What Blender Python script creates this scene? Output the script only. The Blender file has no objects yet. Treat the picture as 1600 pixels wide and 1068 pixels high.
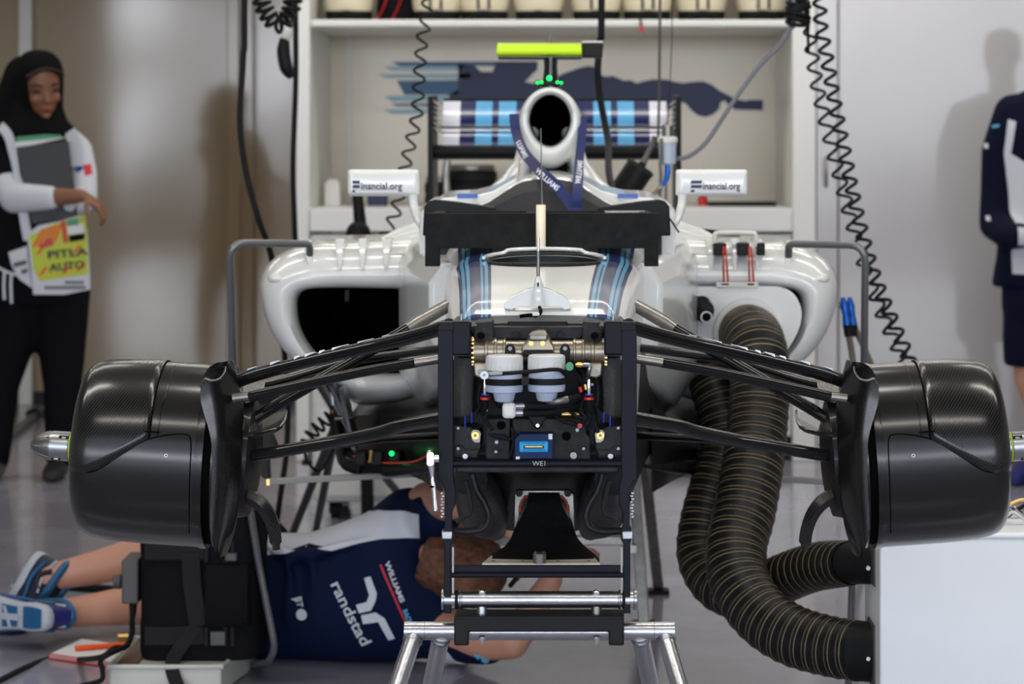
import bpy, bmesh, math, random
from mathutils import Vector, Matrix, Euler, noise
from mathutils.bvhtree import BVHTree
random.seed(7)
PI = math.pi
SC = bpy.context.scene
COL = SC.collection
# ------------------------------------------------------------ camera
FP = 4050.0            # focal length in pixels of the 1600 px wide frame
HX, HY, CX, CZ = 894.5, 222.0, 0.055, 1.28   # vanishing point in the frame, camera x and height
cam = bpy.data.objects.new('camera', bpy.data.cameras.new('camera')); COL.objects.link(cam)
cam.location = (CX, 0, CZ); cam.rotation_euler = (PI/2, 0, 0)
cd = cam.data; cd.sensor_width = 36; cd.lens = 36*FP/1600
cd.shift_x = -(HX-800)/1600; cd.shift_y = -(534-HY)/1600
cd.clip_start = 0.05; cd.clip_end = 100
cd.dof.use_dof = True; cd.dof.focus_distance = 4.32; cd.dof.aperture_fstop = 7.0
SC.camera = cam
SC.view_settings.view_transform = 'Standard'; SC.view_settings.look = 'None'
SC.view_settings.gamma = 1; SC.view_settings.use_curve_mapping = False
SC.view_settings.exposure = 0.0
# ------------------------------------------------------------ daylight through the open garage front
W = bpy.data.worlds.new('daylight'); SC.world = W; W.use_nodes = True
wn = W.node_tree; wbg = wn.nodes['Background']
wtc = wn.nodes.new('ShaderNodeTexCoord'); wsp = wn.nodes.new('ShaderNodeSeparateXYZ'); wn.links.new(wtc.outputs['Generated'], wsp.inputs[0])
wr = wn.nodes.new('ShaderNodeValToRGB'); wr.color_ramp.interpolation = 'EASE'      # dark apron, bright pit lane, milder sky
wel = wn.nodes.new('ShaderNodeMath'); wel.operation = 'MULTIPLY_ADD'; wn.links.new(wsp.outputs['Z'], wel.inputs[0]); wel.inputs[1].default_value = .5; wel.inputs[2].default_value = .5
wn.links.new(wel.outputs[0], wr.inputs['Fac'])
els = wr.color_ramp.elements; els[0].position = 0; els[0].color = (.10,.11,.12,1); els[1].position = .485; els[1].color = (.14,.155,.18,1)
for p_, c_ in ((.50,(.68,.73,.82)),(.53,(.87,.92,1.0)),(.58,(.56,.62,.74)),(.75,(.42,.50,.66)),(1,(.36,.45,.62))):
    e_ = els.new(p_); e_.color = (*c_, 1)
wnz = wn.nodes.new('ShaderNodeTexNoise'); wnz.inputs['Scale'].default_value = 24; wnz.inputs['Detail'].default_value = 3; wn.links.new(wtc.outputs['Generated'], wnz.inputs['Vector'])
wth = wn.nodes.new('ShaderNodeMapRange'); wth.inputs['From Min'].default_value = .59; wth.inputs['From Max'].default_value = .64; wth.inputs['To Min'].default_value = 0; wth.inputs['To Max'].default_value = 10.0
wn.links.new(wnz.outputs['Fac'], wth.inputs['Value'])
wlo = wn.nodes.new('ShaderNodeMapRange'); wlo.inputs['From Min'].default_value = -.045; wlo.inputs['From Max'].default_value = -.02; wn.links.new(wsp.outputs['Z'], wlo.inputs['Value'])
whi = wn.nodes.new('ShaderNodeMapRange'); whi.inputs['From Min'].default_value = .16; whi.inputs['From Max'].default_value = .10; wn.links.new(wsp.outputs['Z'], whi.inputs['Value'])
wm1 = wn.nodes.new('ShaderNodeMath'); wm1.operation = 'MULTIPLY'; wn.links.new(wlo.outputs[0], wm1.inputs[0]); wn.links.new(whi.outputs[0], wm1.inputs[1])
wm2 = wn.nodes.new('ShaderNodeMath'); wm2.operation = 'MULTIPLY'; wn.links.new(wm1.outputs[0], wm2.inputs[0]); wn.links.new(wth.outputs[0], wm2.inputs[1])
wad = wn.nodes.new('ShaderNodeMath'); wad.operation = 'MULTIPLY_ADD'; 
wb1 = wn.nodes.new('ShaderNodeMapRange'); wb1.inputs['From Min'].default_value = -.015; wb1.inputs['From Max'].default_value = .0; wn.links.new(wsp.outputs['Z'], wb1.inputs['Value'])
wb2 = wn.nodes.new('ShaderNodeMapRange'); wb2.inputs['From Min'].default_value = .13; wb2.inputs['From Max'].default_value = .08; wn.links.new(wsp.outputs['Z'], wb2.inputs['Value'])
wb3 = wn.nodes.new('ShaderNodeMath'); wb3.operation = 'MULTIPLY'; wn.links.new(wb1.outputs[0], wb3.inputs[0]); wn.links.new(wb2.outputs[0], wb3.inputs[1])
wb4 = wn.nodes.new('ShaderNodeMath'); wb4.operation = 'MULTIPLY_ADD'; wn.links.new(wb3.outputs[0], wb4.inputs[0]); wb4.inputs[1].default_value = 2.8; wn.links.new(wm2.outputs[0], wb4.inputs[2])
wn.links.new(wb4.outputs[0], wad.inputs[0]); wad.inputs[1].default_value = 2.1; wad.inputs[2].default_value = 2.1
wn.links.new(wr.outputs['Color'], wbg.inputs[0]); wn.links.new(wad.outputs[0], wbg.inputs[1])
def lamp(name, loc, rot, sx, sy, power, col=(1,1,1)):
    l = bpy.data.lights.new(name, 'AREA'); l.shape = 'RECTANGLE'; l.size = sx; l.size_y = sy
    l.energy = power; l.color = col
    o = bpy.data.objects.new(name, l); COL.objects.link(o); o.location = loc; o.rotation_euler = rot
    return o
TUBES = [(-.95,2.6),(.95,2.6),(0.0,4.6),(-1.9,4.6),(1.9,4.6),(0.0,6.2),(-1.9,6.6),(1.9,6.6),(-.85,8.2),(.85,8.2),(-2.9,9.9),(2.6,9.4),(-.85,9.9),(.85,9.9)]
for tx, ty in TUBES:
    lamp('ceiling_lamp_light', (tx, ty, 2.60), (0,0,0), 1.5, 0.12, 15 if ty < 5 else (8 if ty < 8 else 10), (1.0,0.95,0.88))
# ------------------------------------------------------------ helpers
def P(px, py, d):
    return Vector((CX+(px-HX)*d/FP, d, CZ-(py-HY)*d/FP))
def FL(px, py):                       # the point of the floor seen at this place of the frame
    d = FP*CZ/(py-HY); return Vector((CX+(px-HX)*d/FP, d, 0))
def lin(c):
    return tuple((v/12.92 if v <= .04045 else ((v+.055)/1.055)**2.4) for v in c)
def rgb(r, g, b): return lin((r/255, g/255, b/255))
MATS = {}
def mat(name, col, rough=.5, metal=0, coat=0, emit=None, es=0, spec=.5, trans=0, bump=0, bscale=40, var=0, vscale=6, alpha=1, sss=0):
    m = bpy.data.materials.new(name); m.use_nodes = True; MATS[name] = m
    nt = m.node_tree; b = nt.nodes['Principled BSDF']
    b.inputs['Base Color'].default_value = (*col, 1); b.inputs['Roughness'].default_value = rough
    b.inputs['Metallic'].default_value = metal; b.inputs['Coat Weight'].default_value = coat
    b.inputs['Coat Roughness'].default_value = .06
    b.inputs['Specular IOR Level'].default_value = spec
    b.inputs['Transmission Weight'].default_value = trans
    if emit: b.inputs['Emission Color'].default_value = (*emit, 1); b.inputs['Emission Strength'].default_value = es
    if sss: b.inputs['Subsurface Weight'].default_value = sss; b.inputs['Subsurface Scale'].default_value = .01
    tc = nt.nodes.new('ShaderNodeTexCoord')
    if bump:
        n = nt.nodes.new('ShaderNodeTexNoise'); n.inputs['Scale'].default_value = bscale; n.inputs['Detail'].default_value = 4
        bp = nt.nodes.new('ShaderNodeBump'); bp.inputs['Strength'].default_value = bump; bp.inputs['Distance'].default_value = .01
        nt.links.new(tc.outputs['Object'], n.inputs['Vector']); nt.links.new(n.outputs['Fac'], bp.inputs['Height'])
        nt.links.new(bp.outputs['Normal'], b.inputs['Normal'])
    if var:
        n = nt.nodes.new('ShaderNodeTexNoise'); n.inputs['Scale'].default_value = vscale; n.inputs['Detail'].default_value = 5
        r = nt.nodes.new('ShaderNodeValToRGB')
        r.color_ramp.elements[0].position = .3; r.color_ramp.elements[1].position = .7
        r.color_ramp.elements[0].color = (*[c*(1-var) for c in col], 1); r.color_ramp.elements[1].color = (*[min(1, c*(1+var)) for c in col], 1)
        nt.links.new(tc.outputs['Object'], n.inputs['Vector']); nt.links.new(n.outputs['Fac'], r.inputs['Fac'])
        nt.links.new(r.outputs['Color'], b.inputs['Base Color'])
    return m
def nodes_of(m): return m.node_tree, m.node_tree.nodes['Principled BSDF']
def math_node(nt, op, a, b=None, c=None):
    n = nt.nodes.new('ShaderNodeMath'); n.operation = op
    for i, v in enumerate((a, b, c)):
        if v is None: continue
        if isinstance(v, (int, float)): n.inputs[i].default_value = v
        else: nt.links.new(v, n.inputs[i])
    return n.outputs[0]
def ramp(nt, fac, stops, interp='CONSTANT'):
    r = nt.nodes.new('ShaderNodeValToRGB'); cr = r.color_ramp; cr.interpolation = interp
    while len(cr.elements) > 1: cr.elements.remove(cr.elements[-1])
    cr.elements[0].position = stops[0][0]; cr.elements[0].color = (*stops[0][1], 1)
    for p, c in stops[1:]:
        e = cr.elements.new(p); e.color = (*c, 1)
    nt.links.new(fac, r.inputs['Fac']); return r.outputs['Color']

# ---- materials
WHITE = rgb(222,224,222); NAVY = rgb(22,34,86); SKY = rgb(96,165,205)
mat('white_paint', WHITE, .22, coat=.6, var=.02, vscale=3)
mat('matt_white', rgb(215,215,210), .5)
mat('black_plastic', (.012,.012,.013), .42)
mat('black_foam', (.012,.0125,.0125), .75, bump=.10, bscale=320, var=.25, vscale=60)
mat('black_rubber', (.010,.010,.011), .55, bump=.1, bscale=60)
mat('black_fabric', (.008,.008,.010), .85, bump=.4, bscale=150)
mat('black_anodised', (.006,.007,.013), .32, coat=.0, var=.2, vscale=25)
mat('dark_composite', (.013,.013,.014), .38, coat=.1, bump=.15, bscale=90, var=.3, vscale=18)
mat('grey_composite', (.026,.027,.028), .5, bump=.15, bscale=160, var=.25, vscale=40)
mat('arm_carbon', (.007,.007,.007), .32, coat=.45, spec=.12)
mat('bronze_blade', (.030,.022,.014), .16, coat=.8)
mat('rail_grey', rgb(140,140,136), .5, var=.1)
mat('cheek_weave', (.05,.051,.052), .5, bump=.5, bscale=700, var=.3, vscale=300)
mat('grey_cover', (.045,.045,.047), .7, bump=.2, bscale=60, var=.15)
mat('hole_black', (.002,.002,.002), .9)
mat('steel', (.36,.37,.385), .34, metal=1, var=.12, vscale=20)
mat('brushed_steel', (.50,.51,.53), .30, metal=1, bump=.05, bscale=80, var=.15, vscale=9)
mat('chrome', (.8,.8,.82), .08, metal=1)
mat('dull_metal', (.25,.24,.22), .38, metal=1, var=.2, vscale=30)
mat('rack_metal', (.30,.26,.20), .35, metal=.9, var=.15, vscale=40)
mat('brass', (.75,.50,.18), .3, metal=1)
mat('navy_box', rgb(34,48,84), .4)
mat('cyan_plastic', rgb(0,150,215), .4)
mat('reservoir_plastic', rgb(205,207,206), .35, sss=.2, var=.05)
mat('blue_fluid_plastic', rgb(170,180,200), .25, sss=.2)
mat('blue_metal', rgb(20,95,190), .3, metal=.5)
mat('blue_tie', rgb(40,60,170), .4)
mat('red_ring', rgb(190,30,20), .4)
mat('red_strap', rgb(185,60,45), .6)
mat('yellow_green', rgb(200,240,20), .4, emit=rgb(200,240,20), es=0)
mat('green_led', (.0,.3,.05), .4, emit=(.0,1,.10), es=4)
mat('navy_print', rgb(20,30,75), .5)
mat('light_print', rgb(225,230,240), .5)
mat('lanyard_fabric', rgb(24,36,92), .7)
mat('shirt_navy', rgb(10,22,52), .75, bump=.25, bscale=7, var=.12, vscale=4)
mat('shirt_dark', rgb(9,14,38), .8, bump=.2, bscale=8)
mat('shirt_white', rgb(205,208,216), .75, bump=.2, bscale=7)
mat('red_print', rgb(200,30,50), .6)
mat('sky_print', rgb(90,170,210), .6)
mat('skin_light', rgb(192,140,117), .5, sss=.15, var=.06, vscale=14)
mat('skin_tan', rgb(132,86,62), .5, sss=.1, var=.05, vscale=10)
mat('hair_brown', rgb(98,62,42), .7, bump=.8, bscale=60, var=.5, vscale=40)
mat('hijab', (.006,.006,.007), .85, bump=.3, bscale=12)
mat('black_cloth', (.007,.007,.009), .85, bump=.3, bscale=14)
mat('eye_dark', (.012,.008,.006), .4)
mat('brow', (.02,.012,.008), .7)
mat('lips', rgb(135,60,55), .45)
mat('folder_black', (.035,.035,.038), .55)
mat('green_card', rgb(90,190,110), .6)
mat('paper', rgb(225,225,225), .7)
mat('shoe_blue', rgb(28,34,110), .55, bump=.3, bscale=90, var=.3, vscale=30)
mat('shoe_dark', rgb(20,24,52), .55)
mat('shoe_teal', rgb(18,84,128), .5)
mat('shoe_white', rgb(170,176,185), .5)
mat('shoe_black', (.01,.01,.012), .6)
mat('orange', rgb(240,85,15), .4)
mat('brown_board', rgb(92,72,52), .45)
mat('cream_helmet', rgb(228,218,190), .25, coat=.5)
mat('cream_trim', rgb(235,225,200), .5)
mat('tan_line', rgb(165,140,95), .6)
mat('grey_hose', rgb(120,120,130), .6, bump=.5, bscale=300)
mat('shelf_white', rgb(222,222,218), .35)
mat('lens_black', (.01,.01,.012), .1)
mat('clear_jar', rgb(215,220,225), .15, alpha=1)
mat('lamp_diffuser', (1,1,1), .5, emit=(1,.95,.85), es=1.5)

def stripes_mat(name, use_uv, stops, lo, hi, interp='CONSTANT', rough=.2, metal=0):
    m = mat(name, WHITE, rough+.08, coat=.3); nt, b = nodes_of(m)
    tc = nt.nodes.new('ShaderNodeTexCoord'); sp = nt.nodes.new('ShaderNodeSeparateXYZ')
    nt.links.new(tc.outputs['UV' if use_uv else 'Object'], sp.inputs[0])
    f = math_node(nt, 'DIVIDE', math_node(nt, 'ABSOLUTE', sp.outputs['X']), hi)
    nt.links.new(ramp(nt, f, stops), b.inputs['Base Color']); return m
stripes_mat('tub_livery', True, [(0,WHITE),(.525,NAVY),(.555,SKY),(.59,NAVY),(.61,SKY),(.635,NAVY),(.75,SKY),(.785,NAVY),(.80,SKY),(.83,NAVY),(.865,WHITE)], 0, 1)
SKYW = rgb(95,175,225)
stripes_mat('wing_livery', False, [(0,NAVY),(.12/.4,SKYW),(.174/.4,NAVY),(.194/.4,SKYW),(.246/.4,NAVY),(.294/.4,rgb(228,230,242))], 0, .4)

def carbon(name, scale, dirv, c0=.008, c1=.035, rough=.27):
    m = mat(name, (.02,.02,.02), rough, coat=.75, spec=.12); m.node_tree.nodes['Principled BSDF'].inputs['Coat Roughness'].default_value = .19; nt, b = nodes_of(m)
    tc = nt.nodes.new('ShaderNodeTexCoord'); sp = nt.nodes.new('ShaderNodeSeparateXYZ'); nt.links.new(tc.outputs['Object'], sp.inputs[0])
    a = math_node(nt, 'ADD', math_node(nt, 'MULTIPLY', sp.outputs['X'], dirv[0]), math_node(nt, 'MULTIPLY', sp.outputs['Z'], dirv[1]))
    s = math_node(nt, 'SINE', math_node(nt, 'MULTIPLY', a, scale))
    s = math_node(nt, 'MULTIPLY_ADD', s, .5, .5)
    n = nt.nodes.new('ShaderNodeTexNoise'); n.inputs['Scale'].default_value = 9; nt.links.new(tc.outputs['Object'], n.inputs['Vector'])
    nt.links.new(ramp(nt, s, [(0,(c0,c0,c0)),(1,(c1,c1*.96,c1*.92))], 'LINEAR'), b.inputs['Base Color'])
    r = math_node(nt, 'MULTIPLY_ADD', n.outputs['Fac'], .22, rough-.1); r2 = math_node(nt, 'MULTIPLY_ADD', s, .10, r)
    nt.links.new(r2, b.inputs['Roughness']); return m
carbon('carbon_coarse', 1150, (1,-.75), .003, .018)
carbon('carbon_fine', 1700, (1,-.9), .003, .014, .30)
carbon('carbon_plain', 3000, (1,.8), .004, .009, .2)
carbon('carbon_bronze', 1400, (1,.3), .02, .07, .2)

for k_ in ('black_plastic','black_foam','black_rubber','black_fabric','dark_composite','grey_composite','grey_cover','hole_black','navy_box','shirt_dark','shirt_navy','hijab','black_cloth','black_anodised'):
    MATS[k_].node_tree.nodes['Principled BSDF'].inputs['Specular IOR Level'].default_value = .13 if k_ not in ('hole_black','hijab','black_cloth','black_fabric') else .06
# ---- mesh building
class MB:
    def __init__(s): s.v = []; s.f = []; s.uv = {}
    def add(s, verts, faces, uvs=None):
        o = len(s.v); s.v += [tuple(v) for v in verts]
        for k, f in enumerate(faces):
            if uvs: s.uv[len(s.f)] = uvs[k]
            s.f.append(tuple(i+o for i in f))
    def box(s, x0, x1, y0, y1, z0, z1, M=None):
        vs = [Vector((x, y, z)) for x in (x0,x1) for y in (y0,y1) for z in (z0,z1)]
        if M: vs = [M @ v for v in vs]
        s.add(vs, [(0,1,3,2),(4,6,7,5),(0,4,5,1),(2,3,7,6),(0,2,6,4),(1,5,7,3)]); return s
    def bar(s, a, b, w, h, up=(0,0,1)):
        a, b = Vector(a), Vector(b); t = (b-a).normalized(); u = Vector(up); sd = t.cross(u).normalized(); u = sd.cross(t).normalized()
        vs = [c+sd*i*w/2+u*j*h/2 for c in (a,b) for i in (-1,1) for j in (-1,1)]
        s.add(vs, [(0,1,3,2),(4,6,7,5),(0,4,5,1),(2,3,7,6),(0,2,6,4),(1,5,7,3)]); return s
    def rings(s, rs, cap0=True, cap1=True, closed=True, loop=False):
        n = len(rs[0]); vs = [p for r in rs for p in r]; fs = []; uv = []; L = [0]
        for i in range(1, len(rs)): L.append(L[-1]+(sum((Vector(p) for p in rs[i]), Vector())/n-sum((Vector(p) for p in rs[i-1]), Vector())/n).length)
        m = len(rs)
        for i in range(m if loop else m-1):
            for j in range(n if closed else n-1):
                k = (j+1) % n; i2 = (i+1) % m
                fs.append((i*n+j, i*n+k, i2*n+k, i2*n+j))
                l2 = L[i2] if i2 else L[-1]
                uv.append(((j/n, L[i]), ((j+1)/n, L[i]), ((j+1)/n, l2), (j/n, l2)))
        if closed and not loop:
            if cap0: fs.append(tuple(reversed(range(n)))); uv.append(((0,L[0]),)*n)
            if cap1: fs.append(tuple((m-1)*n+j for j in range(n))); uv.append(((0,L[-1]),)*n)
        s.add(vs, fs, uv); return s
    def tube(s, pts, r, n=12, smooth=0, flat=1.0, up=(0,0,1), cap=True, loop=False):
        pts = [Vector(p) for p in pts]
        rr = r if isinstance(r, (list, tuple)) else [r]*len(pts)
        if smooth: pts, rr = spline(pts, rr, smooth, loop)
        m = len(pts); rs = []
        t0 = (pts[1]-pts[0]).normalized(); u = Vector(up)
        if abs(t0.dot(u)) > .95: u = Vector((0,1,0)) if abs(t0.y) < .9 else Vector((1,0,0))
        nrm = (u - t0*u.dot(t0)).normalized()
        for i in range(m):
            if loop: t = (pts[(i+1) % m]-pts[i-1]).normalized()
            else: t = (pts[min(i+1, m-1)]-pts[max(i-1, 0)]).normalized()
            nrm = (nrm - t*nrm.dot(t)).normalized(); bn = t.cross(nrm)
            rs.append([pts[i]+bn*(math.cos(a)*rr[i])+nrm*(math.sin(a)*rr[i]*flat) for a in (2*PI*k/n for k in range(n))])
        return s.rings(rs, cap, cap, loop=loop)
    def lathe(s, prof, origin=(0,0,0), axis='Z', n=32, M=None, cap=True):
        o = Vector(origin); rs = []
        for h, r in prof:
            ring = []
            for k in range(n):
                a = 2*PI*k/n; c, d = r*math.cos(a), r*math.sin(a)
                v = Vector((c,d,h)) if axis == 'Z' else (Vector((h,c,d)) if axis == 'X' else Vector((d,h,c)))
                if M: v = M @ v
                ring.append(v+o)
            rs.append(ring)
        return s.rings(rs, cap, cap)
    def prism(s, poly, d0, d1, plane='XZ', M=None):
        n = len(poly)
        def mk(p, d): 
            v = Vector((p[0], d, p[1])) if plane == 'XZ' else (Vector((p[0], p[1], d)) if plane == 'XY' else Vector((d, p[0], p[1])))
            return M @ v if M else v
        s.add([mk(p, d0) for p in poly]+[mk(p, d1) for p in poly],
              [tuple(range(n)), tuple(reversed(range(n, 2*n)))]+[(i, (i+1) % n, n+(i+1) % n, n+i)[::-1] for i in range(n)]); return s
    def ell(s, c, r, M=None, n=24, m=14):
        c = Vector(c); rs = []
        for i in range(1, m):
            a = PI*i/m; rs.append([(c+(M@v if M else v)) for v in (Vector((r[0]*math.sin(a)*math.cos(b), r[1]*math.sin(a)*math.sin(b), -r[2]*math.cos(a))) for b in (2*PI*k/n for k in range(n)))])
        return s.rings(rs)
    def mesh(s, name):
        me = bpy.data.meshes.new(name); me.from_pydata(s.v, [], s.f); me.update()
        if s.uv:
            ul = me.uv_layers.new(name='UVMap')
            for fi, u in s.uv.items():
                p = me.polygons[fi]
                for k, li in enumerate(p.loop_indices): ul.data[li].uv = u[k]
        return me
def spline(pts, rr, k, loop=False):
    out, ro = [], []; n = len(pts)
    rng = range(n) if loop else range(n-1)
    for i in rng:
        if loop: p0, p1, p2, p3 = pts[i-1], pts[i], pts[(i+1) % n], pts[(i+2) % n]; r1, r2 = rr[i], rr[(i+1) % n]
        else: p0, p1, p2, p3 = pts[max(i-1,0)], pts[i], pts[i+1], pts[min(i+2,n-1)]; r1, r2 = rr[i], rr[i+1]
        for j in range(k):
            t = j/k; t2, t3 = t*t, t*t*t
            out.append(.5*((2*p1)+(p2-p0)*t+(2*p0-5*p1+4*p2-p3)*t2+(3*p1-p0-3*p2+p3)*t3)); ro.append(r1+(r2-r1)*(t*t*(3-2*t)))
    if not loop: out.append(pts[-1]); ro.append(rr[-1])
    return out, ro
def rootloc(o):
    v = Vector((0,0,0))
    while o: v += o.location; o = o.parent
    return v
def link(name, me, m=None, parent=None, bev=0, smooth=35, recalc=True):
    if parent is not None:
        me.transform(Matrix.Translation(-rootloc(parent)))
    if recalc:
        bm = bmesh.new(); bm.from_mesh(me); bmesh.ops.recalc_face_normals(bm, faces=bm.faces); bm.to_mesh(me); bm.free()
    me.shade_smooth()
    if smooth < 180: me.set_sharp_from_angle(angle=math.radians(smooth))
    o = bpy.data.objects.new(name, me); COL.objects.link(o)
    if m is not None: me.materials.append(MATS[m] if isinstance(m, str) else m)
    if parent is not None: o.parent = parent
    if bev:
        b = o.modifiers.new('bevel', 'BEVEL'); b.width = bev; b.segments = 3; b.limit_method = 'ANGLE'; b.angle_limit = math.radians(40); b.harden_normals = False
    return o
def obj(name, mb, m, parent=None, bev=0, smooth=35): return link(name, mb.mesh(name), m, parent, bev, smooth)
def centre(o):                        # put the origin of a single-mesh thing at its base
    me = o.data; xs = [v.co for v in me.vertices]
    c = Vector(((min(v.x for v in xs)+max(v.x for v in xs))/2, (min(v.y for v in xs)+max(v.y for v in xs))/2, min(v.z for v in xs)))
    me.transform(Matrix.Translation(-c)); o.location = o.location+c; return o
def tag(o, label=None, cat=None, group=None, kind=None):
    if label: o['label'] = label
    if cat: o['category'] = cat
    if group: o['group'] = group
    if kind: o['kind'] = kind
    return o
def thing(name, label, cat, loc=(0,0,0), group=None):
    o = bpy.data.objects.new(name, None); COL.objects.link(o); o.location = loc; o.empty_display_size = .05
    return tag(o, label, cat, group)
def struct(name, mb, m, bev=0): return tag(centre(obj(name, mb, m, None, bev)), kind='structure')
def baked(o):                         # evaluated copy of the mesh with its modifiers applied
    dg = bpy.context.evaluated_depsgraph_get(); me = bpy.data.meshes.new_from_object(o.evaluated_get(dg)); return me
def cut(o, cutter):
    md = o.modifiers.new('cut', 'BOOLEAN'); md.operation = 'DIFFERENCE'; md.object = cutter; md.solver = 'EXACT'
    me = baked(o); o.modifiers.clear(); o.data = me; bpy.data.objects.remove(cutter); me.set_sharp_from_angle(angle=math.radians(35)); return o
def blob(mb, voxel, smooth=6, name='body'):     # melt overlapping shapes into one continuous skin
    me = mb.mesh(name); o = bpy.data.objects.new('tmp', me); COL.objects.link(o)
    r = o.modifiers.new('r', 'REMESH'); r.mode = 'VOXEL'; r.voxel_size = voxel
    s = o.modifiers.new('s', 'SMOOTH'); s.factor = .6; s.iterations = smooth
    out = baked(o); bpy.data.objects.remove(o); out.materials.clear(); out.name = name; return out
def chain(mb, pts, n=16):             # pts: (point, radius) or (point, (rx, ry, rz)) ; tapered capsule chain
    for (a, ra), (b, rb) in zip(pts[:-1], pts[1:]):
        a, b = Vector(a), Vector(b)
        mb.tube([a, b], [ra, rb], n)
    for a, ra in pts: mb.ell(a, (ra, ra, ra), n=16, m=10)
    return mb
def loftbody(mb, secs, n=28):         # secs: (centre, u radius, w radius, u axis, w axis)
    rs = []
    for c, ru, rw, u, w in secs:
        c = Vector(c); u = Vector(u).normalized(); w = Vector(w).normalized()
        rs.append([c+u*(ru*math.copysign(abs(math.cos(a))**.85, math.cos(a)))+w*(rw*math.copysign(abs(math.sin(a))**.85, math.sin(a))) for a in (2*PI*k/n for k in range(n))])
    return mb.rings(rs)
def text_mesh(body, size, shear=0, extr=0, bold=0, space=1):
    c = bpy.data.curves.new('txt', 'FONT'); c.body = body; c.size = size; c.shear = shear; c.extrude = extr; c.offset = bold; c.space_character = space
    c.resolution_u = 3; c.align_x = 'CENTER'; c.align_y = 'CENTER'
    o = bpy.data.objects.new('txt', c); COL.objects.link(o); bpy.context.view_layer.update()
    me = bpy.data.meshes.new_from_object(o); bpy.data.objects.remove(o); me.materials.clear(); return me
def frame(o, u, v):                   # matrix: x->u, y->v, z->u x v
    u = Vector(u).normalized(); v = Vector(v); v = (v-u*v.dot(u)).normalized(); w = u.cross(v)
    return Matrix(((u.x,v.x,w.x,o[0]),(u.y,v.y,w.y,o[1]),(u.z,v.z,w.z,o[2]),(0,0,0,1)))
def text(name, body, size, org, u, v, m, parent=None, shear=0, bold=0, extr=.0006, space=1, width=None):
    me = text_mesh(body, size, shear, extr, bold, space)
    if width:
        xs = [q.co.x for q in me.vertices]; k = width/(max(xs)-min(xs)); me.transform(Matrix.Diagonal((k,1,1,1)))
    me.transform(frame(org, u, v)); return link(name, me, m, parent, smooth=30)
def decal(name, me_or_poly, org, u, v, ray, targets, m, parent, cell=.012, off=.0022):
    if isinstance(me_or_poly, list):
        bm = bmesh.new(); bm.faces.new([bm.verts.new((p[0], p[1], 0)) for p in me_or_poly])
    else:
        bm = bmesh.new(); bm.from_mesh(me_or_poly)
    bmesh.ops.triangulate(bm, faces=bm.faces)
    xs = [q.co.x for q in bm.verts]; ys = [q.co.y for q in bm.verts]
    for ax, lo, hi in ((0, min(xs), max(xs)), (1, min(ys), max(ys))):
        k = 1
        while lo+k*cell < hi:
            co = Vector((0,0,0)); co[ax] = lo+k*cell; no = Vector((0,0,0)); no[ax] = 1
            bmesh.ops.bisect_plane(bm, geom=bm.verts[:]+bm.edges[:]+bm.faces[:], plane_co=co, plane_no=no); k += 1
    M = frame(org, u, v); ray = Vector(ray).normalized(); trees = []
    for t in targets:
        tb = bmesh.new(); tb.from_mesh(t.data); tb.transform(Matrix.Translation(rootloc(t))); trees.append(BVHTree.FromBMesh(tb)); tb.free()
    bad = []
    for q in bm.verts:
        w = M @ q.co; best = None
        for T in trees:
            h = T.ray_cast(w-ray*1.0, ray)
            if h[0] is not None and (best is None or (h[0]-w).dot(ray) < (best[0]-w).dot(ray)): best = h
        if best is None: bad.append(q)
        else:
            nn = best[1] if best[1].dot(ray) < 0 else -best[1]
            q.co = best[0]+nn*off
    bmesh.ops.delete(bm, geom=bad, context='VERTS')
    ex = bmesh.ops.solidify(bm, geom=bm.faces[:], thickness=-.0012)
    me = bpy.data.meshes.new(name); bm.to_mesh(me); bm.free()
    return link(name, me, m, parent, smooth=60)
def coil_pts(path, R, pitch, k=14, per=10, phase=0):
    pts, _ = spline([Vector(p) for p in path], [0]*len(path), 24)
    L = [0]
    for a, b in zip(pts[:-1], pts[1:]): L.append(L[-1]+(b-a).length)
    tot = L[-1]; n = int(tot/pitch*per); out = []; nrm = Vector((0,1,0)); j = 0
    for i in range(n+1):
        s = tot*i/n
        while j < len(L)-2 and L[j+1] < s: j += 1
        f = (s-L[j])/max(1e-9, L[j+1]-L[j]); p = pts[j].lerp(pts[j+1], f); t = (pts[j+1]-pts[j]).normalized()
        nrm = (nrm-t*nrm.dot(t)).normalized(); bn = t.cross(nrm); a = 2*PI*i/per+phase
        fade = min(1, i/6, (n-i)/6)
        out.append(p+(nrm*math.cos(a)+bn*math.sin(a))*R*fade)
    return out
def roundrect(x0, x1, z0, z1, r, k=5):
    out = []
    for cx, cz, a0 in ((x1-r,z1-r,0),(x0+r,z1-r,PI/2),(x0+r,z0+r,PI),(x1-r,z0+r,1.5*PI)):
        for i in range(k+1):
            a = a0+PI/2*i/k; out.append((cx+r*math.cos(a), cz+r*math.sin(a)))
    return out
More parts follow.
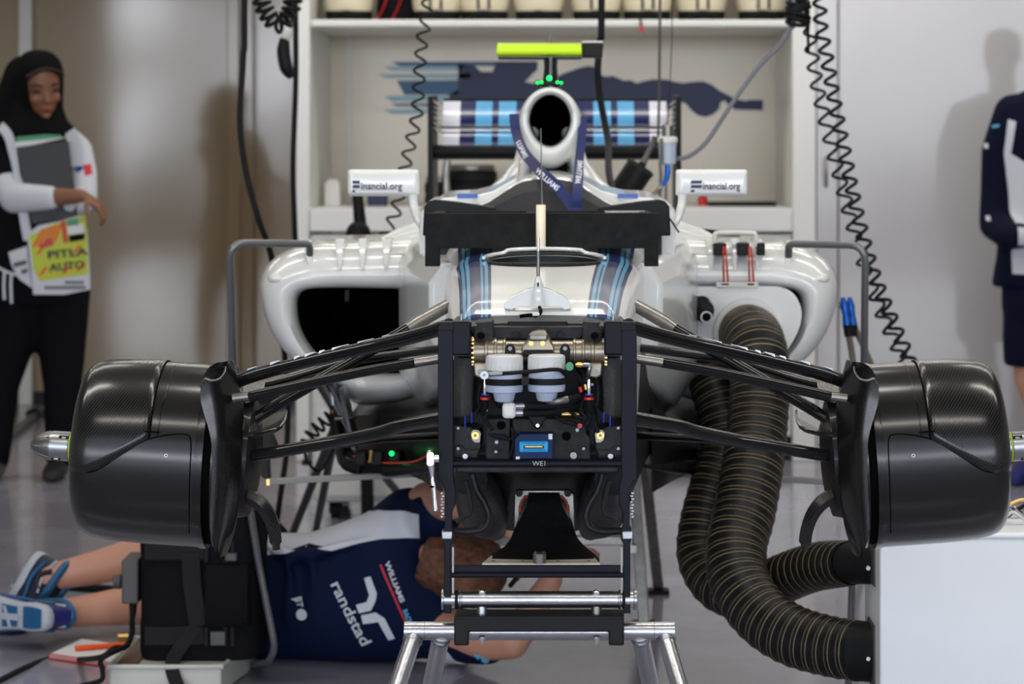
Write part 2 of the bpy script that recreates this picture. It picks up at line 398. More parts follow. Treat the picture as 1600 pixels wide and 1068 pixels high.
# ============================================================ THE GARAGE
def floor_mat():
    m = mat('epoxy_floor', rgb(150,150,158), .12, coat=.3); nt, b = nodes_of(m)
    tc = nt.nodes.new('ShaderNodeTexCoord')
    n = nt.nodes.new('ShaderNodeTexNoise'); n.inputs['Scale'].default_value = 1.3; n.inputs['Detail'].default_value = 7; n.inputs['Roughness'].default_value = .65
    nt.links.new(tc.outputs['Object'], n.inputs['Vector'])
    nt.links.new(ramp(nt, n.outputs['Fac'], [(.3, rgb(132,131,143)), (.55, rgb(155,154,168)), (.75, rgb(165,164,177))], 'LINEAR'), b.inputs['Base Color'])
    n2 = nt.nodes.new('ShaderNodeTexNoise'); n2.inputs['Scale'].default_value = 5; n2.inputs['Detail'].default_value = 6
    nt.links.new(tc.outputs['Object'], n2.inputs['Vector'])
    nt.links.new(math_node(nt, 'MULTIPLY_ADD', n2.outputs['Fac'], .22, .06), b.inputs['Roughness'])
    bp = nt.nodes.new('ShaderNodeBump'); bp.inputs['Strength'].default_value = .12; bp.inputs['Distance'].default_value = .01
    n3 = nt.nodes.new('ShaderNodeTexNoise'); n3.inputs['Scale'].default_value = 2.2; nt.links.new(tc.outputs['Object'], n3.inputs['Vector'])
    nt.links.new(n3.outputs['Fac'], bp.inputs['Height']); nt.links.new(bp.outputs['Normal'], b.inputs['Normal'])
floor_mat()
def wall_mat(name, col, rough=.25, b_=.25):
    m = mat(name, col, rough, coat=0, spec=.34, bump=b_, bscale=1.6, var=.05, vscale=1.2); return m
wall_mat('beige_panel', rgb(150,131,103), .08, .05)
wall_mat('grey_panel', rgb(186,184,186), .08, .05)
wall_mat('side_panel', rgb(190,188,182), .4)
mat('ceiling_paint', rgb(120,118,112), .8)
YL, YR = 12.7, 10.4
XD = P(462, 0, YR).x          # where the beige wall meets the cabinet
XR = P(1275, 0, YR).x
struct('floor', MB().box(-4.6, 4.6, -3.5, 13.2, -.1, 0), 'epoxy_floor')
struct('ceiling', MB().box(-4.6, 4.6, -.4, 13.2, 2.8, 2.9), 'ceiling_paint')
b = MB()
x0 = -4.5
for x1 in (P(45,0,YL).x, P(366,0,YL).x, P(398,0,YL).x, P(520,0,YL).x):
    b.box(x0+.006, x1-.006, YL, YL+.12, 0, 2.8); x0 = x1
b.box(-4.5, x0, YL+.03, YL+.15, 0, 2.8)
struct('wall_back_left', b, 'beige_panel', .006)
b = MB(); x0 = XR
for x1 in (P(1310,0,YR).x, 1.9, 3.1, 4.5):
    b.box(x0+.003, x1-.003, YR, YR+.1, 0, 2.8); x0 = x1
b.box(XR+.01, 4.5, YR+.04, YR+.14, 0, 2.8)
struct('wall_back_right', b, 'grey_panel', .005)
struct('wall_back_middle', MB().box(P(520,0,YL).x, XR+.1, 12.0, 12.12, 0, 2.8), 'beige_panel')
struct('wall_left', MB().box(-4.62, -4.5, -.4, 13.2, 0, 2.8), 'side_panel')
struct('wall_right', MB().box(4.5, 4.62, -.4, 13.2, 0, 2.8), 'side_panel')
struct('baseboard_left', MB().box(-4.5, P(520,0,YL).x, YL-.02, YL, 0, .06), 'black_plastic')
struct('baseboard_right', MB().box(XR+.02, 4.5, YR-.015, YR, 0, .05), 'black_plastic')
struct('trim_1', MB().box(P(44,0,YL).x-.035, P(44,0,YL).x+.03, YL-.06, YL-.001, 0, 2.8), 'matt_white', .005)
struct('trim_2', MB().box(P(366,0,YL).x-.03, P(366,0,YL).x+.03, YL-.05, YL-.001, 0, 2.8), 'beige_panel', .005)
for tx, ty in TUBES:
    t = thing('ceiling_lamp', 'white strip lamp under the garage ceiling', 'lamp', (tx, ty, 2.8), 'strip lamps of the ceiling')
    obj('lamp_housing', MB().box(tx-.8, tx+.8, ty-.09, ty+.09, 2.64, 2.8), 'matt_white', t, .01)
    obj('diffuser', MB().box(tx-.76, tx+.76, ty-.07, ty+.07, 2.615, 2.64), 'lamp_diffuser', t, .005)
# door handle groove on the right panel
tag(centre(obj('door_pull', MB().tube([P(1291,245,10.36), P(1291,262,10.33), P(1291,275,10.33), P(1291,292,10.36)], .006, 8, 4), 'dull_metal')), 'slim grey pull handle on the white panel right of the cabinet', 'handle')

# ---- the big white cabinet with the open display recess
YB = 11.3
cab = thing('display_cabinet', 'large white cabinet with an open recess behind the car', 'cabinet', (0, 10.7, 0))
zl = P(0, 325, YR).z; zs0 = P(0, 42, YR).z; zs1 = P(0, 30, YR).z
xi0, xi1 = P(484,0,YR).x, P(1238,0,YR).x
obj('side_post', MB().box(XD, xi0, YR, YB+.1, 0, 2.4), 'shelf_white', cab, .006)
obj('side_post', MB().box(xi1, XR, YR, YB+.1, 0, 2.4), 'shelf_white', cab, .006)
mat('recess_back', rgb(222,212,192), .3, var=.04, vscale=1.5)
obj('back_panel', MB().box(xi0, xi1, YB, YB+.08, zl-.05, 2.4), 'recess_back', cab)
obj('shelf', MB().box(xi0, xi1, YR+.02, YB, zs0, zs1), 'shelf_white', cab, .008)
obj('top_board', MB().box(xi0, xi1, YR, YB, 2.3, 2.4), 'shelf_white', cab)
obj('counter', MB().box(xi0, xi1, YR-.01, YB, zl-.095, zl), 'shelf_white', cab, .006)
mat('glossy_white_door', rgb(196,196,194), .14, coat=.4, bump=.15, bscale=2.2)
wd = (xi1-xi0)/3
for i in range(3):
    a = xi0+wd*i+.004; c = xi0+wd*(i+1)-.004
    dr = obj('cabinet_door', MB().box(a, c, YR, YR+.03, .1, zl-.105), 'glossy_white_door', cab, .004)
    obj('door_handle', MB().tube([(c-.05, YR, zl-.22), (c-.05, YR-.03, zl-.23), (c-.05, YR-.03, zl-.36), (c-.05, YR, zl-.37)], .006, 8), 'dull_metal', dr)
obj('plinth', MB().box(xi0, xi1, YR+.05, YB, 0, .1), 'black_plastic', cab)
# vertical joint strips on the recess back
for px in (512, 545, 1212):
    obj('joint_strip', MB().box(P(px,0,YB).x-.008, P(px,0,YB).x+.008, YB-.012, YB, zl, zs0), 'shelf_white', cab, .002)

# ---- racing car silhouette on the recess back
Y0 = YB-.004
sil = [(716,100),(742,103),(752,112),(770,112),(775,96),(840,96),(840,108),(830,118),(820,128),(845,132),(880,115),(906,106),(918,103),(934,105),(940,118),(950,120),(956,118),(966,122),(975,126),(985,125),(995,130),(1005,127),(1020,124),(1040,124),(1055,128),(1068,130),(1080,128),(1098,127),(1112,132),(1122,140),(1135,147),(1150,155),(1168,158),(1168,156),(1192,156),(1192,172),(1150,171),(1140,166),(1132,157),(1126,160),(1124,170),(1114,179),(1102,183),(1090,180),(1080,172),(1072,162),(1056,157),(1052,170),(1000,180),(930,186),(860,182),(812,186),(780,172),(716,168),(700,150),(716,140)]
dec = thing('wall_decal', 'blurred navy racing car silhouette on the back of the recess', 'wall decal', P(900,150,Y0))
obj('car_silhouette', MB().prism([(P(x,y,Y0).x, P(x,y,Y0).z) for x, y in sil], Y0, YB-.001), 'navy_print', dec)
mat('pale_streak', rgb(150,185,200), .6); mat('blue_streak', rgb(70,105,140), .6)
for (a, c, y0, y1, m) in ((612,775,97,103,'blue_streak'),(600,722,104,110,'pale_streak'),(590,735,116,122,'pale_streak'),(620,716,126,148,'blue_streak'),(600,700,150,158,'pale_streak'),(610,690,162,166,'blue_streak'),(600,684,171,178,'pale_streak')):
    if y1-y0:
        obj('speed_streak', MB().prism([(P(x,y,Y0).x, P(x,y,Y0).z) for x, y in ((a,y0),(c,y0-1),(c,y1),(a+12,y1))], Y0, YB-.001), m, dec)

# ---- helmets on the shelf
def helmet(px, tilt, stripe, label):
    c = P(px, 30, 10.72); r = .125
    t = thing('helmet', label, 'helmet', (c.x, 10.72, zs1), 'pit crew helmets on the top shelf')
    R = Matrix.Rotation(tilt, 3, 'Z')
    kr = .835; prof = [(h, r_*kr) for h, r_ in [(.028,.085),(.03,.105),(.05,.119),(.09,.127),(.14,.127),(.19,.112),(.225,.080),(.245,.04),(.25,.006)]]
    o = obj('shell', MB().lathe(prof, (c.x,10.72,zs1), 'Z', 32, Matrix.Diagonal((1,1.12,1))), 'cream_helmet', t)
    obj('base_trim', MB().lathe([(h, r_*kr) for h, r_ in [(.0,.088),(.0,.112),(.03,.116),(.045,.117),(.045,.10),(.02,.088)]], (c.x,10.72,zs1+.001), 'Z', 32, Matrix.Diagonal((1,1.1,1)), cap=False), 'black_rubber', t)
    mb = MB()
    rs = []
    for k in range(15):
        a = -PI/2-1.15+2.3*k/14+tilt
        rs.append([Vector((c.x+math.cos(a)*q*kr*1.015, 10.72+math.sin(a)*q*kr*1.13, zs1+h)) for q, h in ((.129,.10),(.130,.13),(.127,.165),(.123,.165),(.123,.10))])
    mb.rings(rs); obj('visor', mb, 'lens_black', t)
    if stripe:
        for s in (-1, 1):
            rs = []
            for h, q in ((.05,.121),(.075,.126),(.095,.129)):
                rs.append([Vector((c.x+s*.022+w, 10.72-q*kr*1.135+d, zs1+h)) for w, d in ((-.005,0),(.005,0),(.005,.01),(-.005,.01))])
            obj('marking', MB().rings(rs), 'black_plastic', t)
    # chin opening
    obj('chin_strap', MB().tube([(c.x-.05,10.62,zs1+.012),(c.x-.03,10.606,zs1+.03),(c.x,10.603,zs1+.036),(c.x+.03,10.606,zs1+.03),(c.x+.05,10.62,zs1+.012)], .011, 8, 3), 'black_rubber', t)
HL = [(545,.9,0,'cream helmet turned sideways, first on the left of the shelf'),
      (683,-.1,1,'cream helmet next to the black item at the left of the shelf'),
      (757,0,1,'cream helmet third from the left on the top shelf'),
      (842,.25,0,'cream helmet with an open dark base above the lit airbox camera'),
      (932,0,1,'cream helmet behind the thick black cable'),
      (1011,.1,1,'cream helmet above the small red tag hanging from the shelf'),
      (1096,0,1,'cream helmet second from the right end of the shelf'),
      (1190,-.15,1,'cream helmet at the right end of the shelf')]
for a in HL: helmet(*a)
b = MB(); c = P(622, 30, 10.75)
loftbody(b, [((c.x,10.75,zs1+.0),.085,.07,(1,0,0),(0,1,0)),((c.x,10.75,zs1+.06),.09,.08,(1,0,0),(0,1,0)),((c.x,10.75,zs1+.16),.075,.07,(1,0,0),(0,1,0)),((c.x,10.75,zs1+.2),.03,.03,(1,0,0),(0,1,0))])
bg = thing('black_bag', 'black bag with red straps between two helmets on the shelf', 'bag', (c.x,10.75,zs1))
obj('bag_body', b, 'black_fabric', bg)
for s in (-1, 1):
    obj('strap', MB().tube([(c.x-.05+s*.03,10.668,zs1+.01),(c.x-.02+s*.03,10.662,zs1+.07),(c.x+.005+s*.03,10.672,zs1+.16)], .006, 8, 4, flat=.5), 'red_ring', bg)
rt = thing('red_tag', 'small red tag on a black cord under the shelf', 'tag', P(1002,30,YR))
obj('cord', MB().tube([P(1001,26,10.39), P(1001,33,10.385), P(1002,42,10.39)], .005, 8), 'black_rubber', rt)
obj('tag_plate', MB().box(P(998,0,10.39).x, P(1006,0,10.39).x, 10.384, 10.396, P(0,50,10.39).z, P(0,41,10.39).z), 'red_ring', rt, .003)

# ---- things on the counter of the recess
def drum_stack(px, r, n, label):
    c = P(px, 0, 10.9)
    t = thing('ribbed_drum', label, 'drum', (c.x, 10.9, zl), 'dark drums on the counter')
    prof = [(0,r*.96)]
    for k in range(n):
        prof += [(.004+k*.05, r), (.036+k*.05, r), (.042+k*.05, r*.93), (.048+k*.05, r*.93)]
    obj('drum_body', MB().lathe(prof, (c.x,10.9,zl), 'Z', 36), 'black_rubber', t)
    obj('drum_lid', MB().lathe([(n*.05,r*.9),(n*.05+.015,r*.9),(n*.05+.02,r*.8)], (c.x,10.9,zl), 'Z', 36), 'dull_metal', t)
drum_stack(738, .105, 3, 'larger dark ribbed drum on the counter left of the airbox')
drum_stack(684, .055, 2, 'smaller dark drum at the left of the larger one on the counter')
b = MB()
for x, w, h, m, lab in ((590,.08,.06,'navy_print','navy carton on the counter left of the drums'),(520,.06,.11,'paper','white bottle-like carton at the left end of the counter'),(1158,.14,.016,'black_plastic','flat black tray at the right end of the counter'),(1098,.03,.045,'red_ring','small red canister on the counter behind the right mirror')):
    c = P(x, 0, 10.8)
    if m == 'red_ring': o = obj('canister', MB().lathe([(0,.02),(.035,.02),(.042,.01),(.05,.01)], (c.x,10.8,zl), 'Z', 20), m)
    elif m == 'black_plastic': o = obj('tray', MB().box(c.x-w, c.x+w, 10.72, 10.88, zl, zl+.006).box(c.x-w, c.x+w, 10.72, 10.726, zl, zl+h).box(c.x-w, c.x+w, 10.874, 10.88, zl, zl+h).box(c.x-w, c.x-w+.006, 10.726, 10.874, zl, zl+h).box(c.x+w-.006, c.x+w, 10.726, 10.874, zl, zl+h), m)
    else: o = obj('carton', MB().box(c.x-w/2, c.x+w/2, 10.76, 10.84, zl, zl+h*.85).prism([(c.x-w/2, zl+h*.85),(c.x+w/2, zl+h*.85),(c.x+w*.25, zl+h),(c.x-w*.25, zl+h)], 10.76, 10.84), m, None, .003)
    tag(centre(o), lab, {'red_ring':'can','black_plastic':'tray'}.get(m,'box'))

# ---- white equipment cart on castors behind the left sidepod
YC = 8.75
cart = thing('equipment_cart', 'white equipment cart on castors under the left sidepod', 'cart', (P(600,0,YC).x, YC+.2, 0))
zc0 = P(0,785,YC).z
obj('cart_body', MB().box(P(487,0,YC).x, P(745,0,YC).x, YC, YC+.5, zc0, P(0,470,YC).z), 'shelf_white', cart, .02)
obj('cart_panel', MB().box(P(500,0,YC).x, P(730,0,YC).x, YC-.008, YC, P(0,775,YC).z, P(0,640,YC).z), 'shelf_white', cart, .006)
obj('cart_panel', MB().box(P(500,0,YC).x, P(730,0,YC).x, YC-.008, YC, P(0,630,YC).z, P(0,490,YC).z), 'shelf_white', cart, .006)
for px in (522, 722):
    for yy in (YC+.06, YC+.42):
        cs = obj('castor', MB().lathe([(-.015,.0),(-.015,.028),(.015,.028),(.015,0)], (P(px,0,YC).x, yy, .029), 'X', 20), 'black_rubber', cart)
        obj('castor_fork', MB().box(P(px,0,YC).x-.022, P(px,0,YC).x-.016, yy-.012, yy+.012, .02, zc0).box(P(px,0,YC).x+.016, P(px,0,YC).x+.022, yy-.012, yy+.012, .02, zc0).box(P(px,0,YC).x-.022, P(px,0,YC).x+.022, yy-.012, yy+.012, zc0-.012, zc0), 'black_plastic', cs)
obj('side_handle', MB().box(P(470,0,YC).x, P(488,0,YC).x, YC+.02, YC+.3, P(0,728,YC).z, P(0,720,YC).z), 'black_plastic', cart, .003)
# ============================================================ THE RACING CAR
car = thing('racing_car', 'white racing car with blue stripes, nose and wheels removed, on stands', 'racing car', (0, 4.5, 0))
def mir(pts): return [Vector((-p[0], p[1], p[2])) for p in pts]
def pair(name, build, m, bev=0, parent=car, smooth=35):
    out = []
    for s in (1, -1):
        mb = build(); 
        if s == -1: mb.v = [(-x, y, z) for x, y, z in mb.v]
        out.append(obj(name, mb, m, parent, bev, smooth))
    return out
# ---- tub
def tub_ring(y, hw, zt, zb, rt, rb, n=64):
    base = roundrect(-hw, hw, zb, zt, rt, 8); out = []
    for x, z in base:
        crown = .012*(1-(x/hw)**2) if z > zt-rt else 0
        k = 1-.10*max(0, (zt-z)/(zt-zb))
        out.append(Vector((x*k, y, z+crown)))
    return out
TUB = [(4.25,.149,.992,.80,.045),(4.33,.154,1.004,.78,.05),(4.45,.160,1.0155,.76,.052),(4.6,.169,1.0265,.72,.055),(4.85,.184,1.037,.70,.06),(5.05,.198,1.044,.69,.065),(5.25,.203,1.052,.68,.07),(5.45,.215,1.070,.68,.07),(5.7,.24,1.085,.68,.07)]
mb = MB(); rs = [tub_ring(y, hw, zt, zb, rt, .04) for y, hw, zt, zb, rt in TUB]
# subdivide along Y smoothly
dense = []
for j in range(len(rs[0])):
    pts, _ = spline([r[j] for r in rs], [0]*len(rs), 5); dense.append(pts)
rs2 = [[dense[j][i] for j in range(len(dense))] for i in range(len(dense[0]))]
mb.rings(rs2)
me = mb.mesh('tub')
def hwat(y):
    for a, b_ in zip(TUB[:-1], TUB[1:]):
        if a[0] <= y <= b_[0]: return a[1]+(b_[1]-a[1])*(y-a[0])/(b_[0]-a[0])
    return TUB[-1][1] if y > 5 else TUB[0][1]
for p in me.polygons:
    for li, vi in zip(p.loop_indices, p.vertices):
        co = me.vertices[vi].co; me.uv_layers[0].data[li].uv = (co.x/hwat(co.y), co.y)
tub = link('tub', me, 'tub_livery', car)
tub.location = (0,0,0)
# cockpit opening in front of the black jig
def oval(cx, cy, a, b_, z, n=40, p=2.6):
    return [Vector((cx+a*math.copysign(abs(math.cos(t))**(2/p), math.cos(t)), cy+b_*math.copysign(abs(math.sin(t))**(2/p), math.sin(t)), z)) for t in (2*PI*k/n for k in range(n))]
cm = MB().rings([oval(0, 5.005, .109, .117, .88), oval(0, 5.005, .109, .117, 1.2)])
cme = cm.mesh('cut'); cme.transform(Matrix.Translation(-car.location)); co_ = bpy.data.objects.new('cut', cme); COL.objects.link(co_); co_.location = car.location
bpy.context.view_layer.update()
cut(tub, co_)
mb = MB()
def zt_at(y): 
    for a, b_ in zip(TUB[:-1], TUB[1:]):
        if a[0] <= y <= b_[0]: return a[2]+(b_[2]-a[2])*(y-a[0])/(b_[0]-a[0])
def rimpts(a, b_, dz): 
    return [Vector((p.x, p.y, zt_at(p.y)+.012*(1-(p.x/hwat(p.y))**2)+dz)) for p in oval(0, 5.005, a, b_, 0, 56)]
rim = obj('cockpit_rim', MB().tube(rimpts(.108,.116,.001), .0028, 8, loop=True), 'grey_composite', tub)
obj('cockpit_lining', MB().rings([rimpts(.1085,.1165,-.003), rimpts(.104,.112,-.04), rimpts(.095,.10,-.10), rimpts(.05,.05,-.12)], cap0=False), 'dark_composite', tub)
wr = [p for p in rimpts(.118,.128,.004) if p.y > 5.02]; wr.sort(key=lambda p: p.x)
obj('deflector_lip', MB().tube([p+Vector((0,0,.006 if abs(p.x)<.08 else .001)) for p in wr], .0035, 8), 'white_paint', tub)
for s in (-1, 1):
    obj('damper_top', MB().lathe([(0,.017),(.014,.017),(.016,.012),(.02,.010)], (s*.027, 4.96, .985), 'Z', 20), 'dull_metal', tub)
obj('damper_block', MB().box(-.012,.012,4.95,4.98,.98,1.005), 'dull_metal', tub, .003)
# loose oval decal lines of the tub: nose fixing slots
# pitot mast with its triangular foot
pt = thing('pitot_mast', None, None); pt.parent = car; pt.location = (0,0,0)
c = P(841, 470, 4.28)
X0 = c.x
foot = [(787,481),(789,472),(800,462),(822,452),(833,449),(835,442),(848,442),(849,449),(860,452),(880,462),(891,472),(893,481),(882,484),(876,479),(806,479),(800,484)]
mb = MB().prism([(P(x,y,4.28).x, P(x,y,4.28).z) for x, y in foot], 4.272, 4.295)
obj('mast_foot', mb, 'white_paint', pt, .002)
obj('mast_body', MB().tube([P(841,478,4.265), P(841,462,4.263), P(841,445,4.268), P(841,432,4.27)], [.011,.009,.0065,.004], 12, 3), 'white_paint', pt)
obj('mast_slot', MB().box(X0-.0012, X0+.0012, 4.255, 4.264, P(0,447,4.26).z, P(0,441,4.26).z), 'hole_black', pt)
obj('mast_tube', MB().tube([P(841,436,4.27), P(841,392,4.27)], .0029, 10), 'dull_metal', pt)
obj('mast_tip', MB().tube([P(841,394,4.27), P(841,371,4.27)], [.0024,.0022], 10), 'chrome', pt)
# ---- front bulkhead
YBk = 4.2
bk = obj('front_bulkhead', MB().rings([[Vector((x*k, y, z)) for x, z in roundrect(-.150,.150,P(0,722,YBk).z,.985,.02)] for y, k in ((YBk,1),(4.32,.97))]), 'dark_composite', car, .003)
# black collar above, below the livery
obj('bulkhead_collar', MB().rings([[Vector((x*hw, y, z)) for x, z in ((-1,-.030),(-.98,0),(-.8,.014),(-.4,.019),(0,.020),(.4,.019),(.8,.014),(.98,0),(1,-.030),(.6,-.032),(0,-.032),(-.6,-.032))] for y, hw, z0 in [(4.19,.140,0)] for _ in (0,)][:0] or
    [[Vector((x*.150, y, .980+dz+z)) for x, z in ((-1,-.045),(-.99,-.012),(-.9,.0),(-.5,.008),(0,.010),(.5,.008),(.9,.0),(.99,-.012),(1,-.045))] for y, dz in ((4.17,-.012),(4.175,0),(4.30,.012))], True, True), 'dark_composite', car, .002)
obj('collar_latch', MB().box(P(795,0,4.26).x, P(887,0,4.26).x, 4.17, 4.24, .976, .992), 'black_plastic', car, .003)
obj('collar_cable', MB().tube([P(843,480,4.22), P(845,487,4.15), P(838,493,4.14), P(828,492,4.15), P(812,494,4.15)], .003, 8, 5), 'hole_black', car)
obj('cable_end', MB().box(P(832,0,4.14).x, P(843,0,4.14).x, 4.135, 4.15, P(0,493,4.14).z, P(0,488,4.14).z), 'matt_white', car, .001)
# corner lugs and cross brace
def lug():
    return MB().prism([(P(x,y,4.15).x, P(x,y,4.15).z) for x, y in ((743,502),(770,500),(772,530),(745,535),(741,525),(741,514),(748,506))], 4.12, 4.2)
pair('corner_lug', lug, 'grey_composite', .003)
pair('lug_bore', lambda: MB().lathe([(4.118,.006),(4.118,.0055),(4.10,.0045)], (P(751,0,4.1).x, 0, P(0,524,4.12).z), 'Y', 16), 'hole_black')
obj('cross_brace', MB().prism([(P(x,y,4.16).x, P(x,y,4.16).z) for x, y in ((770,509),(912,509),(914,520),(905,528),(770,528),(762,520))], 4.14, 4.2), 'grey_composite', car, .002)
for px in (805, 876):
    obj('brace_bolt', MB().lathe([(4.13,.0),(4.13,.0055),(4.142,.006),(4.142,0)], (P(px,0,4.13).x, 0, P(0,523,4.13).z), 'Y', 12), 'black_plastic', car)
# steering rack
YR_ = 4.13; zr = P(0,549,YR_).z; xc = P(843,0,YR_).x
prof = []
for px, r in ((739,.019),(740,.0215),(757,.0215),(758,.0235),(762,.0235),(763,.021),(772,.021),(773,.0225),(776,.0225),(777,.020),(786,.020),(787,.0215),(790,.0215),(791,.018),(826,.018)):
    prof.append((P(px,0,YR_).x, r))
prof += [(2*xc-x, r) for x, r in reversed(prof)]
rack = obj('steering_rack', MB().lathe(prof, (0,YR_,zr), 'X', 32), 'rack_metal', car)
for px in (739.5, 946.5):
    mb = MB(); x = P(px,0,YR_).x
    for k in range(18):
        a = 2*PI*k/18; mb.box(x-.002, x+.002, YR_+.0225*math.cos(a)-.0014, YR_+.0225*math.cos(a)+.0014, zr+.0225*math.sin(a)-.0014, zr+.0225*math.sin(a)+.0014)
    obj('lock_teeth', mb, 'brass', rack)
mb = MB().prism([(P(x,y,4.1).x, P(x,y,4.1).z) for x, y in ((815,541),(822,534),(826,527),(829,520),(840,517),(852,517),(857,526),(861,533),(866,541),(866,552),(815,552))], 4.09, 4.14)
obj('rack_bracket', mb, 'rack_metal', rack, .003)
obj('bracket_cap', MB().box(P(826,0,4.09).x, P(856,0,4.09).x, 4.075, 4.10, P(0,532,4.09).z, P(0,520,4.09).z), 'dull_metal', rack, .004)
obj('bracket_window', MB().box(P(818,0,4.09).x, P(864,0,4.09).x, 4.084, 4.091, P(0,556,4.09).z, P(0,546,4.09).z), 'black_plastic', rack, .002)
for px in (830, 848):
    obj('bracket_screw', MB().lathe([(4.078,0),(4.078,.004),(4.09,.004)], (P(px,0,4.08).x, 0, P(0,536,4.08).z), 'Y', 10), 'brass', rack)
for px in (797, 883):
    cl = obj('rack_clamp', MB().prism([(P(px+dx,y,4.1).x, P(px+dx,y,4.1).z) for dx, y in ((-8,562),(-8,545),(-5,539),(0,537),(5,539),(8,545),(8,562))], 4.095, 4.14), 'black_plastic', rack, .002)
    obj('clamp_screw', MB().lathe([(4.088,0),(4.088,.0034),(4.096,.0036)], (P(px,0,4.09).x, 0, P(0,544,4.09).z), 'Y', 12), 'chrome', cl)
for sx, px in ((1,750),(-1,931)):
    mb = MB().prism([(P(px+dx*sx,y,4.11).x, P(px+dx*sx,y,4.11).z) for dx, y in ((-10,566),(12,566),(12,588),(0,590),(-9,586))], 4.10, 4.14)
    tb = obj('rack_tab', mb, 'rack_metal', rack, .003)
    obj('tab_screw', MB().lathe([(4.09,0),(4.09,.0026),(4.09,.0045),(4.10,.005)], (P(px,0,4.1).x, 0, P(0,580,4.1).z), 'Y', 14), 'chrome', tb)
# cheeks of textured carbon beside the reservoirs
def cheek():
    rs = []
    for y_, w in ((556,.0),(575,.4),(600,.8),(625,1),(642,.9),(650,.5)):
        a, b_ = P(706,y_,4.15), P(742+6*(1-w),y_,4.15)
        rs.append([Vector((a.x, 4.13, a.z)), Vector((a.x+(b_.x-a.x)*.5, 4.115-.008*w, a.z)), Vector((b_.x-.003, 4.125-.006*w, a.z)), Vector((b_.x, 4.15, a.z)), Vector((b_.x, 4.2, a.z)), Vector((a.x, 4.2, a.z))])
    return MB().rings(rs)
pair('side_cheek', cheek, 'cheek_weave', .003)
# brake fluid reservoirs
for i, (px, y0) in enumerate(((788, 553), (854, 551))):
    yy = 4.06; x = P(px,0,yy).x; dz = y0-553
    z = lambda q: P(0, q+dz*.4, yy).z
    s_ = .0288
    rv = thing('fluid_reservoir', None, None); rv.parent = car
    cap_prof = [(z(577), s_),(z(574), s_),(z(559), s_*.985),(z(556), s_*.95),(z(554.5), s_*.86),(z(554), .0)]
    n = 48; rs = []
    for h, r in cap_prof:
        rs.append([Vector((x+r*(1+(.035 if k % 2 else 0))*math.cos(2*PI*k/n), yy+r*(1+(.035 if k % 2 else 0))*math.sin(2*PI*k/n), h)) for k in range(n)])
    obj('reservoir_cap', MB().rings(rs), 'reservoir_plastic', rv)
    obj('reservoir_body', MB().lathe([(z(577),s_*.95),(z(584),s_*.95),(z(588),s_*1.0),(z(606),s_*1.02),(z(611),s_*.98),(z(613),s_*.62),(z(622),s_*.55),(z(626),s_*.5),(z(628),s_*.3)], (x,yy,0), 'Z', 36), 'blue_fluid_plastic', rv)
    obj('reservoir_strap', MB().lathe([(z(600),s_*1.03),(z(600),s_*1.06),(z(590),s_*1.06),(z(590),s_*1.03)], (x,yy,0), 'Z', 36), 'black_rubber', rv)
obj('strap_bolt', MB().lathe([(4.02,0),(4.02,.006),(4.05,.006)], (P(821,0,4.04).x, 0, P(0,594,4.04).z), 'Y', 16), 'black_plastic', car)
hz = obj('balance_hose', MB().tube([P(762,584,4.03), P(790,583,4.02), P(830,580,4.02), P(872,577,4.03), P(882,586,4.06)], .0032, 10, 5), 'black_rubber', car)
obj('hose_ferrule', MB().tube([P(764,584.5,4.028), P(786,583.5,4.02)], .0036, 12), 'steel', hz)
obj('banjo_eye', MB().lathe([(4.02,.002),(4.02,.0065),(4.034,.0065),(4.034,.002)], (P(757,0,4.03).x, 0, P(0,585,4.03).z), 'Y', 20, cap=False), 'steel', hz)
# white elbow and return hoses
el = obj('elbow_fitting', MB().box(P(785,0,4.06).x, P(806,0,4.06).x, 4.05, 4.078, P(0,653,4.06).z, P(0,628,4.06).z), 'matt_white', car, .006)
for ya, yb, pts in ((632,634,[(818,634),(860,633),(885,632),(905,618),(912,596)]), (645,645,[(815,645),(850,644),(885,638),(905,628),(915,600)])):
    h = obj('fluid_hose', MB().tube([P(x, y, 4.06+.02*i) for i, (x, y) in enumerate(pts)], .0052 if ya > 640 else .0058, 12, 6), 'black_rubber', car)
    obj('hose_collar', MB().tube([P(803,yb,4.062), P(823 if ya < 640 else 818,yb,4.062)], .0058, 16), 'steel', h)
h = obj('outlet_stub', MB().tube([P(856,628,4.06), P(868,627,4.05), P(886,624,4.06)], [.004,.005,.0062], 12, 3), 'dull_metal', car)
obj('hose_loop', MB().tube([P(886,624,4.06), P(905,618,4.09), P(914,590,4.12), P(905,575,4.14)], .0062, 12, 6), 'black_rubber', car)
# green capped valve and gold fitting
v = obj('valve_cap', MB().lathe([(4.03,0),(4.03,.0062),(4.045,.0062),(4.06,.005)], (P(890,0,4.04).x, 0, P(0,572,4.04).z), 'Y', 10), 'green_card', car)
MATS['green_card'].node_tree.nodes['Principled BSDF'].inputs['Base Color'].default_value = (*rgb(80,150,110), 1)
obj('gold_fitting', MB().tube([P(899,570,4.06), P(903,569.5,4.06), P(907,569.5,4.06), P(912,570,4.06)], [.0025,.0042,.0042,.0025], 6), 'brass', v)
obj('pipe_elbow', MB().tube([P(911,570,4.06), P(921,571,4.06), P(920,580,4.06), P(917,592,4.08)], .0036, 10, 4), 'steel', v)
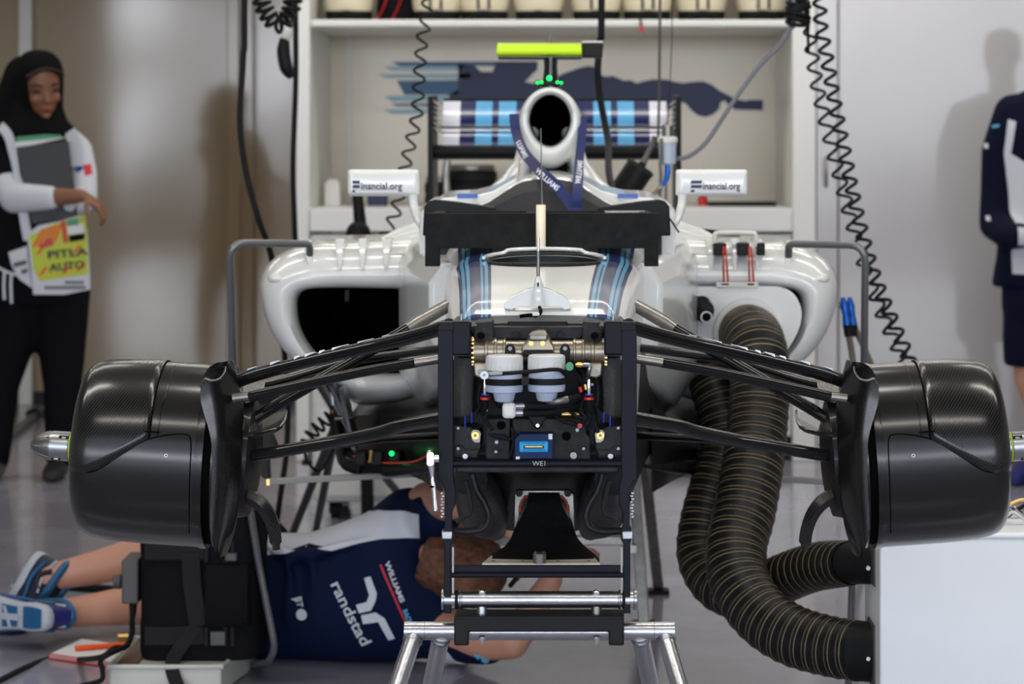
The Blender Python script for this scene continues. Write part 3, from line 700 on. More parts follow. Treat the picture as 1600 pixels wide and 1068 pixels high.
# level sensors left and right
for px, px2 in ((758, 754), (920, 926)):
    sn = obj('pressure_sensor', MB().tube([P(px,592,4.08), P(px,600,4.08), P(px,615,4.08)], [.0026,.0034,.0034], 12), 'chrome', car)
    obj('sensor_ring', MB().lathe([(0,.0045),(.0,.008),(.004,.008),(.004,.0045)], P(px,624,4.08), 'Z', 18), 'red_ring', sn)
    obj('sensor_plug', MB().tube([P(px,624,4.08), P(px,634,4.085), P(px2,645,4.10)], [.0052,.0056,.004], 12), 'black_rubber', sn)
    obj('cable_tie', MB().lathe([(0,.0058),(0,.0066),(.002,.0066),(.002,.0058)], P(px,617,4.08), 'Z', 14), 'blue_tie', sn)
def cables():
    mb = MB()
    for dz in (0, 5, 9): mb.tube([P(704,652+dz,4.12), P(725,653+dz*.8,4.10), P(742,646+dz*.4,4.10), P(752,632,4.11)], .0026, 8, 5)
    return mb
for o in pair('wiring_bundle', cables, 'black_rubber'):
    s = 1 if o.data.vertices[0].co.x < 0 else -1
    for px in (727, 737): 
        p = P(px,656 if px == 727 else 650,4.098)
        obj('cable_tie', MB().tube([Vector((s*p.x,p.y,p.z-.010)), Vector((s*p.x,p.y-.006,p.z)), Vector((s*p.x,p.y,p.z+.006))], .0014, 6), 'blue_tie', o)
# lower electronics plates
def plate(x0, x1, y0, y1, d, m, nm, bev=.002, t=.05, parent=car):
    return obj(nm, MB().box(P(x0,0,d).x, P(x1,0,d).x, d, d+t, P(0,y1,d).z, P(0,y0,d).z), m, parent, bev)
pl1 = plate(759, 797, 654, 718, 4.13, 'grey_composite', 'cover_plate')
pl2 = obj('cover_plate', MB().prism([(P(x,y,4.13).x, P(x,y,4.13).z) for x, y in ((801,654),(914,654),(916,676),(922,684),(922,718),(801,718))], 4.13, 4.18), 'grey_composite', car, .002)
mb = MB().prism([(P(x,y,4.12).x, P(x,y,4.12).z) for x, y in ((824,650),(854,650),(845,668),(840,671),(835,668))], 4.122, 4.14)
obj('hanger_tab', mb, 'black_plastic', pl2, .002)
obj('tab_screw', MB().lathe([(4.116,0),(4.116,.003),(4.123,.0032)], (P(840,0,4.12).x, 0, P(0,664,4.12).z), 'Y', 14), 'chrome', pl2)
for px, py, pp in ((783,665,pl1),(885,682,pl2)):
    obj('plate_bore', MB().lathe([(4.127,.0045),(4.127,.007),(4.133,.007),(4.133,.0045)], (P(px,0,4.12).x, 0, P(0,py,4.12).z), 'Y', 20), 'hole_black', pp)
obj('round_connector', MB().lathe([(4.118,0),(4.118,.0045),(4.118,.0055),(4.131,.0065)], (P(896,0,4.12).x, 0, P(0,711,4.12).z), 'Y', 24), 'dull_metal', pl2)
ecu = obj('electronics_box', MB().prism([(P(x,y,4.10).x, P(x,y,4.10).z) for x, y in ((804,717),(804,686),(812,677),(864,677),(864,717))], 4.10, 4.14), 'navy_box', car, .002)
obj('socket', MB().box(P(811,0,4.09).x, P(857,0,4.09).x, 4.085, 4.10, P(0,706,4.09).z, P(0,689,4.09).z), 'cyan_plastic', ecu, .003)
obj('socket_slot', MB().box(P(818,0,4.09).x, P(850,0,4.09).x, 4.0835, 4.0852, P(0,699.5,4.09).z, P(0,695,4.09).z), 'black_plastic', ecu)
obj('contact_strip', MB().box(P(820,0,4.085).x, P(848,0,4.085).x, 4.082, 4.0838, P(0,698,4.085).z, P(0,696.5,4.085).z), 'brass', ecu)
mb = MB()
for k in range(13):
    for yy_ in (692, 702.5): 
        p = P(817+k*2.8, yy_, 4.085); mb.box(p.x-.0007, p.x+.0007, 4.0842, 4.0852, p.z-.0007, p.z+.0007)
obj('socket_studs', mb, 'navy_box', ecu)
plate(857, 863, 677.5, 686, 4.098, 'paper', 'sticker', 0, .003, ecu)
plate(806, 812, 713, 717, 4.098, 'paper', 'sticker', 0, .003, ecu)
# sensor connectors with cables across the plates
for pts, pc in (([(762,678),(775,681),(787,683),(795,686),(803,682),(812,676)], (776,690)), ([(868,650),(880,657),(893,661),(905,664),(918,662),(924,640)], (902,671))):
    cb = obj('sensor_lead', MB().tube([P(x,y,4.105) for x, y in pts], [.0012,.0035,.0042,.0022,.0012,.0012], 10, 5), 'black_rubber', car)
    obj('cable_tie', MB().lathe([(4.095,0),(4.095,.0028),(4.10,.0028)], (P(pc[0],0,4.1).x, 0, P(0,pc[1],4.1).z), 'Y', 10), 'blue_fluid_plastic', cb)
obj('red_connector', MB().lathe([(4.09,0),(4.09,.0038),(4.10,.0038)], (P(906,0,4.1).x, 0, P(0,664,4.1).z), 'Y', 12), 'red_ring', car)
obj('yellow_cylinder', MB().tube([P(878,647,4.15), P(905,647,4.15)], .006, 16), 'brass', car)
# pickup brackets with brass bush and lower corner
def pick(): 
    return MB().prism([(P(x,y,4.12).x, P(x,y,4.12).z) for x, y in ((706,660),(722,664),(736,668),(750,672),(752,700),(745,718),(706,718))], 4.13, 4.19)
for o in pair('pickup_bracket', pick, 'dark_composite', .003):
    s = 1 if o.data.vertices[0].co.x < 0 else -1
    b0 = P(743,679,4.12)
    obj('bush_plate', MB().prism([(s*P(x,y,4.12).x, P(x,y,4.12).z) for x, y in ((735,676),(739,671),(747,671),(752,677),(750,692),(742,692),(737,688))], 4.122, 4.132), 'dull_metal', o, .001)
    obj('brass_bush', MB().lathe([(4.112,.0022),(4.112,.0062),(4.124,.0066),(4.124,.0022)], (s*b0.x, 0, b0.z), 'Y', 20, cap=False), 'brass', o)
    b1 = P(727,712,4.12)
    obj('hex_bolt', MB().lathe([(4.115,.0015),(4.115,.0042),(4.131,.0046)], (s*b1.x, 0, b1.z), 'Y', 18), 'steel', o)
    obj('grey_seam', MB().tube([Vector((s*p.x,p.y,p.z)) for p in (P(708,696,4.128),P(722,697,4.128),P(728,702,4.128),P(748,702,4.128))], .0012, 6, 3), 'grey_composite', o)
for pts in ([(916,560),(930,585),(934,612),(930,640),(922,668)], [(905,590),(912,612),(908,640),(918,655)], [(762,596),(768,615),(776,632),(784,636)], [(752,600),(748,625),(756,652),(770,672)], [(884,634),(900,650),(925,656),(935,676)], [(800,668),(803,690),(798,712)], [(914,600),(925,625),(920,648),(905,662)]):
    obj('black_line', MB().tube([P(x,y,4.115-.004*(i%2)) for i,(x,y) in enumerate(pts)], .0031, 8, 5), 'black_rubber', car)
for px, py in ((906,608),(914,604)):
    obj('colour_sleeve', MB().tube([P(px,py-4,4.09), P(px+2,py+4,4.09)], .0036, 10), 'red_ring' if px == 906 else 'brass', car)
for px, py in ((716,668),(716,700),(966,668),(966,700),(775,705),(912,700),(760,640),(925,600)):
    obj('small_bolt', MB().lathe([(4.116,.001),(4.116,.0024),(4.13,.003)], (P(px,0,4.12).x, 0, P(0,py,4.12).z), 'Y', 10), 'dull_metal', car)
# ---- belly of the chassis under the bulkhead
rs = []
for y, hw, zb, zt in ((4.25,.150,.765,.80),(4.40,.152,.725,.80),(4.6,.157,.682,.82),(4.85,.172,.548,.84),(5.1,.182,.535,.86),(5.5,.22,.545,.86),(6.0,.28,.55,.8)):
    rs.append([Vector((x, y, z)) for x, z in ((-hw,zt),(-hw,zt-.05),(-hw*.96,zb+.06),(-hw*.8,zb+.025),(-hw*.5,zb+.008),(0,zb),(hw*.5,zb+.008),(hw*.8,zb+.025),(hw*.96,zb+.06),(hw,zt-.05),(hw,zt))])
obj('chassis_belly', MB().rings(rs), 'dark_composite', car)
obj('keel_pod', MB().ell((0,4.72,P(0,745,4.65).z), (.022,.06,.045)), 'carbon_plain', car)
def bellypod(): return MB().tube([P(735,748,4.5), P(745,770,4.62), P(756,800,4.72), P(775,828,4.8)], [.03,.042,.045,.02], 16, 5)
pair('belly_fairing', bellypod, 'dark_composite')
# keel plate and mounting foot
kb = thing('keel_bracket', None, None); kb.parent = car
outl = [(P(x,y,4.62).x, P(x,y,4.62).z) for x, y in ((803,834),(804,772),(809,765),(890,765),(897,772),(898,834),(889,834),(888,790),(878,775),(820,775),(812,790),(811,834))]
obj('seal_plate', MB().prism(outl, 4.62, 4.635), 'dull_metal', kb, .002)
obj('red_seal', MB().tube([P(813,800,4.618), P(815,783,4.618), P(826,774,4.618), P(850,771,4.618), P(873,774,4.618), P(885,783,4.618), P(887,800,4.618)], .002, 8, 4), 'red_strap', kb)
for px in (811, 887):
    obj('plate_bolt', MB().lathe([(4.605,.0015),(4.605,.0062),(4.62,.0066)], (P(px,0,4.6).x, 0, P(0,771,4.6).z), 'Y', 18), 'black_plastic', kb)
rs = []
for y_, a, b_, d, t in ((771,826,874,4.60,.03),(790,822,879,4.57,.05),(820,808,893,4.52,.06),(848,797,902,4.46,.06),(862,787,914,4.42,.06),(874,766,930,4.38,.06),(880,757,937,4.36,.05)):
    p, q = P(a,y_,d), P(b_,y_,d); rs.append([p, p.lerp(q,.5)+Vector((0,-.012,0)), q, q+Vector((0,t,0)), p.lerp(q,.5)+Vector((0,t+.01,0)), p+Vector((0,t,0))])
obj('funnel', MB().rings(rs), 'dark_composite', kb)
p, q = P(753,883,4.34), P(938,883,4.34)
obj('foot_plate', MB().prism([(p.x,4.34),(q.x,4.34),(q.x-.012,4.42),(p.x+.012,4.42)], p.z-.002, p.z+.004, 'XY'), 'cream_trim', kb, .001)
obj('foot_knob', MB().lathe([(0,.011),(.016,.011),(.02,.008)], P(843,879,4.335), 'Z', 18), 'dull_metal', kb)
for px in (771, 817, 872, 920):
    obj('foot_rivet', MB().ell(P(px,877,4.36), (.004,.004,.002), n=10, m=6), 'steel', kb)

# ---- suspension
def arm(name, pts, ds, rs_, m='arm_carbon', flat=.62, n=14, k=5, parent=car):
    def b(): return MB().tube([P(x, y, d) for (x, y), d in zip(pts, ds)], rs_, n, k, flat=flat, up=(0,.2,1))
    return pair(name, b, m, 0, parent)
ua = arm('upper_front_arm', [(352,604),(385,590),(440,574),(560,546),(640,527),(705,508)], [4.45,4.42,4.40,4.35,4.3,4.25], [.019,.018,.017,.017,.018,.019])
for o, s in zip(ua, (1,-1)):
    for a, b_ in ((388,402),(424,438),(461,470),(478,494),(500,508),(520,546),(560,585),(598,610)):
        dc = 4.42-(a-385)/175*.07; xa_, xb_ = s*P(a,0,dc).x, s*P(b_,0,dc).x; x0_, x1_ = min(xa_,xb_), max(xa_,xb_)
        decal('marking', [(x0_,dc-.0135),(x1_,dc-.0135),(x1_,dc+.002),(x0_,dc+.002)], (0,0,1.4), (1,0,0), (0,1,0), (0,0,-1), [o], 'light_print', o, .006, .0009)
arm('upper_rear_arm', [(352,612),(420,600),(520,570),(600,556),(705,543)], [4.55,4.62,4.78,4.88,5.0], [.015,.014,.013,.013,.014])
tr = arm('track_rod', [(392,619),(440,608),(560,582),(650,566)], [4.36,4.34,4.28,4.24], [.0115,.011,.0105,.0105], 'arm_carbon', .8)
for o, s in zip(tr, (1,-1)):
    for a, b_ in (((364,622),(396,618)),((648,566),(700,558))):
        d = 4.36 if a[0] < 500 else 4.235
        obj('rod_end', MB().tube([Vector((s*v.x,v.y,v.z)) for v in (P(*a,d), P(*b_,d))], .0102, 14, flat=.8), 'dull_metal', o)
pr = arm('pushrod', [(368,672),(440,628),(540,570),(636,514)], [4.46,4.5,4.56,4.62], [.0125,.013,.0135,.0125], 'arm_carbon', .8)
for o, s in zip(pr, (1,-1)):
    obj('rod_end', MB().tube([Vector((s*v.x,v.y,v.z)) for v in (P(632,517,4.618), P(652,504,4.63), P(700,477,4.66))], [.0105,.0125,.0115], 14), 'dull_metal', o)
arm('lower_front_arm', [(356,718),(430,706),(520,690),(590,676),(632,664),(705,652)], [4.45,4.42,4.38,4.33,4.30,4.22], [.0165,.017,.017,.0175,.0175,.019])
arm('lower_rear_arm', [(356,712),(480,700),(600,686),(705,680)], [4.52,4.7,4.88,5.05], [.013,.012,.012,.013])

# ---- brake drums with ducts
def drum(s):
    cen = Vector((-.665*1, 4.5, P(0,706,4.5).z))
    tilt = math.radians(3.6)
    M = Matrix.Rotation(tilt, 4, 'Y')       # left side: top leans inward
    def T(mb):
        mb.v = [tuple(cen+(M @ (Vector(v)-cen))) for v in mb.v]
        if s == -1: mb.v = [(-x, y, z) for x, y, z in mb.v]
        return mb
    R = .1565
    def prof_pts(): return [(-.796,.03),(-.7955,.118),(-.793,.130),(-.787,.1395),(-.778,.1465),(-.763,.1515),(-.743,.1545),(-.715,.1564),(-.68,.1575),(-.60,.158),(-.578,.158)]
    root = obj('brake_drum', T(MB().lathe(prof_pts(), (0,cen.y,cen.z), 'X', 96)), 'carbon_fine', car)
    # coarse weave outer shell, a hair above the drum, above the S seam
    def rad(x):
        pp = prof_pts()
        for a, b_ in zip(pp[:-1], pp[1:]):
            if a[0] <= x <= b_[0]: return a[1]+(b_[1]-a[1])*(x-a[0])/(b_[0]-a[0])
        return pp[-1][1]
    def on(px, py, off=0.0):      # point of the drum's skin seen at this height
        x = P(px,0,4.345).x; r = rad(x)+off
        zz = P(0,py,4.36).z-cen.z; ph = math.asin(max(-1,min(1,zz/r)))
        return Vector((x, cen.y-r*math.cos(ph), cen.z+r*math.sin(ph)))
    seamA = [(130,744),(150,737),(180,718),(205,698),(225,685)]
    xs = [P(q,0,4.345).x for q in (118,124,132,142,152,165,180,195,210,225)]
    seam_px = lambda px: 744-(744-685)*max(0,min(1,(px-130)/95))**1.25
    mb = MB(); rows = []
    for px in (102.5,104,106,109,113,118,122,126,132,140,150,162,176,190,205,218,229):
        x = P(px,0,4.345).x; r = rad(x)+.0012
        zz = P(0,seam_px(px),4.36).z-cen.z; ph0 = math.asin(max(-.99,min(.99,zz/r)))
        row = [Vector((x, cen.y-r*math.cos(a), cen.z+r*math.sin(a))) for a in (ph0+(PI*1.35-ph0)*k/40 for k in range(41))]
        rows.append(row)
    for i in range(len(rows)-1):
        pass
    mb.rings(rows, closed=False); 
    sh = obj('outer_shell', T(mb), 'carbon_coarse', root); sd = sh.modifiers.new('thick', 'SOLIDIFY'); sd.thickness = .0012; sd.offset = 1
    def seam(pts, w=.0011, nm='panel_seam'): obj(nm, T(MB().tube([on(x, y, .0006) for x, y in pts], w, 6, 5)), 'hole_black', root)
    seam([(126,744),(150,738),(180,717),(205,698),(232,683),(262,675),(286,673),(294,678),(297,695),(298,740),(298,790),(296,832)])
    x = P(230,0,4.345).x
    obj('panel_seam', T(MB().tube([Vector((x, cen.y-(rad(x)+.001)*math.cos(a), cen.z+(rad(x)+.001)*math.sin(a))) for a in (.27+k*.128 for k in range(18))], .0016, 6)), 'hole_black', root)
    x2 = P(243,0,4.345).x
    obj('panel_ridge', T(MB().tube([Vector((x2+(.004 if a > .7 else 0), cen.y-(rad(x2)+.0003)*math.cos(a), cen.z+(rad(x2)+.0003)*math.sin(a))) for a in (.30+k*.06 for k in range(20))], .0011, 6)), 'carbon_plain', root)
    a_ = on(222,672,.0006); b_ = on(246,672,.0006)
    obj('inspection_slot', T(MB().tube([a_, b_], .004, 10, flat=.25)), 'hole_black', root)
    sc = on(259,707,.0)
    obj('screw', T(MB().lathe([(-.002,.0),(-.002,.0012),(-.002,.0032),(.002,.0034)], sc, 'Y', 16)), 'steel', root)
    obj('screw_recess', T(MB().lathe([(-.0026,0),(-.0026,.0014)], sc, 'Y', 12)), 'hole_black', root)
    # inner rings
    obj('rim_ring', T(MB().lathe([(-.579,.140),(-.579,.1595),(-.574,.1605),(-.566,.1600),(-.565,.14)], (0,cen.y,cen.z), 'X', 96)), 'carbon_plain', root)
    obj('dark_gap', T(MB().lathe([(-.566,.12),(-.566,.152),(-.545,.152),(-.545,.12)], (0,cen.y,cen.z), 'X', 72)), 'hole_black', root)
    obj('rim_ring', T(MB().lathe([(-.552,.13),(-.552,.158),(-.546,.159),(-.54,.156),(-.53,.13)], (0,cen.y,cen.z), 'X', 96)), 'carbon_plain', root)
    obj('upright', T(MB().lathe([(-.54,.05),(-.54,.11),(-.50,.10),(-.49,.06)], (0,cen.y,cen.z), 'X', 32)), 'dark_composite', root)
    # curved end fence
    prof = [(566,340,358),(572,328,360),(585,319,362),(600,314,364),(618,313,369),(632,315,373),(650,320,374),(670,326,374),(690,330,373),(720,331,371),(760,330,370),(800,328,366),(830,329,361),(855,334,354),(872,340,348)]
    N = 14; d0 = 4.335
    def row(q, back):
        y_, a, b2 = q; out = []
        for k in range(N+1):
            t = k/N; w = math.sin(PI*min(1,t*1.0))
            bul = .020*math.sin(PI*t)*(1 if y_ < 680 else .55)+.030*t
            p = P(a+(b2-a)*t, y_, d0); out.append(Vector((p.x, p.y-.012*math.sin(PI*t)+.055*t+(.004 if back else 0), p.z)))
        return out
    fr = [row(q, 0) for q in prof]; br = [row(q, 1) for q in prof]
    loops = [f+list(reversed(bk_)) for f, bk_ in zip(fr, br)]
    pts = [[loops[i][j] for i in range(len(loops))] for j in range(len(loops[0]))]
    dn = [spline(c_, [0]*len(c_), 3)[0] for c_ in pts]
    L2 = [[dn[j][i] for j in range(len(dn))] for i in range(len(dn[0]))]
    fen = MB().rings(L2)
    if s == -1: fen.v = [(-x, y, z) for x, y, z in fen.v]
    fence = obj('end_fence', fen, 'carbon_bronze' if 0 else 'carbon_plain', root)
    lip = [P(314,604,d0-.008), P(320,592,d0-.016), P(331,594,d0-.018), P(342,592,d0-.01), P(350,582,d0+.01), P(352,572,d0+.03)]
    lb = MB().tube(lip, .0022, 8, 5)
    if s == -1: lb.v = [(-x, y, z) for x, y, z in lb.v]
    obj('fence_lip', lb, 'dull_metal', fence)
    # axle and wheel nut
    ax = obj('axle', T(MB().lathe([(-.862,.0250),(-.858,.0257),(-.83,.0257),(-.828,.0240),(-.826,.0257),(-.816,.0257),(-.813,.0275),(-.800,.0275)], (.012,cen.y,cen.z+.0), 'X', 40)), 'steel', root)
    obj('axle_tip', T(MB().lathe([(-.898,.0025),(-.896,.007),(-.890,.0135),(-.880,.0195),(-.870,.0232),(-.861,.0248)], (.012,cen.y,cen.z), 'X', 24)), 'dull_metal', ax)
    mb = MB()
    for k in range(8):
        a = 2*PI*k/8
        mb.tube([Vector((-.885,cen.y+.006*math.cos(a),cen.z+.006*math.sin(a))), Vector((-.869,cen.y+.0195*math.cos(a),cen.z+.0195*math.sin(a))), Vector((-.852,cen.y+.0250*math.cos(a),cen.z+.025*math.sin(a)))], .0013, 6)
    obj('tip_fins', T(mb), 'steel', ax)
    mat_g = 'yellow_green'
    obj('green_line', T(MB().lathe([(-.8285,.0243),(-.8285,.0261),(-.8268,.0261),(-.8268,.0243)], (.012,cen.y,cen.z), 'X', 40)), mat_g, ax)
    for a, x0 in ((.75,-.826),(-.9,-.838)):
        p = Vector((x0, cen.y-.0256*math.cos(a), cen.z+.0256*math.sin(a)))
        obj('drive_lug', T(MB().box(p.x-.008, p.x+.008, p.y-.0015, p.y+.003, p.z-.003, p.z+.003)), 'black_plastic', ax)
        obj('lug_face', T(MB().box(p.x-.003, p.x+.004, p.y-.0022, p.y+.002, p.z-.0015, p.z+.0015)), 'dull_metal', ax)
    # duct blades between the drum and the arms
    def M2(pts): 
        return [Vector((s*v.x, v.y, v.z)) for v in pts]
    def blade(nm, pts, d, m, th=.006):
        f = [P(x, y, d) for x, y in pts]
        n = len(f); f2 = [p+Vector((0,.09,-.004)) for p in f]
        mb = MB(); mb.add(M2(f)+M2(f2), [tuple(range(n)), tuple(reversed(range(n,2*n)))]+[(i,(i+1)%n,n+(i+1)%n,n+i) for i in range(n)]); obj(nm, mb, m, root, .001)
    def scoop(nm, a, b2, w0, w1, drop):
        mb = MB(); rs_ = []
        for t in (0,.2,.4,.6,.8,1):
            p = P(a[0]+(b2[0]-a[0])*t, a[1]+(b2[1]-a[1])*t, 4.43); w = w0+(w1-w0)*t
            rs_.append(M2([p+Vector((0,-.02,-drop*(.2+.8*t)*.0)), p+Vector((0,.02+w*.5,drop*.35)), p+Vector((0,.04+w,drop)), p+Vector((0,.042+w,drop-.005)), p+Vector((0,.02+w*.5,drop*.35-.005)), p+Vector((0,-.02,-.006))]))
        mb.rings(rs_); obj(nm, mb, 'carbon_bronze', root)
    for pol in ([(364,600,4.56),(390,596,4.56),(415,594,4.56),(412,606,4.50),(408,616,4.46),(392,621,4.44),(364,628,4.43)], [(362,664,4.54),(410,652,4.56),(447,640,4.58),(445,652,4.52),(440,663,4.47),(430,669,4.44),(400,677,4.42),(364,685,4.41)]):
        f = M2([P(x, y, d) for x, y, d in pol]); n = len(f); f2 = [p+Vector((0,.008,-.008)) for p in f]
        mb = MB(); mb.add(f+f2, [tuple(range(n)), tuple(reversed(range(n,2*n)))]+[(i,(i+1)%n,n+(i+1)%n,n+i) for i in range(n)]); obj('duct_blade', mb, 'bronze_blade', root, .001)
    obj('blade_lip', MB().tube(M2([P(364,686,4.41), P(400,678,4.42), P(430,670,4.44), P(441,663,4.47), P(446,652,4.52), P(447,641,4.57)]), .0024, 8, 5), 'carbon_plain', root)
    # banana shaped lower vane
    mb = MB(); path = [(362,768),(385,774),(405,786),(420,805),(429,830),(432,858)]
    ctr, _ = spline([P(x, y, 4.44) for x, y in path], [0]*6, 6); rs_ = []
    for i, p in enumerate(ctr):
        t = (ctr[min(i+1,len(ctr)-1)]-ctr[max(i-1,0)]).normalized(); nrm = Vector((t.z,0,-t.x)); e = i/(len(ctr)-1)
        w = .0125*(1-.15*e)*(1 if e < .93 else .6)
        rs_.append(M2([p-nrm*w+Vector((0,-.004,0)), p+Vector((0,-.012,0)), p+nrm*w+Vector((0,-.004,0)), p+nrm*w+Vector((0,.045*(1-.5*e),0)), p-nrm*w*.6+Vector((0,.05*(1-.5*e),0))]))
    obj('lower_vane', MB().rings(rs_), 'carbon_coarse', root)
    obj('thin_stay', MB().tube(M2([P(362,715,4.5), P(352,800,4.5), P(345,840,4.45)]), .004, 8), 'carbon_plain', root)
    return root
drum(1); drum(-1)
# ---- sidepods
DS = 6.0
def q(x, y, d=DS): p = P(x, y, d); return (p.x, p.z)
outer_px = [(704,374),(665,374),(600,377),(540,380),(490,381),(452,389),(424,402),(406,420),(398,442),(399,468),(406,500),(420,530),(440,556),(468,580),(500,597),(530,618),(556,640),(610,636),(650,626),(680,604),(704,590)]
inner_px = [(630,458),(624,452),(600,451),(540,450),(490,451),(472,455),(463,464),(461,480),(464,505),(474,530),(490,552),(512,570),(545,583),(590,586),(625,585),(633,578),(633,540),(633,500),(633,470)]
def resample(poly, c, n, smooth=True):
    pts = [Vector((x, y, 0)) for x, y in poly]
    if smooth: pts = spline(pts, [0]*len(pts), 6, True)[0]
    out = []
    for k in range(n):
        a = 2*PI*k/n; d = Vector((math.cos(a), math.sin(a), 0)); best = 0
        for i in range(len(pts)):
            p, r = pts[i-1], pts[i]; e = r-p; den = d.x*e.y-d.y*e.x
            if abs(den) < 1e-12: continue
            w = p-Vector((c[0], c[1], 0)); t = (w.x*e.y-w.y*e.x)/den; u = (w.x*d.y-w.y*d.x)/den
            if t > best and -1e-6 <= u <= 1+1e-6: best = t
        out.append(Vector((c[0]+d.x*best, 0, c[1]+d.y*best)))
    return out
cc = q(560, 510); NP = 120
O = resample([q(*p) for p in outer_px], cc, NP); I = resample([q(*p) for p in inner_px], cc, NP)
def mixr(a, b_, t, y): return [Vector((u.x+(v.x-u.x)*t, y, u.z+(v.z-u.z)*t)) for u, v in zip(a, b_)]
def scl(a, k, y, dx=0, dz=0): 
    c0, c1 = cc[0]+.15, cc[1]+.03
    return [Vector((c0+(v.x-c0)*k+dx, y, c1+(v.z-c1)*k+dz)) for v in a]
def podshell():
    rs = [mixr(I,O,-.01,6.45), mixr(I,O,-.01,6.06), mixr(I,O,.0,6.02), mixr(I,O,.06,5.992), mixr(I,O,.18,5.975), mixr(I,O,.35,5.975), mixr(I,O,.55,5.985), mixr(I,O,.75,6.01), mixr(I,O,.9,6.05), mixr(I,O,.98,6.10), scl(O,1,6.18), scl(O,1.0,6.4), scl(O,.97,6.7,.01), scl(O,.88,7.0,.04), scl(O,.75,7.35,.10), scl(O,.55,7.7,.18,-.03)]
    return MB().rings(rs, False, True)
pods = pair('sidepod', podshell, 'white_paint', smooth=60)
for o, s in zip(pods, (1,-1)):
    def fx(mb):
        if s == -1: mb.v = [(-x, y, z) for x, y, z in mb.v]
        return mb
    obj('inlet_duct', fx(MB().rings([mixr(I,O,-.02,6.04), mixr(I,O,-.05,6.3), mixr(I,O,-.4,6.5)], False, True)), 'hole_black', o)
    if s == 1: obj('radiator_fin', fx(MB().box(*(P(540,0,6.1).x, P(546,0,6.1).x), 6.08, 6.12, P(0,470,6.1).z, P(0,452,6.1).z)), 'dark_composite', o)
    for x0, x1, xb in ((524,538,531),(560,573,566),(597,611,603)):
        rs = []
        for y_, a, b_, d in ((373,x0,x1,6.0),(390,x0+1,x1-2,5.985),(408,xb-4,xb+4,5.975),(422,xb-1.5,xb+1.5,5.97)):
            p, r = P(a,y_,d), P(b_,y_,d); rs.append([p, r, r+Vector((0,.10,0)), p+Vector((0,.10,0))])
        obj('vortex_fin', fx(MB().rings(rs)), 'white_paint', o, .002)
    obj('camera_bump', fx(MB().ell(P(438,435,6.03), (.030,.05,.017))), 'white_paint', o)
    rs = []
    for y_, a, b_ in ((376,474,487),(395,476,488),(425,483,487)):
        p, r = P(a,y_,5.99), P(b_,y_,5.99); rs.append([p, r, r+Vector((0,.08,0)), p+Vector((0,.08,0))])
    obj('edge_fin', fx(MB().rings(rs)), 'white_paint', o, .002)
    obj('rear_bump', fx(MB().tube([P(600,382,6.2), P(635,372,6.2), P(668,366,6.2)], [.02,.03,.04], 16, 4)), 'white_paint', o)
    obj('wing_shoulder', fx(MB().tube([P(602,397,5.95), P(640,396,5.9), P(690,402,5.8)], [.004,.010,.016], 12, 3, flat=.35)), 'white_paint', o)
    obj('square_badge', fx(MB().box(P(668,0,5.97).x, P(678,0,5.97).x, 5.968, 5.975, P(0,472,5.97).z, P(0,457,5.97).z)) if s == 1 else fx(MB().box(P(668,0,5.97).x, P(670,0,5.97).x, 5.968, 5.975, P(0,494,5.97).z, P(0,484,5.97).z)), 'navy_print', o)
t0 = P(1025,492,5.9); text('side_lettering', 'AS', .026, P(1022,492,5.962), (1,0,0), (0,0,1), 'navy_print', pods[1], bold=.001)
# the body between pod and tub, white above and dark below
def flank():
    rs = []
    for y, a, b_, zt, zb in ((5.35,.17,.24,1.03,.80),(5.6,.19,.30,1.04,.74),(5.9,.2,.34,1.05,.68),(6.3,.2,.36,1.06,.66)):
        rs.append([Vector((-x, y, z)) for x, z in ((a,zt),(b_-.03,zt),(b_,zt-.04),(b_,zb+.08),(b_-.05,zb),(a,zb))])
    return MB().rings(rs)
pair('chassis_flank', flank, 'white_paint', .01)
def darkside():
    rs = []
    for x, y, zt in ((690,5.55,.71),(660,5.75,.665),(630,5.9,.655),(590,6.0,.650),(562,6.08,.640),(545,6.25,.62)):
        p = P(x,700,y); rs.append([Vector((p.x,y,zt)), Vector((p.x,y-.01,zt-.06)), Vector((p.x-.0,y+.02,.56)), Vector((p.x,y+.03,.525)), Vector((p.x,y+.5,.525)), Vector((p.x,y+.5,zt))])
    return MB().rings(rs)
ds = pair('lower_bodywork', darkside, 'dark_composite')
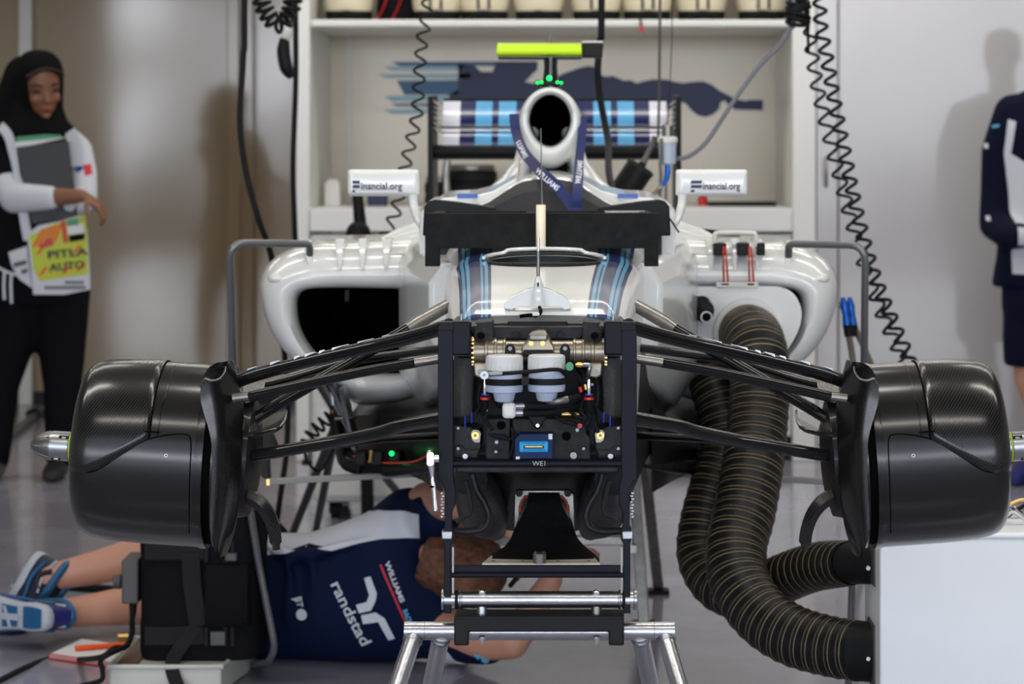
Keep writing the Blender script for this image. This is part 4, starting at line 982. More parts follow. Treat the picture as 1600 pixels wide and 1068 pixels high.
for s, o in zip((1,-1), ds):
    X = lambda x, y, d: Vector((s*P(x,y,d).x, d, P(x,y,d).z))
    pts = [X(530,700,6.02), X(545,712,5.98), X(600,722,5.9), X(650,722,5.75), X(690,706,5.55)]
    if s == 1: obj('red_wire', MB().tube([X(552,712,5.94), X(575,721,5.9), X(620,723,5.82), X(650,720,5.7), X(672,709,5.6)], .0022, 6, 5), 'red_strap', o)
    obj('floor_edge', MB().tube([X(536,690,6.06), X(546,722,6.0), X(600,731,5.92), X(650,731,5.76), X(700,728,5.50)], [.02,.022,.02,.014,.004], 12, 4), 'dark_composite', o)
    for px in (565, 590, 618, 660):
        obj('control_unit', MB().box(*sorted((X(px-9,0,5.9).x, X(px+9,0,5.9).x)), 5.86, 5.93, P(0,724,5.9).z, P(0,704,5.9).z), 'black_plastic', o, .004)
    if s == 1:
        obj('brass_valve', MB().tube([X(579,722,5.84), X(579,715,5.84), X(580,703,5.84)], [.006,.003,.004], 8), 'brass', o)
        obj('status_light', MB().ell(X(612,708,5.85), (.0055,.003,.0055), n=12, m=8), 'green_led', o)
    # bargeboard blades
    for a, b_, d in (((505,592),(560,690),6.0), ((520,600),(552,672),5.95), ((535,605),(556,700),5.9)):
        p, r = X(*a,d), X(*b_,d)
        obj('barge_blade', MB().bar(p, r, .012, .10, (0,1,0)), 'carbon_plain', o, .002)
    obj('mirror_stay', MB().tube([X(516,598,6.0), X(526,640,5.98), X(540,720,6.0)], .010, 10, 4, flat=.5), 'carbon_plain', o)
    obj('link_rod', MB().tube([X(519,612,5.93), X(521,632,5.93)], .0065, 10), 'steel', o)
    obj('link_rod', MB().tube([X(524,654,5.94), X(556,652,5.92)], .004, 8), 'dull_metal', o)
    obj('hose_stub', MB().tube([X(462,582,6.1), X(478,584,6.05), X(486,592,6.1)], [.02,.022,.016], 12, 3), 'carbon_plain', o)
    # pale end plate and support rail beneath the floor
    mb = MB(); f = [X(401,668,5.95), X(418,664,5.95), X(432,700,5.95), X(418,708,5.95), X(420,752,5.95), X(408,744,5.95), X(404,720,5.95)]
    n = len(f); mb.add(f+[p+Vector((0,.05,0)) for p in f], [tuple(range(n)), tuple(reversed(range(n,2*n)))]+[(i,(i+1)%n,n+(i+1)%n,n+i) for i in range(n)])
    obj('turning_vane', mb, 'grey_composite', o, .002)
    a, b_ = X(420,752,5.85), X(690,738,5.95)
    rl = obj('floor_rail', MB().bar(a, b_, .02, .013), 'rail_grey', o, .002)
    MATS.get('steel'); obj('rail_end', MB().bar(a+Vector((-s*.004,0,0)), a+Vector((s*.003,0,0)), .022, .014), 'brass', rl)
    obj('rail_hanger', MB().tube([X(560,745,5.9), X(562,728,5.95)], .006, 8), 'dark_composite', rl)
# ---- cockpit surround, cover and engine cover
def cockring(y, hw, z0, dome, zb, sig=.085, r=.035):
    pts = [(-hw, zb), (-hw, z0-r)]
    for k in range(1, 5): a = PI-PI/2*k/4; pts.append((-hw+r+r*math.cos(a), z0-r+r*math.sin(a)))
    m = 40
    for k in range(1, m): pts.append((-hw+r+(2*hw-2*r)*k/m, z0))
    for k in range(0, 5): a = PI/2-PI/2*k/4; pts.append((hw-r+r*math.cos(a), z0-r+r*math.sin(a)))
    pts += [(hw, z0-r), (hw, zb)]
    def f(x):
        return dome*math.exp(-(abs(x)/sig)**3.2) - .010*math.exp(-((abs(x)-.155)/.04)**2)
    return [Vector((x, y, z+(f(x) if z > z0-r*.9 else 0))) for x, z in pts]
obj('cockpit_surround', MB().rings([cockring(5.63,.276,1.135,.03,.93,.10), cockring(5.70,.283,1.152,.050,.92,.10), cockring(6.0,.284,1.156,.05,.9,.10), cockring(6.35,.26,1.15,.06,.9,.10), cockring(6.9,.22,1.13,.05,.9,.08)]), 'white_paint', car, smooth=60)
cv = obj('cockpit_cover', MB().rings([cockring(5.56,.246,1.135,.040,.98,.10,.02), cockring(5.62,.249,1.150,.050,.97,.10,.02), cockring(5.69,.249,1.148,.048,.97,.10,.02)]), 'grey_cover', car, smooth=60)
for s in (-1, 1):
    obj('cover_edge', MB().prism([(s*x, z) for x, z in ((.11,1.08),(.11,1.140),(.15,1.146),(.20,1.153),(.240,1.157),(.254,1.153),(.262,1.142),(.265,1.08))], 5.535, 5.60), 'black_plastic', cv, .004)
mat('blue_stroke', rgb(60,95,170), .4)
for s in (-1, 1):
    o = obj('shoulder_wing', MB().rings([[Vector((s*x, y, z)), Vector((s*x, y+.3, z+.01)), Vector((s*x, y+.3, z-.05)), Vector((s*x, y, z-.05))] for x, y, z in ((.07,5.78,1.20),(.12,5.76,1.172),(.17,5.74,1.160),(.23,5.74,1.157),(.262,5.75,1.14))]), 'white_paint', car, .004)
    obj('blue_marking', MB().box(min(s*.155,s*.20), max(s*.155,s*.20), 5.735, 5.76, 1.156, 1.166), 'blue_stroke', o)
# roll hoop legs
for s in (-1, 1):
    pth = [Vector((s*.115,6.42,1.135)), Vector((s*.090,6.44,1.18)), Vector((s*.068,6.46,1.225)), Vector((s*.058,6.48,1.27)), Vector((s*.05,6.5,1.30))]
    lg = obj('roll_hoop_leg', MB().tube(pth, [.050,.034,.026,.024,.022], 20, 5, flat=1.6, up=(0,1,0)), 'white_paint', car)
    cpt = Vector((s*.088,6.39,1.183))
    obj('red_symbol', MB().tube([cpt+Vector((.010*math.cos(a),0,.008*math.sin(a))) for a in (2*PI*k/14 for k in range(14))], .0016, 6, loop=True), 'red_print', lg)
    if s == -1: obj('red_symbol', MB().tube([Vector((-.078,6.385,1.196)), Vector((-.076,6.40,1.225)), Vector((-.070,6.42,1.255))], .0012, 6, 4), 'red_print', lg)
    else: obj('fin_line', MB().tube([Vector((.262,5.6,1.12)), Vector((.285,5.6,1.085))], .002, 6), 'hole_black', lg)
obj('dark_hoop_gap', MB().rings([[Vector((x*k, y, 1.13+z)) for x, z in ((-.045,0),(-.04,.10),(-.02,.125),(.02,.125),(.04,.10),(.045,0))] for y, k in ((6.40,1),(6.6,1.1))]), 'hole_black', car)  # near-black block stands in for the shaded gap between the hoop legs
# airbox
def ab(y, hx, hz, z, p=2.0, top=1.0, n=56, pinch=.0):
    out = []
    for k in range(n):
        a = 2*PI*k/n; c_, s_ = math.cos(a), math.sin(a)
        w = 1-pinch*max(0, -s_)
        out.append(Vector((hx*c_*w, y, z+hz*s_)))
    return out
zA = P(0,188,6.3).z
obj('airbox', MB().rings([ab(6.6,.045,.055,zA,pinch=.1), ab(6.42,.048,.060,zA,pinch=.12), ab(6.34,.051,.063,zA,pinch=.12), ab(6.315,.0535,.0655,zA-.001,pinch=.12), ab(6.305,.060,.073,zA-.002,pinch=.12), ab(6.308,.068,.083,zA-.006,pinch=.1), ab(6.325,.075,.092,zA-.011,pinch=.1), ab(6.36,.0795,.098,zA-.016,pinch=.12), ab(6.45,.081,.102,zA-.022,pinch=.15), ab(6.7,.078,.12,zA-.05,pinch=.1), ab(7.1,.06,.13,zA-.08), ab(7.6,.03,.13,zA-.13), ab(7.75,.01,.11,zA-.16)], False, True), 'white_paint', car, smooth=80)
obj('airbox_duct', MB().rings([ab(6.36,.0495,.061,zA,pinch=.12), ab(6.7,.04,.05,zA)], False, True), 'hole_black', car)
obj('engine_spine', MB().rings([[Vector((x*k, y, .95+(z-.95)*1)) for x, z in ((-.30,.95),(-.26,1.05),(-.15,1.12),(-.06,zt),(.06,zt),(.15,1.12),(.26,1.05),(.30,.95))] for y, k, zt in ((6.75,.9,1.2),(7.2,.7,1.18),(7.8,.35,1.08))]), 'white_paint', car, .02)
# onboard camera bar above the airbox
tc = thing('camera_bar', None, None); tc.parent = car
d = 6.6
obj('camera_housing', MB().rings([[Vector((x, d+yy, P(0,78,d).z+zz)) for yy, zz in ((-.055,-.004),(-.04,.012),(0,.018),(.05,.012),(.06,0),(.05,-.014),(-.035,-.018),(-.052,-.012))] for x in (P(777,0,d).x, P(779,0,d).x, P(909,0,d).x)]), 'yellow_green', tc, .002)
obj('camera_end', MB().box(P(909,0,d).x, P(941,0,d).x, d-.05, d+.05, P(0,90,d).z, P(0,68,d).z), 'black_plastic', tc, .004)
obj('end_cap', MB().box(P(909,0,d).x, P(942,0,d).x, d-.05, d+.05, P(0,68,d).z, P(0,65,d).z), 'matt_white', tc, .001)
obj('lens_strip', MB().box(P(779,0,d).x, P(909,0,d).x, d-.045, d+.04, P(0,92.5,d).z, P(0,90,d).z), 'black_plastic', tc, .001)
obj('camera_pylon', MB().rings([[Vector((hw*math.cos(a), d-.02+.035*math.sin(a), z)) for a in (2*PI*k/20 for k in range(20))] for hw, z in ((.026,P(0,137,d).z),(.020,P(0,125,d).z),(.017,P(0,105,d).z),(.019,P(0,90,d).z))]), 'carbon_plain', tc)
obj('aerial_tip', MB().tube([P(859,66,d), P(860,52,d)], [.005,.0025], 8), 'dull_metal', tc)
for px, py, r in ((858,122,.0062),(840,129.5,.0034),(846,128.5,.0034),(871,128.5,.0034),(877,129.5,.0034)):
    obj('status_light', MB().ell(P(px,py,6.535), (r,.003,r), n=12, m=8), 'green_led', tc)
obj('light_base', MB().box(P(836,0,6.55).x, P(881,0,6.55).x, 6.538, 6.57, P(0,134,6.55).z, P(0,126,6.55).z), 'black_plastic', tc, .003)
# ---- rear wing
rw = thing('rear_wing', None, None); rw.parent = car
d = 8.1
def foil(z0, z1, y0, y1, hw, t=.012):
    n = 8; up_, lo = [], []
    for k in range(n+1):
        f = k/n; yy = y0+(y1-y0)*(f**1.3); zz = z0+(z1-z0)*f
        up_.append((yy, zz+t*math.sin(PI*min(1,f+.15))*.4)); lo.append((yy+.012*math.sin(PI*f), zz-t*math.sin(PI*f)*.9-.001))
    sec = up_+lo[::-1]
    return MB().rings([[Vector((x, a, b_)) for a, b_ in sec] for x in (-hw, hw)])
zz = lambda y: P(0,y,d).z
obj('upper_flap', foil(zz(197), zz(157), 8.06, 8.14, .349), 'wing_livery', rw)
obj('flap_edge', MB().bar((-.349,8.142,zz(156)), (.349,8.142,zz(156)), .008, .012), 'black_plastic', rw, .002)
obj('gap_strip', MB().bar((-.36,8.05,zz(199)), (.36,8.05,zz(199)), .01, .006), 'black_plastic', rw, .001)
obj('main_flap', foil(zz(226), zz(202), 8.02, 8.06, .349), 'wing_livery', rw)
obj('main_plane', MB().rings([[Vector((x, a, b_)) for a, b_ in ((7.95,zz(238)),(7.955,zz(231)),(7.98,zz(227)),(8.05,zz(226)),(8.1,zz(232)),(8.06,zz(244)),(7.99,zz(249)),(7.96,zz(246)))] for x in (-.372,.372)]), 'black_plastic', rw, .003)
for s in (-1, 1):
    mb = MB().prism([(7.93,.98),(7.93,zz(152)),(8.22,zz(148)),(8.24,1.0)], s*.372, s*.388, 'YZ')
    ep = obj('end_plate', mb, 'black_plastic', rw, .002)
    for k in range(6):
        zc = zz(160+k*8)
        obj('louvre', MB().bar((s*.350, 8.0, zc-.012), (s*.374, 8.0, zc+.006), .10, .003, (0,1,0)) if 0 else MB().add([Vector((s*x, y, z)) for x, y, z in ((.352,7.96,zc-.010),(.374,7.96,zc+.006),(.374,8.1,zc+.006),(.352,8.1,zc-.010),(.352,7.96,zc-.013),(.374,7.96,zc+.003),(.374,8.1,zc+.003),(.352,8.1,zc-.013))], [(0,1,2,3),(7,6,5,4),(0,4,5,1),(1,5,6,2),(2,6,7,3),(3,7,4,0)]) or MB(), 'dull_metal', ep) if False else None
    mb = MB()
    for k in range(6):
        zc = zz(160+k*8)
        mb.add([Vector((s*x, y, z)) for x, y, z in ((.352,7.96,zc-.010),(.374,7.96,zc+.006),(.374,8.1,zc+.006),(.352,8.1,zc-.010),(.352,7.96,zc-.014),(.374,7.96,zc+.002),(.374,8.1,zc+.002),(.352,8.1,zc-.014))], [(0,1,2,3),(7,6,5,4),(0,4,5,1),(1,5,6,2),(2,6,7,3),(3,7,4,0)])
    obj('louvres', mb, 'dull_metal', ep)
    obj('wing_stay', MB().tube([Vector((s*.33,8.0,zz(250))), Vector((s*.335,8.0,zz(275))), Vector((s*.33,8.0,zz(330)))], [.010,.012,.016], 10, 4, flat=.5), 'dull_metal', rw)
obj('rear_crash_beam', MB().box(-.37,.37,7.85,8.1,.92,1.0), 'dark_composite', rw, .01)
# ---- mirrors
for s in (-1, 1):
    mr = thing('wing_mirror', None, None); mr.parent = car
    d = 5.72
    cx_ = s*.3625; cz_ = P(0,285.5,d).z; hw, hh = .0795, .0295
    def ringm(k, y, kz=None): return [Vector((cx_+x*k, y, cz_+z*(kz or k))) for x, z in roundrect(-hw, hw, -hh, hh, .007, 4)]
    hs = obj('mirror_housing', MB().rings([ringm(.86,d-.012,.66), ringm(.93,d-.010,.80), ringm(.985,d-.004,.94), ringm(1,d+.004,1), ringm(1,d+.03,1), ringm(.95,d+.045,.9)]), 'white_paint', mr, smooth=50)
    obj('mirror_glass', MB().rings([ringm(.9,d+.044,.85), ringm(.9,d+.047,.85)]), 'chrome', mr)
    i = s*-1
    st = [Vector((s*p[0], p[1], p[2])) for p in ((.298,d,P(0,303,d).z),(.296,d,P(0,320,d).z),(.285,d-.02,P(0,342,d).z),(.262,d-.04,P(0,362,d).z),(.245,d-.06,P(0,382,d).z))]
    obj('mirror_stalk', MB().tube(st, [.010,.0095,.009,.009,.014], 12, 6, flat=1.0), 'white_paint', mr)
    x0 = 551 if s == -1 else 1079; yo = 0 if s == -1 else 0
    yf = d-.0125
    mb = MB()
    for a, b_, y0, y1 in ((0,11,282,286.5),(0,11,289,293.5),(0,3.5,296.5,300)):
        k = 2 if s == 1 else 0
        mb.prism([(P(x,y,yf).x, P(x,y,yf).z) for x, y in ((x0+a+k*.6,y0),(x0+b_*(1.55 if s == 1 else 1)+k*.6,y0),(x0+b_*(1.55 if s == 1 else 1),y1),(x0+a,y1))], yf-.0012, yf+.002)
    obj('emblem', mb, 'navy_print', hs)
    xa, xb = (564, 628) if s == -1 else (1098, 1156)
    a, b_ = P(xa,0,yf).x, P(xb,0,yf).x
    text('lettering', 'inancial.org', .022, ((a+b_)/2, yf-.0008, P(0,291,yf).z), (1,0,0), (0,0,1), 'navy_print', hs, bold=.0002, width=b_-a)
# antenna mast on the rim
an = thing('front_aerial', None, None); an.parent = car
obj('aerial_mast', MB().rings([[Vector((P(845,0,5.14).x+.0095*math.cos(a), 5.15+.014*math.sin(a), z)) for a in (2*PI*k/16 for k in range(16))] for z in (P(0,390,5.14).z, P(0,321,5.14).z, P(0,320,5.14).z)]), 'cream_trim', an, .002)
obj('aerial_rod', MB().tube([P(847,321,5.15), P(845,200,5.15)], [.0016,.001], 8), 'dull_metal', an)

# ============================================================ things on the car
# black jig across the tub
d = 5.19
jg = thing('alignment_jig', 'matt black foam jig lying across the car in front of the cockpit', 'jig', (0, d+.09, P(0,388,d).z))
zt_, zb_, zl_ = P(0,333,d).z, P(0,388,d).z, P(0,416,d).z
xa, xb, xm0, xm1 = P(664,0,d).x, P(1029,0,d).x, P(836,0,d).x, P(853,0,d).x
mb = MB().prism([(xa,zt_),(xa,zl_),(P(687,0,d).x,zl_),(P(687,0,d).x,zb_),(P(1007,0,d).x,zb_),(P(1007,0,d).x,zl_),(xb,zl_),(xb,zt_)][::-1], d, d+.03)
jb = obj('front_board', mb, 'black_foam', jg, .0015)
obj('rear_board', MB().box(xa+.012, xb-.012, d+.17, d+.19, zb_+.02, zt_), 'black_foam', jg, .002)
obj('tray_floor', MB().box(xa+.012, xb-.012, d+.03, d+.17, zt_-.03, zt_-.012), 'black_foam', jg)
for x in (xa+.012, xm0-.02, xb-.035): obj('cross_piece', MB().box(x, x+.023, d+.03, d+.17, zt_-.03, zt_), 'black_foam', jg, .001)
obj('grey_plate', MB().box(P(945,0,d+.12).x, P(1008,0,d+.12).x, d+.12, d+.165, zt_-.002, zt_+.001), 'dull_metal', jg)
# neck strap hung over the airbox
ly = thing('neck_strap', 'dark blue neck strap with white lettering hung over the airbox', 'strap', P(858,258,6.3))
def ribbon(pts, w, parent, ds_):
    ctr, _ = spline([P(x, y, dd) for (x, y), dd in zip(pts, ds_)], [0]*len(pts), 8); rs = []
    for i, p in enumerate(ctr):
        t = (ctr[min(i+1,len(ctr)-1)]-ctr[max(i-1,0)]).normalized(); sd = Vector((t.z,0,-t.x)).normalized()
        nn = sd.cross(t).normalized()*.0012
        rs.append([p-sd*w/2-nn, p+sd*w/2-nn, p+sd*w/2+nn, p-sd*w/2+nn])
    return obj('strap_band', MB().rings(rs), 'lanyard_fabric', parent)
b1 = ribbon([(803,178),(806,205),(818,236),(845,268),(875,296),(899,328)], .024, ly, [6.34,6.28,6.02,5.60,5.52,5.48])
b2 = ribbon([(910,182),(909,215),(905,250),(903,285),(901,328)], .022, ly, [6.34,6.28,6.12,5.54,5.48])
def ltext(px0, py0, px1, py1, d0_, d1_, name='lettering', bodyt='WILLIAMS', sz=.017, par=b1):
    a, b_ = P(px0,py0,d0_), P(px1,py1,d1_); u = b_-a; c_ = (a+b_)/2+Vector((0,-.006,0))
    me = text_mesh(bodyt, sz, 0, 0, .0002); xs = [v.co.x for v in me.vertices]; ul = Vector((u.x,0,u.z)); me.transform(Matrix.Diagonal((ul.length/(max(xs)-min(xs)),1,1,1)))
    ul.normalize(); decal(name, me, (c_.x,5.2,c_.z), ul, (-ul.z,0,ul.x), (0,1,0), [par], 'light_print', par, .01, .0012)
ltext(842,264,873,296,5.93,5.55)
ltext(811,222,826,246,6.26,6.19,bodyt='LLIAMS')
ltext(903,288,907,252,5.54,6.10,par=b2)

# inlet blanking plate with duct collar
d = 5.938
ip = thing('inlet_cover', 'white inlet cover plate strapped onto the right sidepod', 'cover', P(1160,560,d))
out = [(1071,459),(1073,451),(1080,448),(1140,447),(1200,447),(1222,449),(1238,457),(1248,472),(1252,490),(1248,512),(1236,536),(1218,560),(1190,580),(1120,586),(1078,585),(1071,578)]
pts = [(p.x, p.z) for p in spline([P(x,y,d) for x, y in out], [0]*len(out), 4, True)[0]]
obj('cover_plate', MB().prism(pts, d-.012, d+.03), 'white_paint', ip, .008)
obj('duct_flange', MB().lathe([(d-.03,.066),(d-.03,.078),(d-.01,.082),(d-.01,.066)], (P(1168,0,d).x, 0, P(0,520,d).z), 'Y', 40), 'white_paint', ip)
obj('strap_hook', MB().box(P(1118,0,d).x, P(1184,0,d).x, d-.02, d-.01, P(0,449,d).z, P(0,440,d).z), 'matt_white', ip, .003)
vx, vz = P(1099,0,d-.03).x, P(0,485,d-.03).z
vt = obj('breather', MB().lathe([(d-.045,.012),(d-.045,.024),(d-.01,.026)], (vx,0,vz), 'Y', 24), 'black_plastic', ip)
obj('breather_pipe', MB().tube([Vector((vx-.006,d-.02,vz+.012)), Vector((vx,d-.05,vz-.002)), Vector((vx+.004,d-.065,vz-.010))], [.024,.020,.018], 16, 3), 'black_rubber', ip)
obj('breather_rim', MB().lathe([(d-.074,.010),(d-.074,.014),(d-.066,.0145),(d-.066,.010)], (vx+.005,0,vz-.012), 'Y', 24, cap=False), 'dull_metal', ip)
for k, px in enumerate((1096,1131)):
    pass
for px in (1133, 1173):
    for o_ in (-2.6, 2.6):
        obj('elastic_strap', MB().tube([P(px+o_*.6-1,385,5.93), P(px+o_,412,5.925), P(px+o_*1.3+1.5,446,5.93)], .0023, 8, 3), 'red_strap', ip)
    obj('strap_end', MB().box(P(px-6,0,5.92).x, P(px+6,0,5.92).x, 5.918, 5.935, P(0,446,5.92).z, P(0,442,5.92).z), 'red_strap', ip, .001)
for a, b_ in ((1114,1134),(1151,1170),(1182,1194)):
    obj('rubber_block', MB().box(P(a,0,5.97).x, P(b_,0,5.97).x, 5.94, 6.02, P(0,398,5.97).z, P(0,379,5.97).z), 'black_plastic', ip, .003)
obj('carry_handle', MB().tube([P(1117,381,5.96), P(1117,368,5.96), P(1124,364,5.96), P(1172,364,5.96), P(1181,368,5.96), P(1181,385,5.96)], .0055, 12, 5), 'matt_white', ip)
# ============================================================ FRONT STAND
st = thing('front_stand', 'black and silver stand holding the front of the car by two uprights', 'stand', (0, 4.2, 0))
d = 4.09
def px_poly(pts, dd): return [(P(x,y,dd).x, P(x,y,dd).z) for x, y in pts]
upl = [(684,503),(708,503),(708,745),(712,765),(711,790),(706,800),(706,822),(709,830),(709,842),(705,850),(705,958),(694,958),(694,850),(692,842),(692,828),(695,820),(695,770),(693,760),(690,752),(684,748)]
PXC = 839.5
for s in (1, -1):
    pts = [(x if s == 1 else 2*PXC-x, y) for x, y in upl]
    u = obj('upright', MB().prism(px_poly(pts, d), d, d+.02), 'black_anodised', st, .0015)
    fx = lambda x: x if s == 1 else 2*PXC-x
    a, b_ = sorted((P(fx(705),0,d).x, P(fx(735),0,d).x))
    bl = obj('clamp_block', MB().box(a, b_, d+.002, d+.06, P(0,555,d).z, P(0,502,d).z), 'black_anodised', st, .003)
    obj('block_screw', MB().tube([P(fx(721),502,d+.03), P(fx(721),490,d+.03)], .0022, 10), 'steel', bl)
    obj('block_screw', MB().tube([P(fx(708),555,d+.01), P(fx(708),562,d+.01)], .0022, 10), 'steel', bl)
    obj('edge_band', MB().box(*sorted((P(fx(685),0,d).x, P(fx(709),0,d).x)), d-.002, d+.021, P(0,516,d).z, P(0,505,d).z), 'black_plastic', u, .001)
    mb = MB().box(*sorted((P(fx(690),0,d).x, P(fx(707),0,d).x)), d-.004, d+.022, P(0,842,d).z, P(0,829,d).z)
    obj('clevis', mb, 'steel', u, .002)
    mb = MB()
    for k in range(9):
        y_ = 770+k*4.6; p = P(fx(690.5+(k % 2)*1.5), y_, d-.001); mb.box(p.x-.0022, p.x+.0022, d-.003, d+.004, p.z-.0014, p.z+.0014)
    obj('chain_links', mb, 'steel', u, .0005)
    obj('clear_strip', MB().box(*sorted((P(fx(706),0,d).x, P(fx(709),0,d).x)), d+.005, d+.016, P(0,950,d).z, P(0,855,d).z), 'dull_metal', u)
    # guide loops behind the uprights
    lp = [(fx(737),740),(fx(744),765),(fx(755),783),(fx(763),805),(fx(758),823),(fx(738),830),(fx(705),829)]
    obj('guide_loop', MB().tube([P(x,y,4.18) for x, y in lp], .0062, 12, 5), 'dark_composite', st)
    lp = [(fx(728),750),(fx(735),780),(fx(735),800),(fx(722),808),(fx(713),815)]
    obj('inner_loop', MB().tube([P(x,y,4.2) for x, y in lp], .004, 10, 5), 'grey_composite', st)
cb = obj('cross_bar', MB().tube([P(702,724,d+.008), P(978,724,d+.008)], .0063, 20), 'black_anodised', st)
text('lettering', 'WE1', .011, P(843,724,d+.0012), (1,0,0), (0,0,1), 'dull_metal', cb)
obj('pad_strip', MB().box(P(712,0,d+.03).x, P(967,0,d+.03).x, d+.03, d+.05, P(0,742,d).z, P(0,732,d).z), 'dark_composite', cb, .002)
obj('flat_bar', MB().box(P(704,0,d).x, P(975,0,d).x, d+.012, d+.02, P(0,896,d).z, P(0,885,d).z), 'black_anodised', st, .001)
obj('cross_bar', MB().tube([P(702,898,d+.006), P(976,898,d+.006)], .0042, 16), 'black_anodised', st)
tb = obj('main_tube', MB().tube([P(693,936,d+.012), P(992,936,d+.012)], .0132, 32), 'brushed_steel', st)
for x0, x1, r, m in ((690,694,.0165,'steel'),(711,716,.0148,'black_rubber'),(718,722,.0152,'steel'),(966,970,.0152,'steel'),(972,977,.0148,'black_rubber'),(990,996,.0165,'steel')):
    obj('tube_collar', MB().tube([P(x0,936,d+.012), P(x1,936,d+.012)], r, 32), m, tb, .001)
for px, m in ((753,'brushed_steel'),(932,'dull_metal')):
    obj('post', MB().tube([P(px,945,d+.012), P(px,968,d+.012)], .0085, 20), m, st)
    obj('post_bolt', MB().ell(P(px,924,d+.004), (.006,.004,.0035), n=12, m=8), 'chrome', tb)
    obj('lower_bolt', MB().lathe([(0,.0015),(.003,.0022),(.006,.0045),(.010,.0055),(.012,.0055)], P(px,1006,d+.008), 'Z', 12), 'chrome', st)
zt_, zm_, zb_ = P(0,962,d).z, P(0,985,d).z, P(0,1006,d).z
xa, xb = P(710,0,d).x, P(975,0,d).x
xi_, xj_ = P(733,0,d).x, P(951,0,d).x
mb = MB().prism([(xa,zt_),(xb,zt_),(xb,zb_),(xj_,zb_),(xj_,zm_),(xi_,zm_),(xi_,zb_),(xa,zb_)], d-.012, d+.0) 
obj('saddle_channel', mb, 'black_plastic', st, .003)
obj('saddle_top', MB().box(xa, xb, d-.012, d+.05, zt_-.004, zt_+.002), 'black_plastic', st, .002)
obj('saddle_back', MB().box(xa, xb, d+.042, d+.05, zb_, zt_-.004), 'black_plastic', st, .002)
zt0 = P(0,985,d).z
bt = obj('trestle_tube', MB().tube([P(632,985,d+.02), P(1054,985,d+.02)], .0145, 32), 'brushed_steel', st)
for px in (664, 1022): obj('tube_seam', MB().tube([P(px-.6,985,d+.02), P(px+.6,985,d+.02)], .0148, 32), 'dull_metal', bt)
for s, px, dx, y1 in ((-1,648,-.165,3.80),(-1,690,-.105,4.62),(1,1038,.155,3.80),(1,1000,.095,4.62)):
    a = P(px,990,d+.02); b_ = Vector((a.x+dx*1.0, y1, .012))
    lg = obj('leg', MB().tube([a, b_], .0142, 24), 'brushed_steel', st)
    obj('rubber_foot', MB().tube([b_+Vector((0,0,.02)), b_+Vector((0,0,-.011))], .019, 16), 'black_rubber', lg)
    obj('weld_bead', MB().tube([a+(b_-a)*.012+Vector((0,0,0)), a+(b_-a)*.022], .0160, 20), 'steel', lg)
for s in (-1, 1): pass
obj('leg_brace', MB().tube([Vector((P(648,0,d).x-.125,3.87,.13)), Vector((P(1038,0,d).x+.118,3.87,.13))], .008, 12), 'brushed_steel', st)
# ratchet wrench hanging on the stand
wr_ = thing('ratchet_wrench', 'chrome ratchet wrench hanging from the left upright of the stand', 'wrench', P(677,795,4.06))
obj('ratchet_head', MB().rings([[Vector((P(673,0,4.06).x+x*k, y, P(0,716,4.06).z+z*k)) for x, z in roundrect(-.0065,.0065,-.012,.013,.005,5)] for y, k in ((4.050,.85),(4.053,1),(4.066,1),(4.07,.9))]), 'chrome', wr_)
obj('drive_socket', MB().tube([P(678,716,4.062), P(686,716,4.062)], .006, 16), 'chrome', wr_)
obj('handle', MB().tube([P(674,727,4.058), P(675.5,745,4.058), P(677,757,4.058), P(679,775,4.058), P(681,797,4.058)], [.0055,.0032,.0045,.0042,.0048], 14, 4), 'chrome', wr_)
obj('handle_band', MB().tube([P(676.6,758,4.058), P(676.9,761,4.058)], .0047, 14), 'hole_black', wr_)

# ---- rear trestle under the car
rt_ = thing('rear_trestle', 'grey metal trestle under the car right of the stand, seen past its legs', 'trestle', (0,7.1,0))
tm = 'dull_metal'
top = .53
for s in (-1, 1):
    for xa_, xb_, ya_, yb_ in (((1000-894.5),(1029-894.5),7.0,7.36),((985-894.5),(1006-894.5),6.98,6.86)):
        a = Vector((s*(CX*0+abs(P(894.5+xa_,0,ya_).x)), ya_, top)); b_ = Vector((s*abs(P(894.5+xb_,0,yb_).x)+s*.0, yb_, .008))
        l = obj('leg', MB().bar(a, b_, .030, .030, (0,1,0)), tm, rt_, .003)
        obj('foot_pad', MB().box(b_.x-.03, b_.x+.03, b_.y-.03, b_.y+.03, 0, .012), 'black_rubber', l, .002)
    obj('leg_rung', MB().bar(Vector((s*.215,6.88,.20)), Vector((s*.235,7.26,.20)), .025, .025), tm, rt_, .002)
obj('top_beam', MB().box(-.21,.21,6.93,7.06,top-.02,top+.03), tm, rt_, .004)
obj('cross_rung', MB().box(-.215,.215,6.88,6.905,.21,.235), tm, rt_, .003)

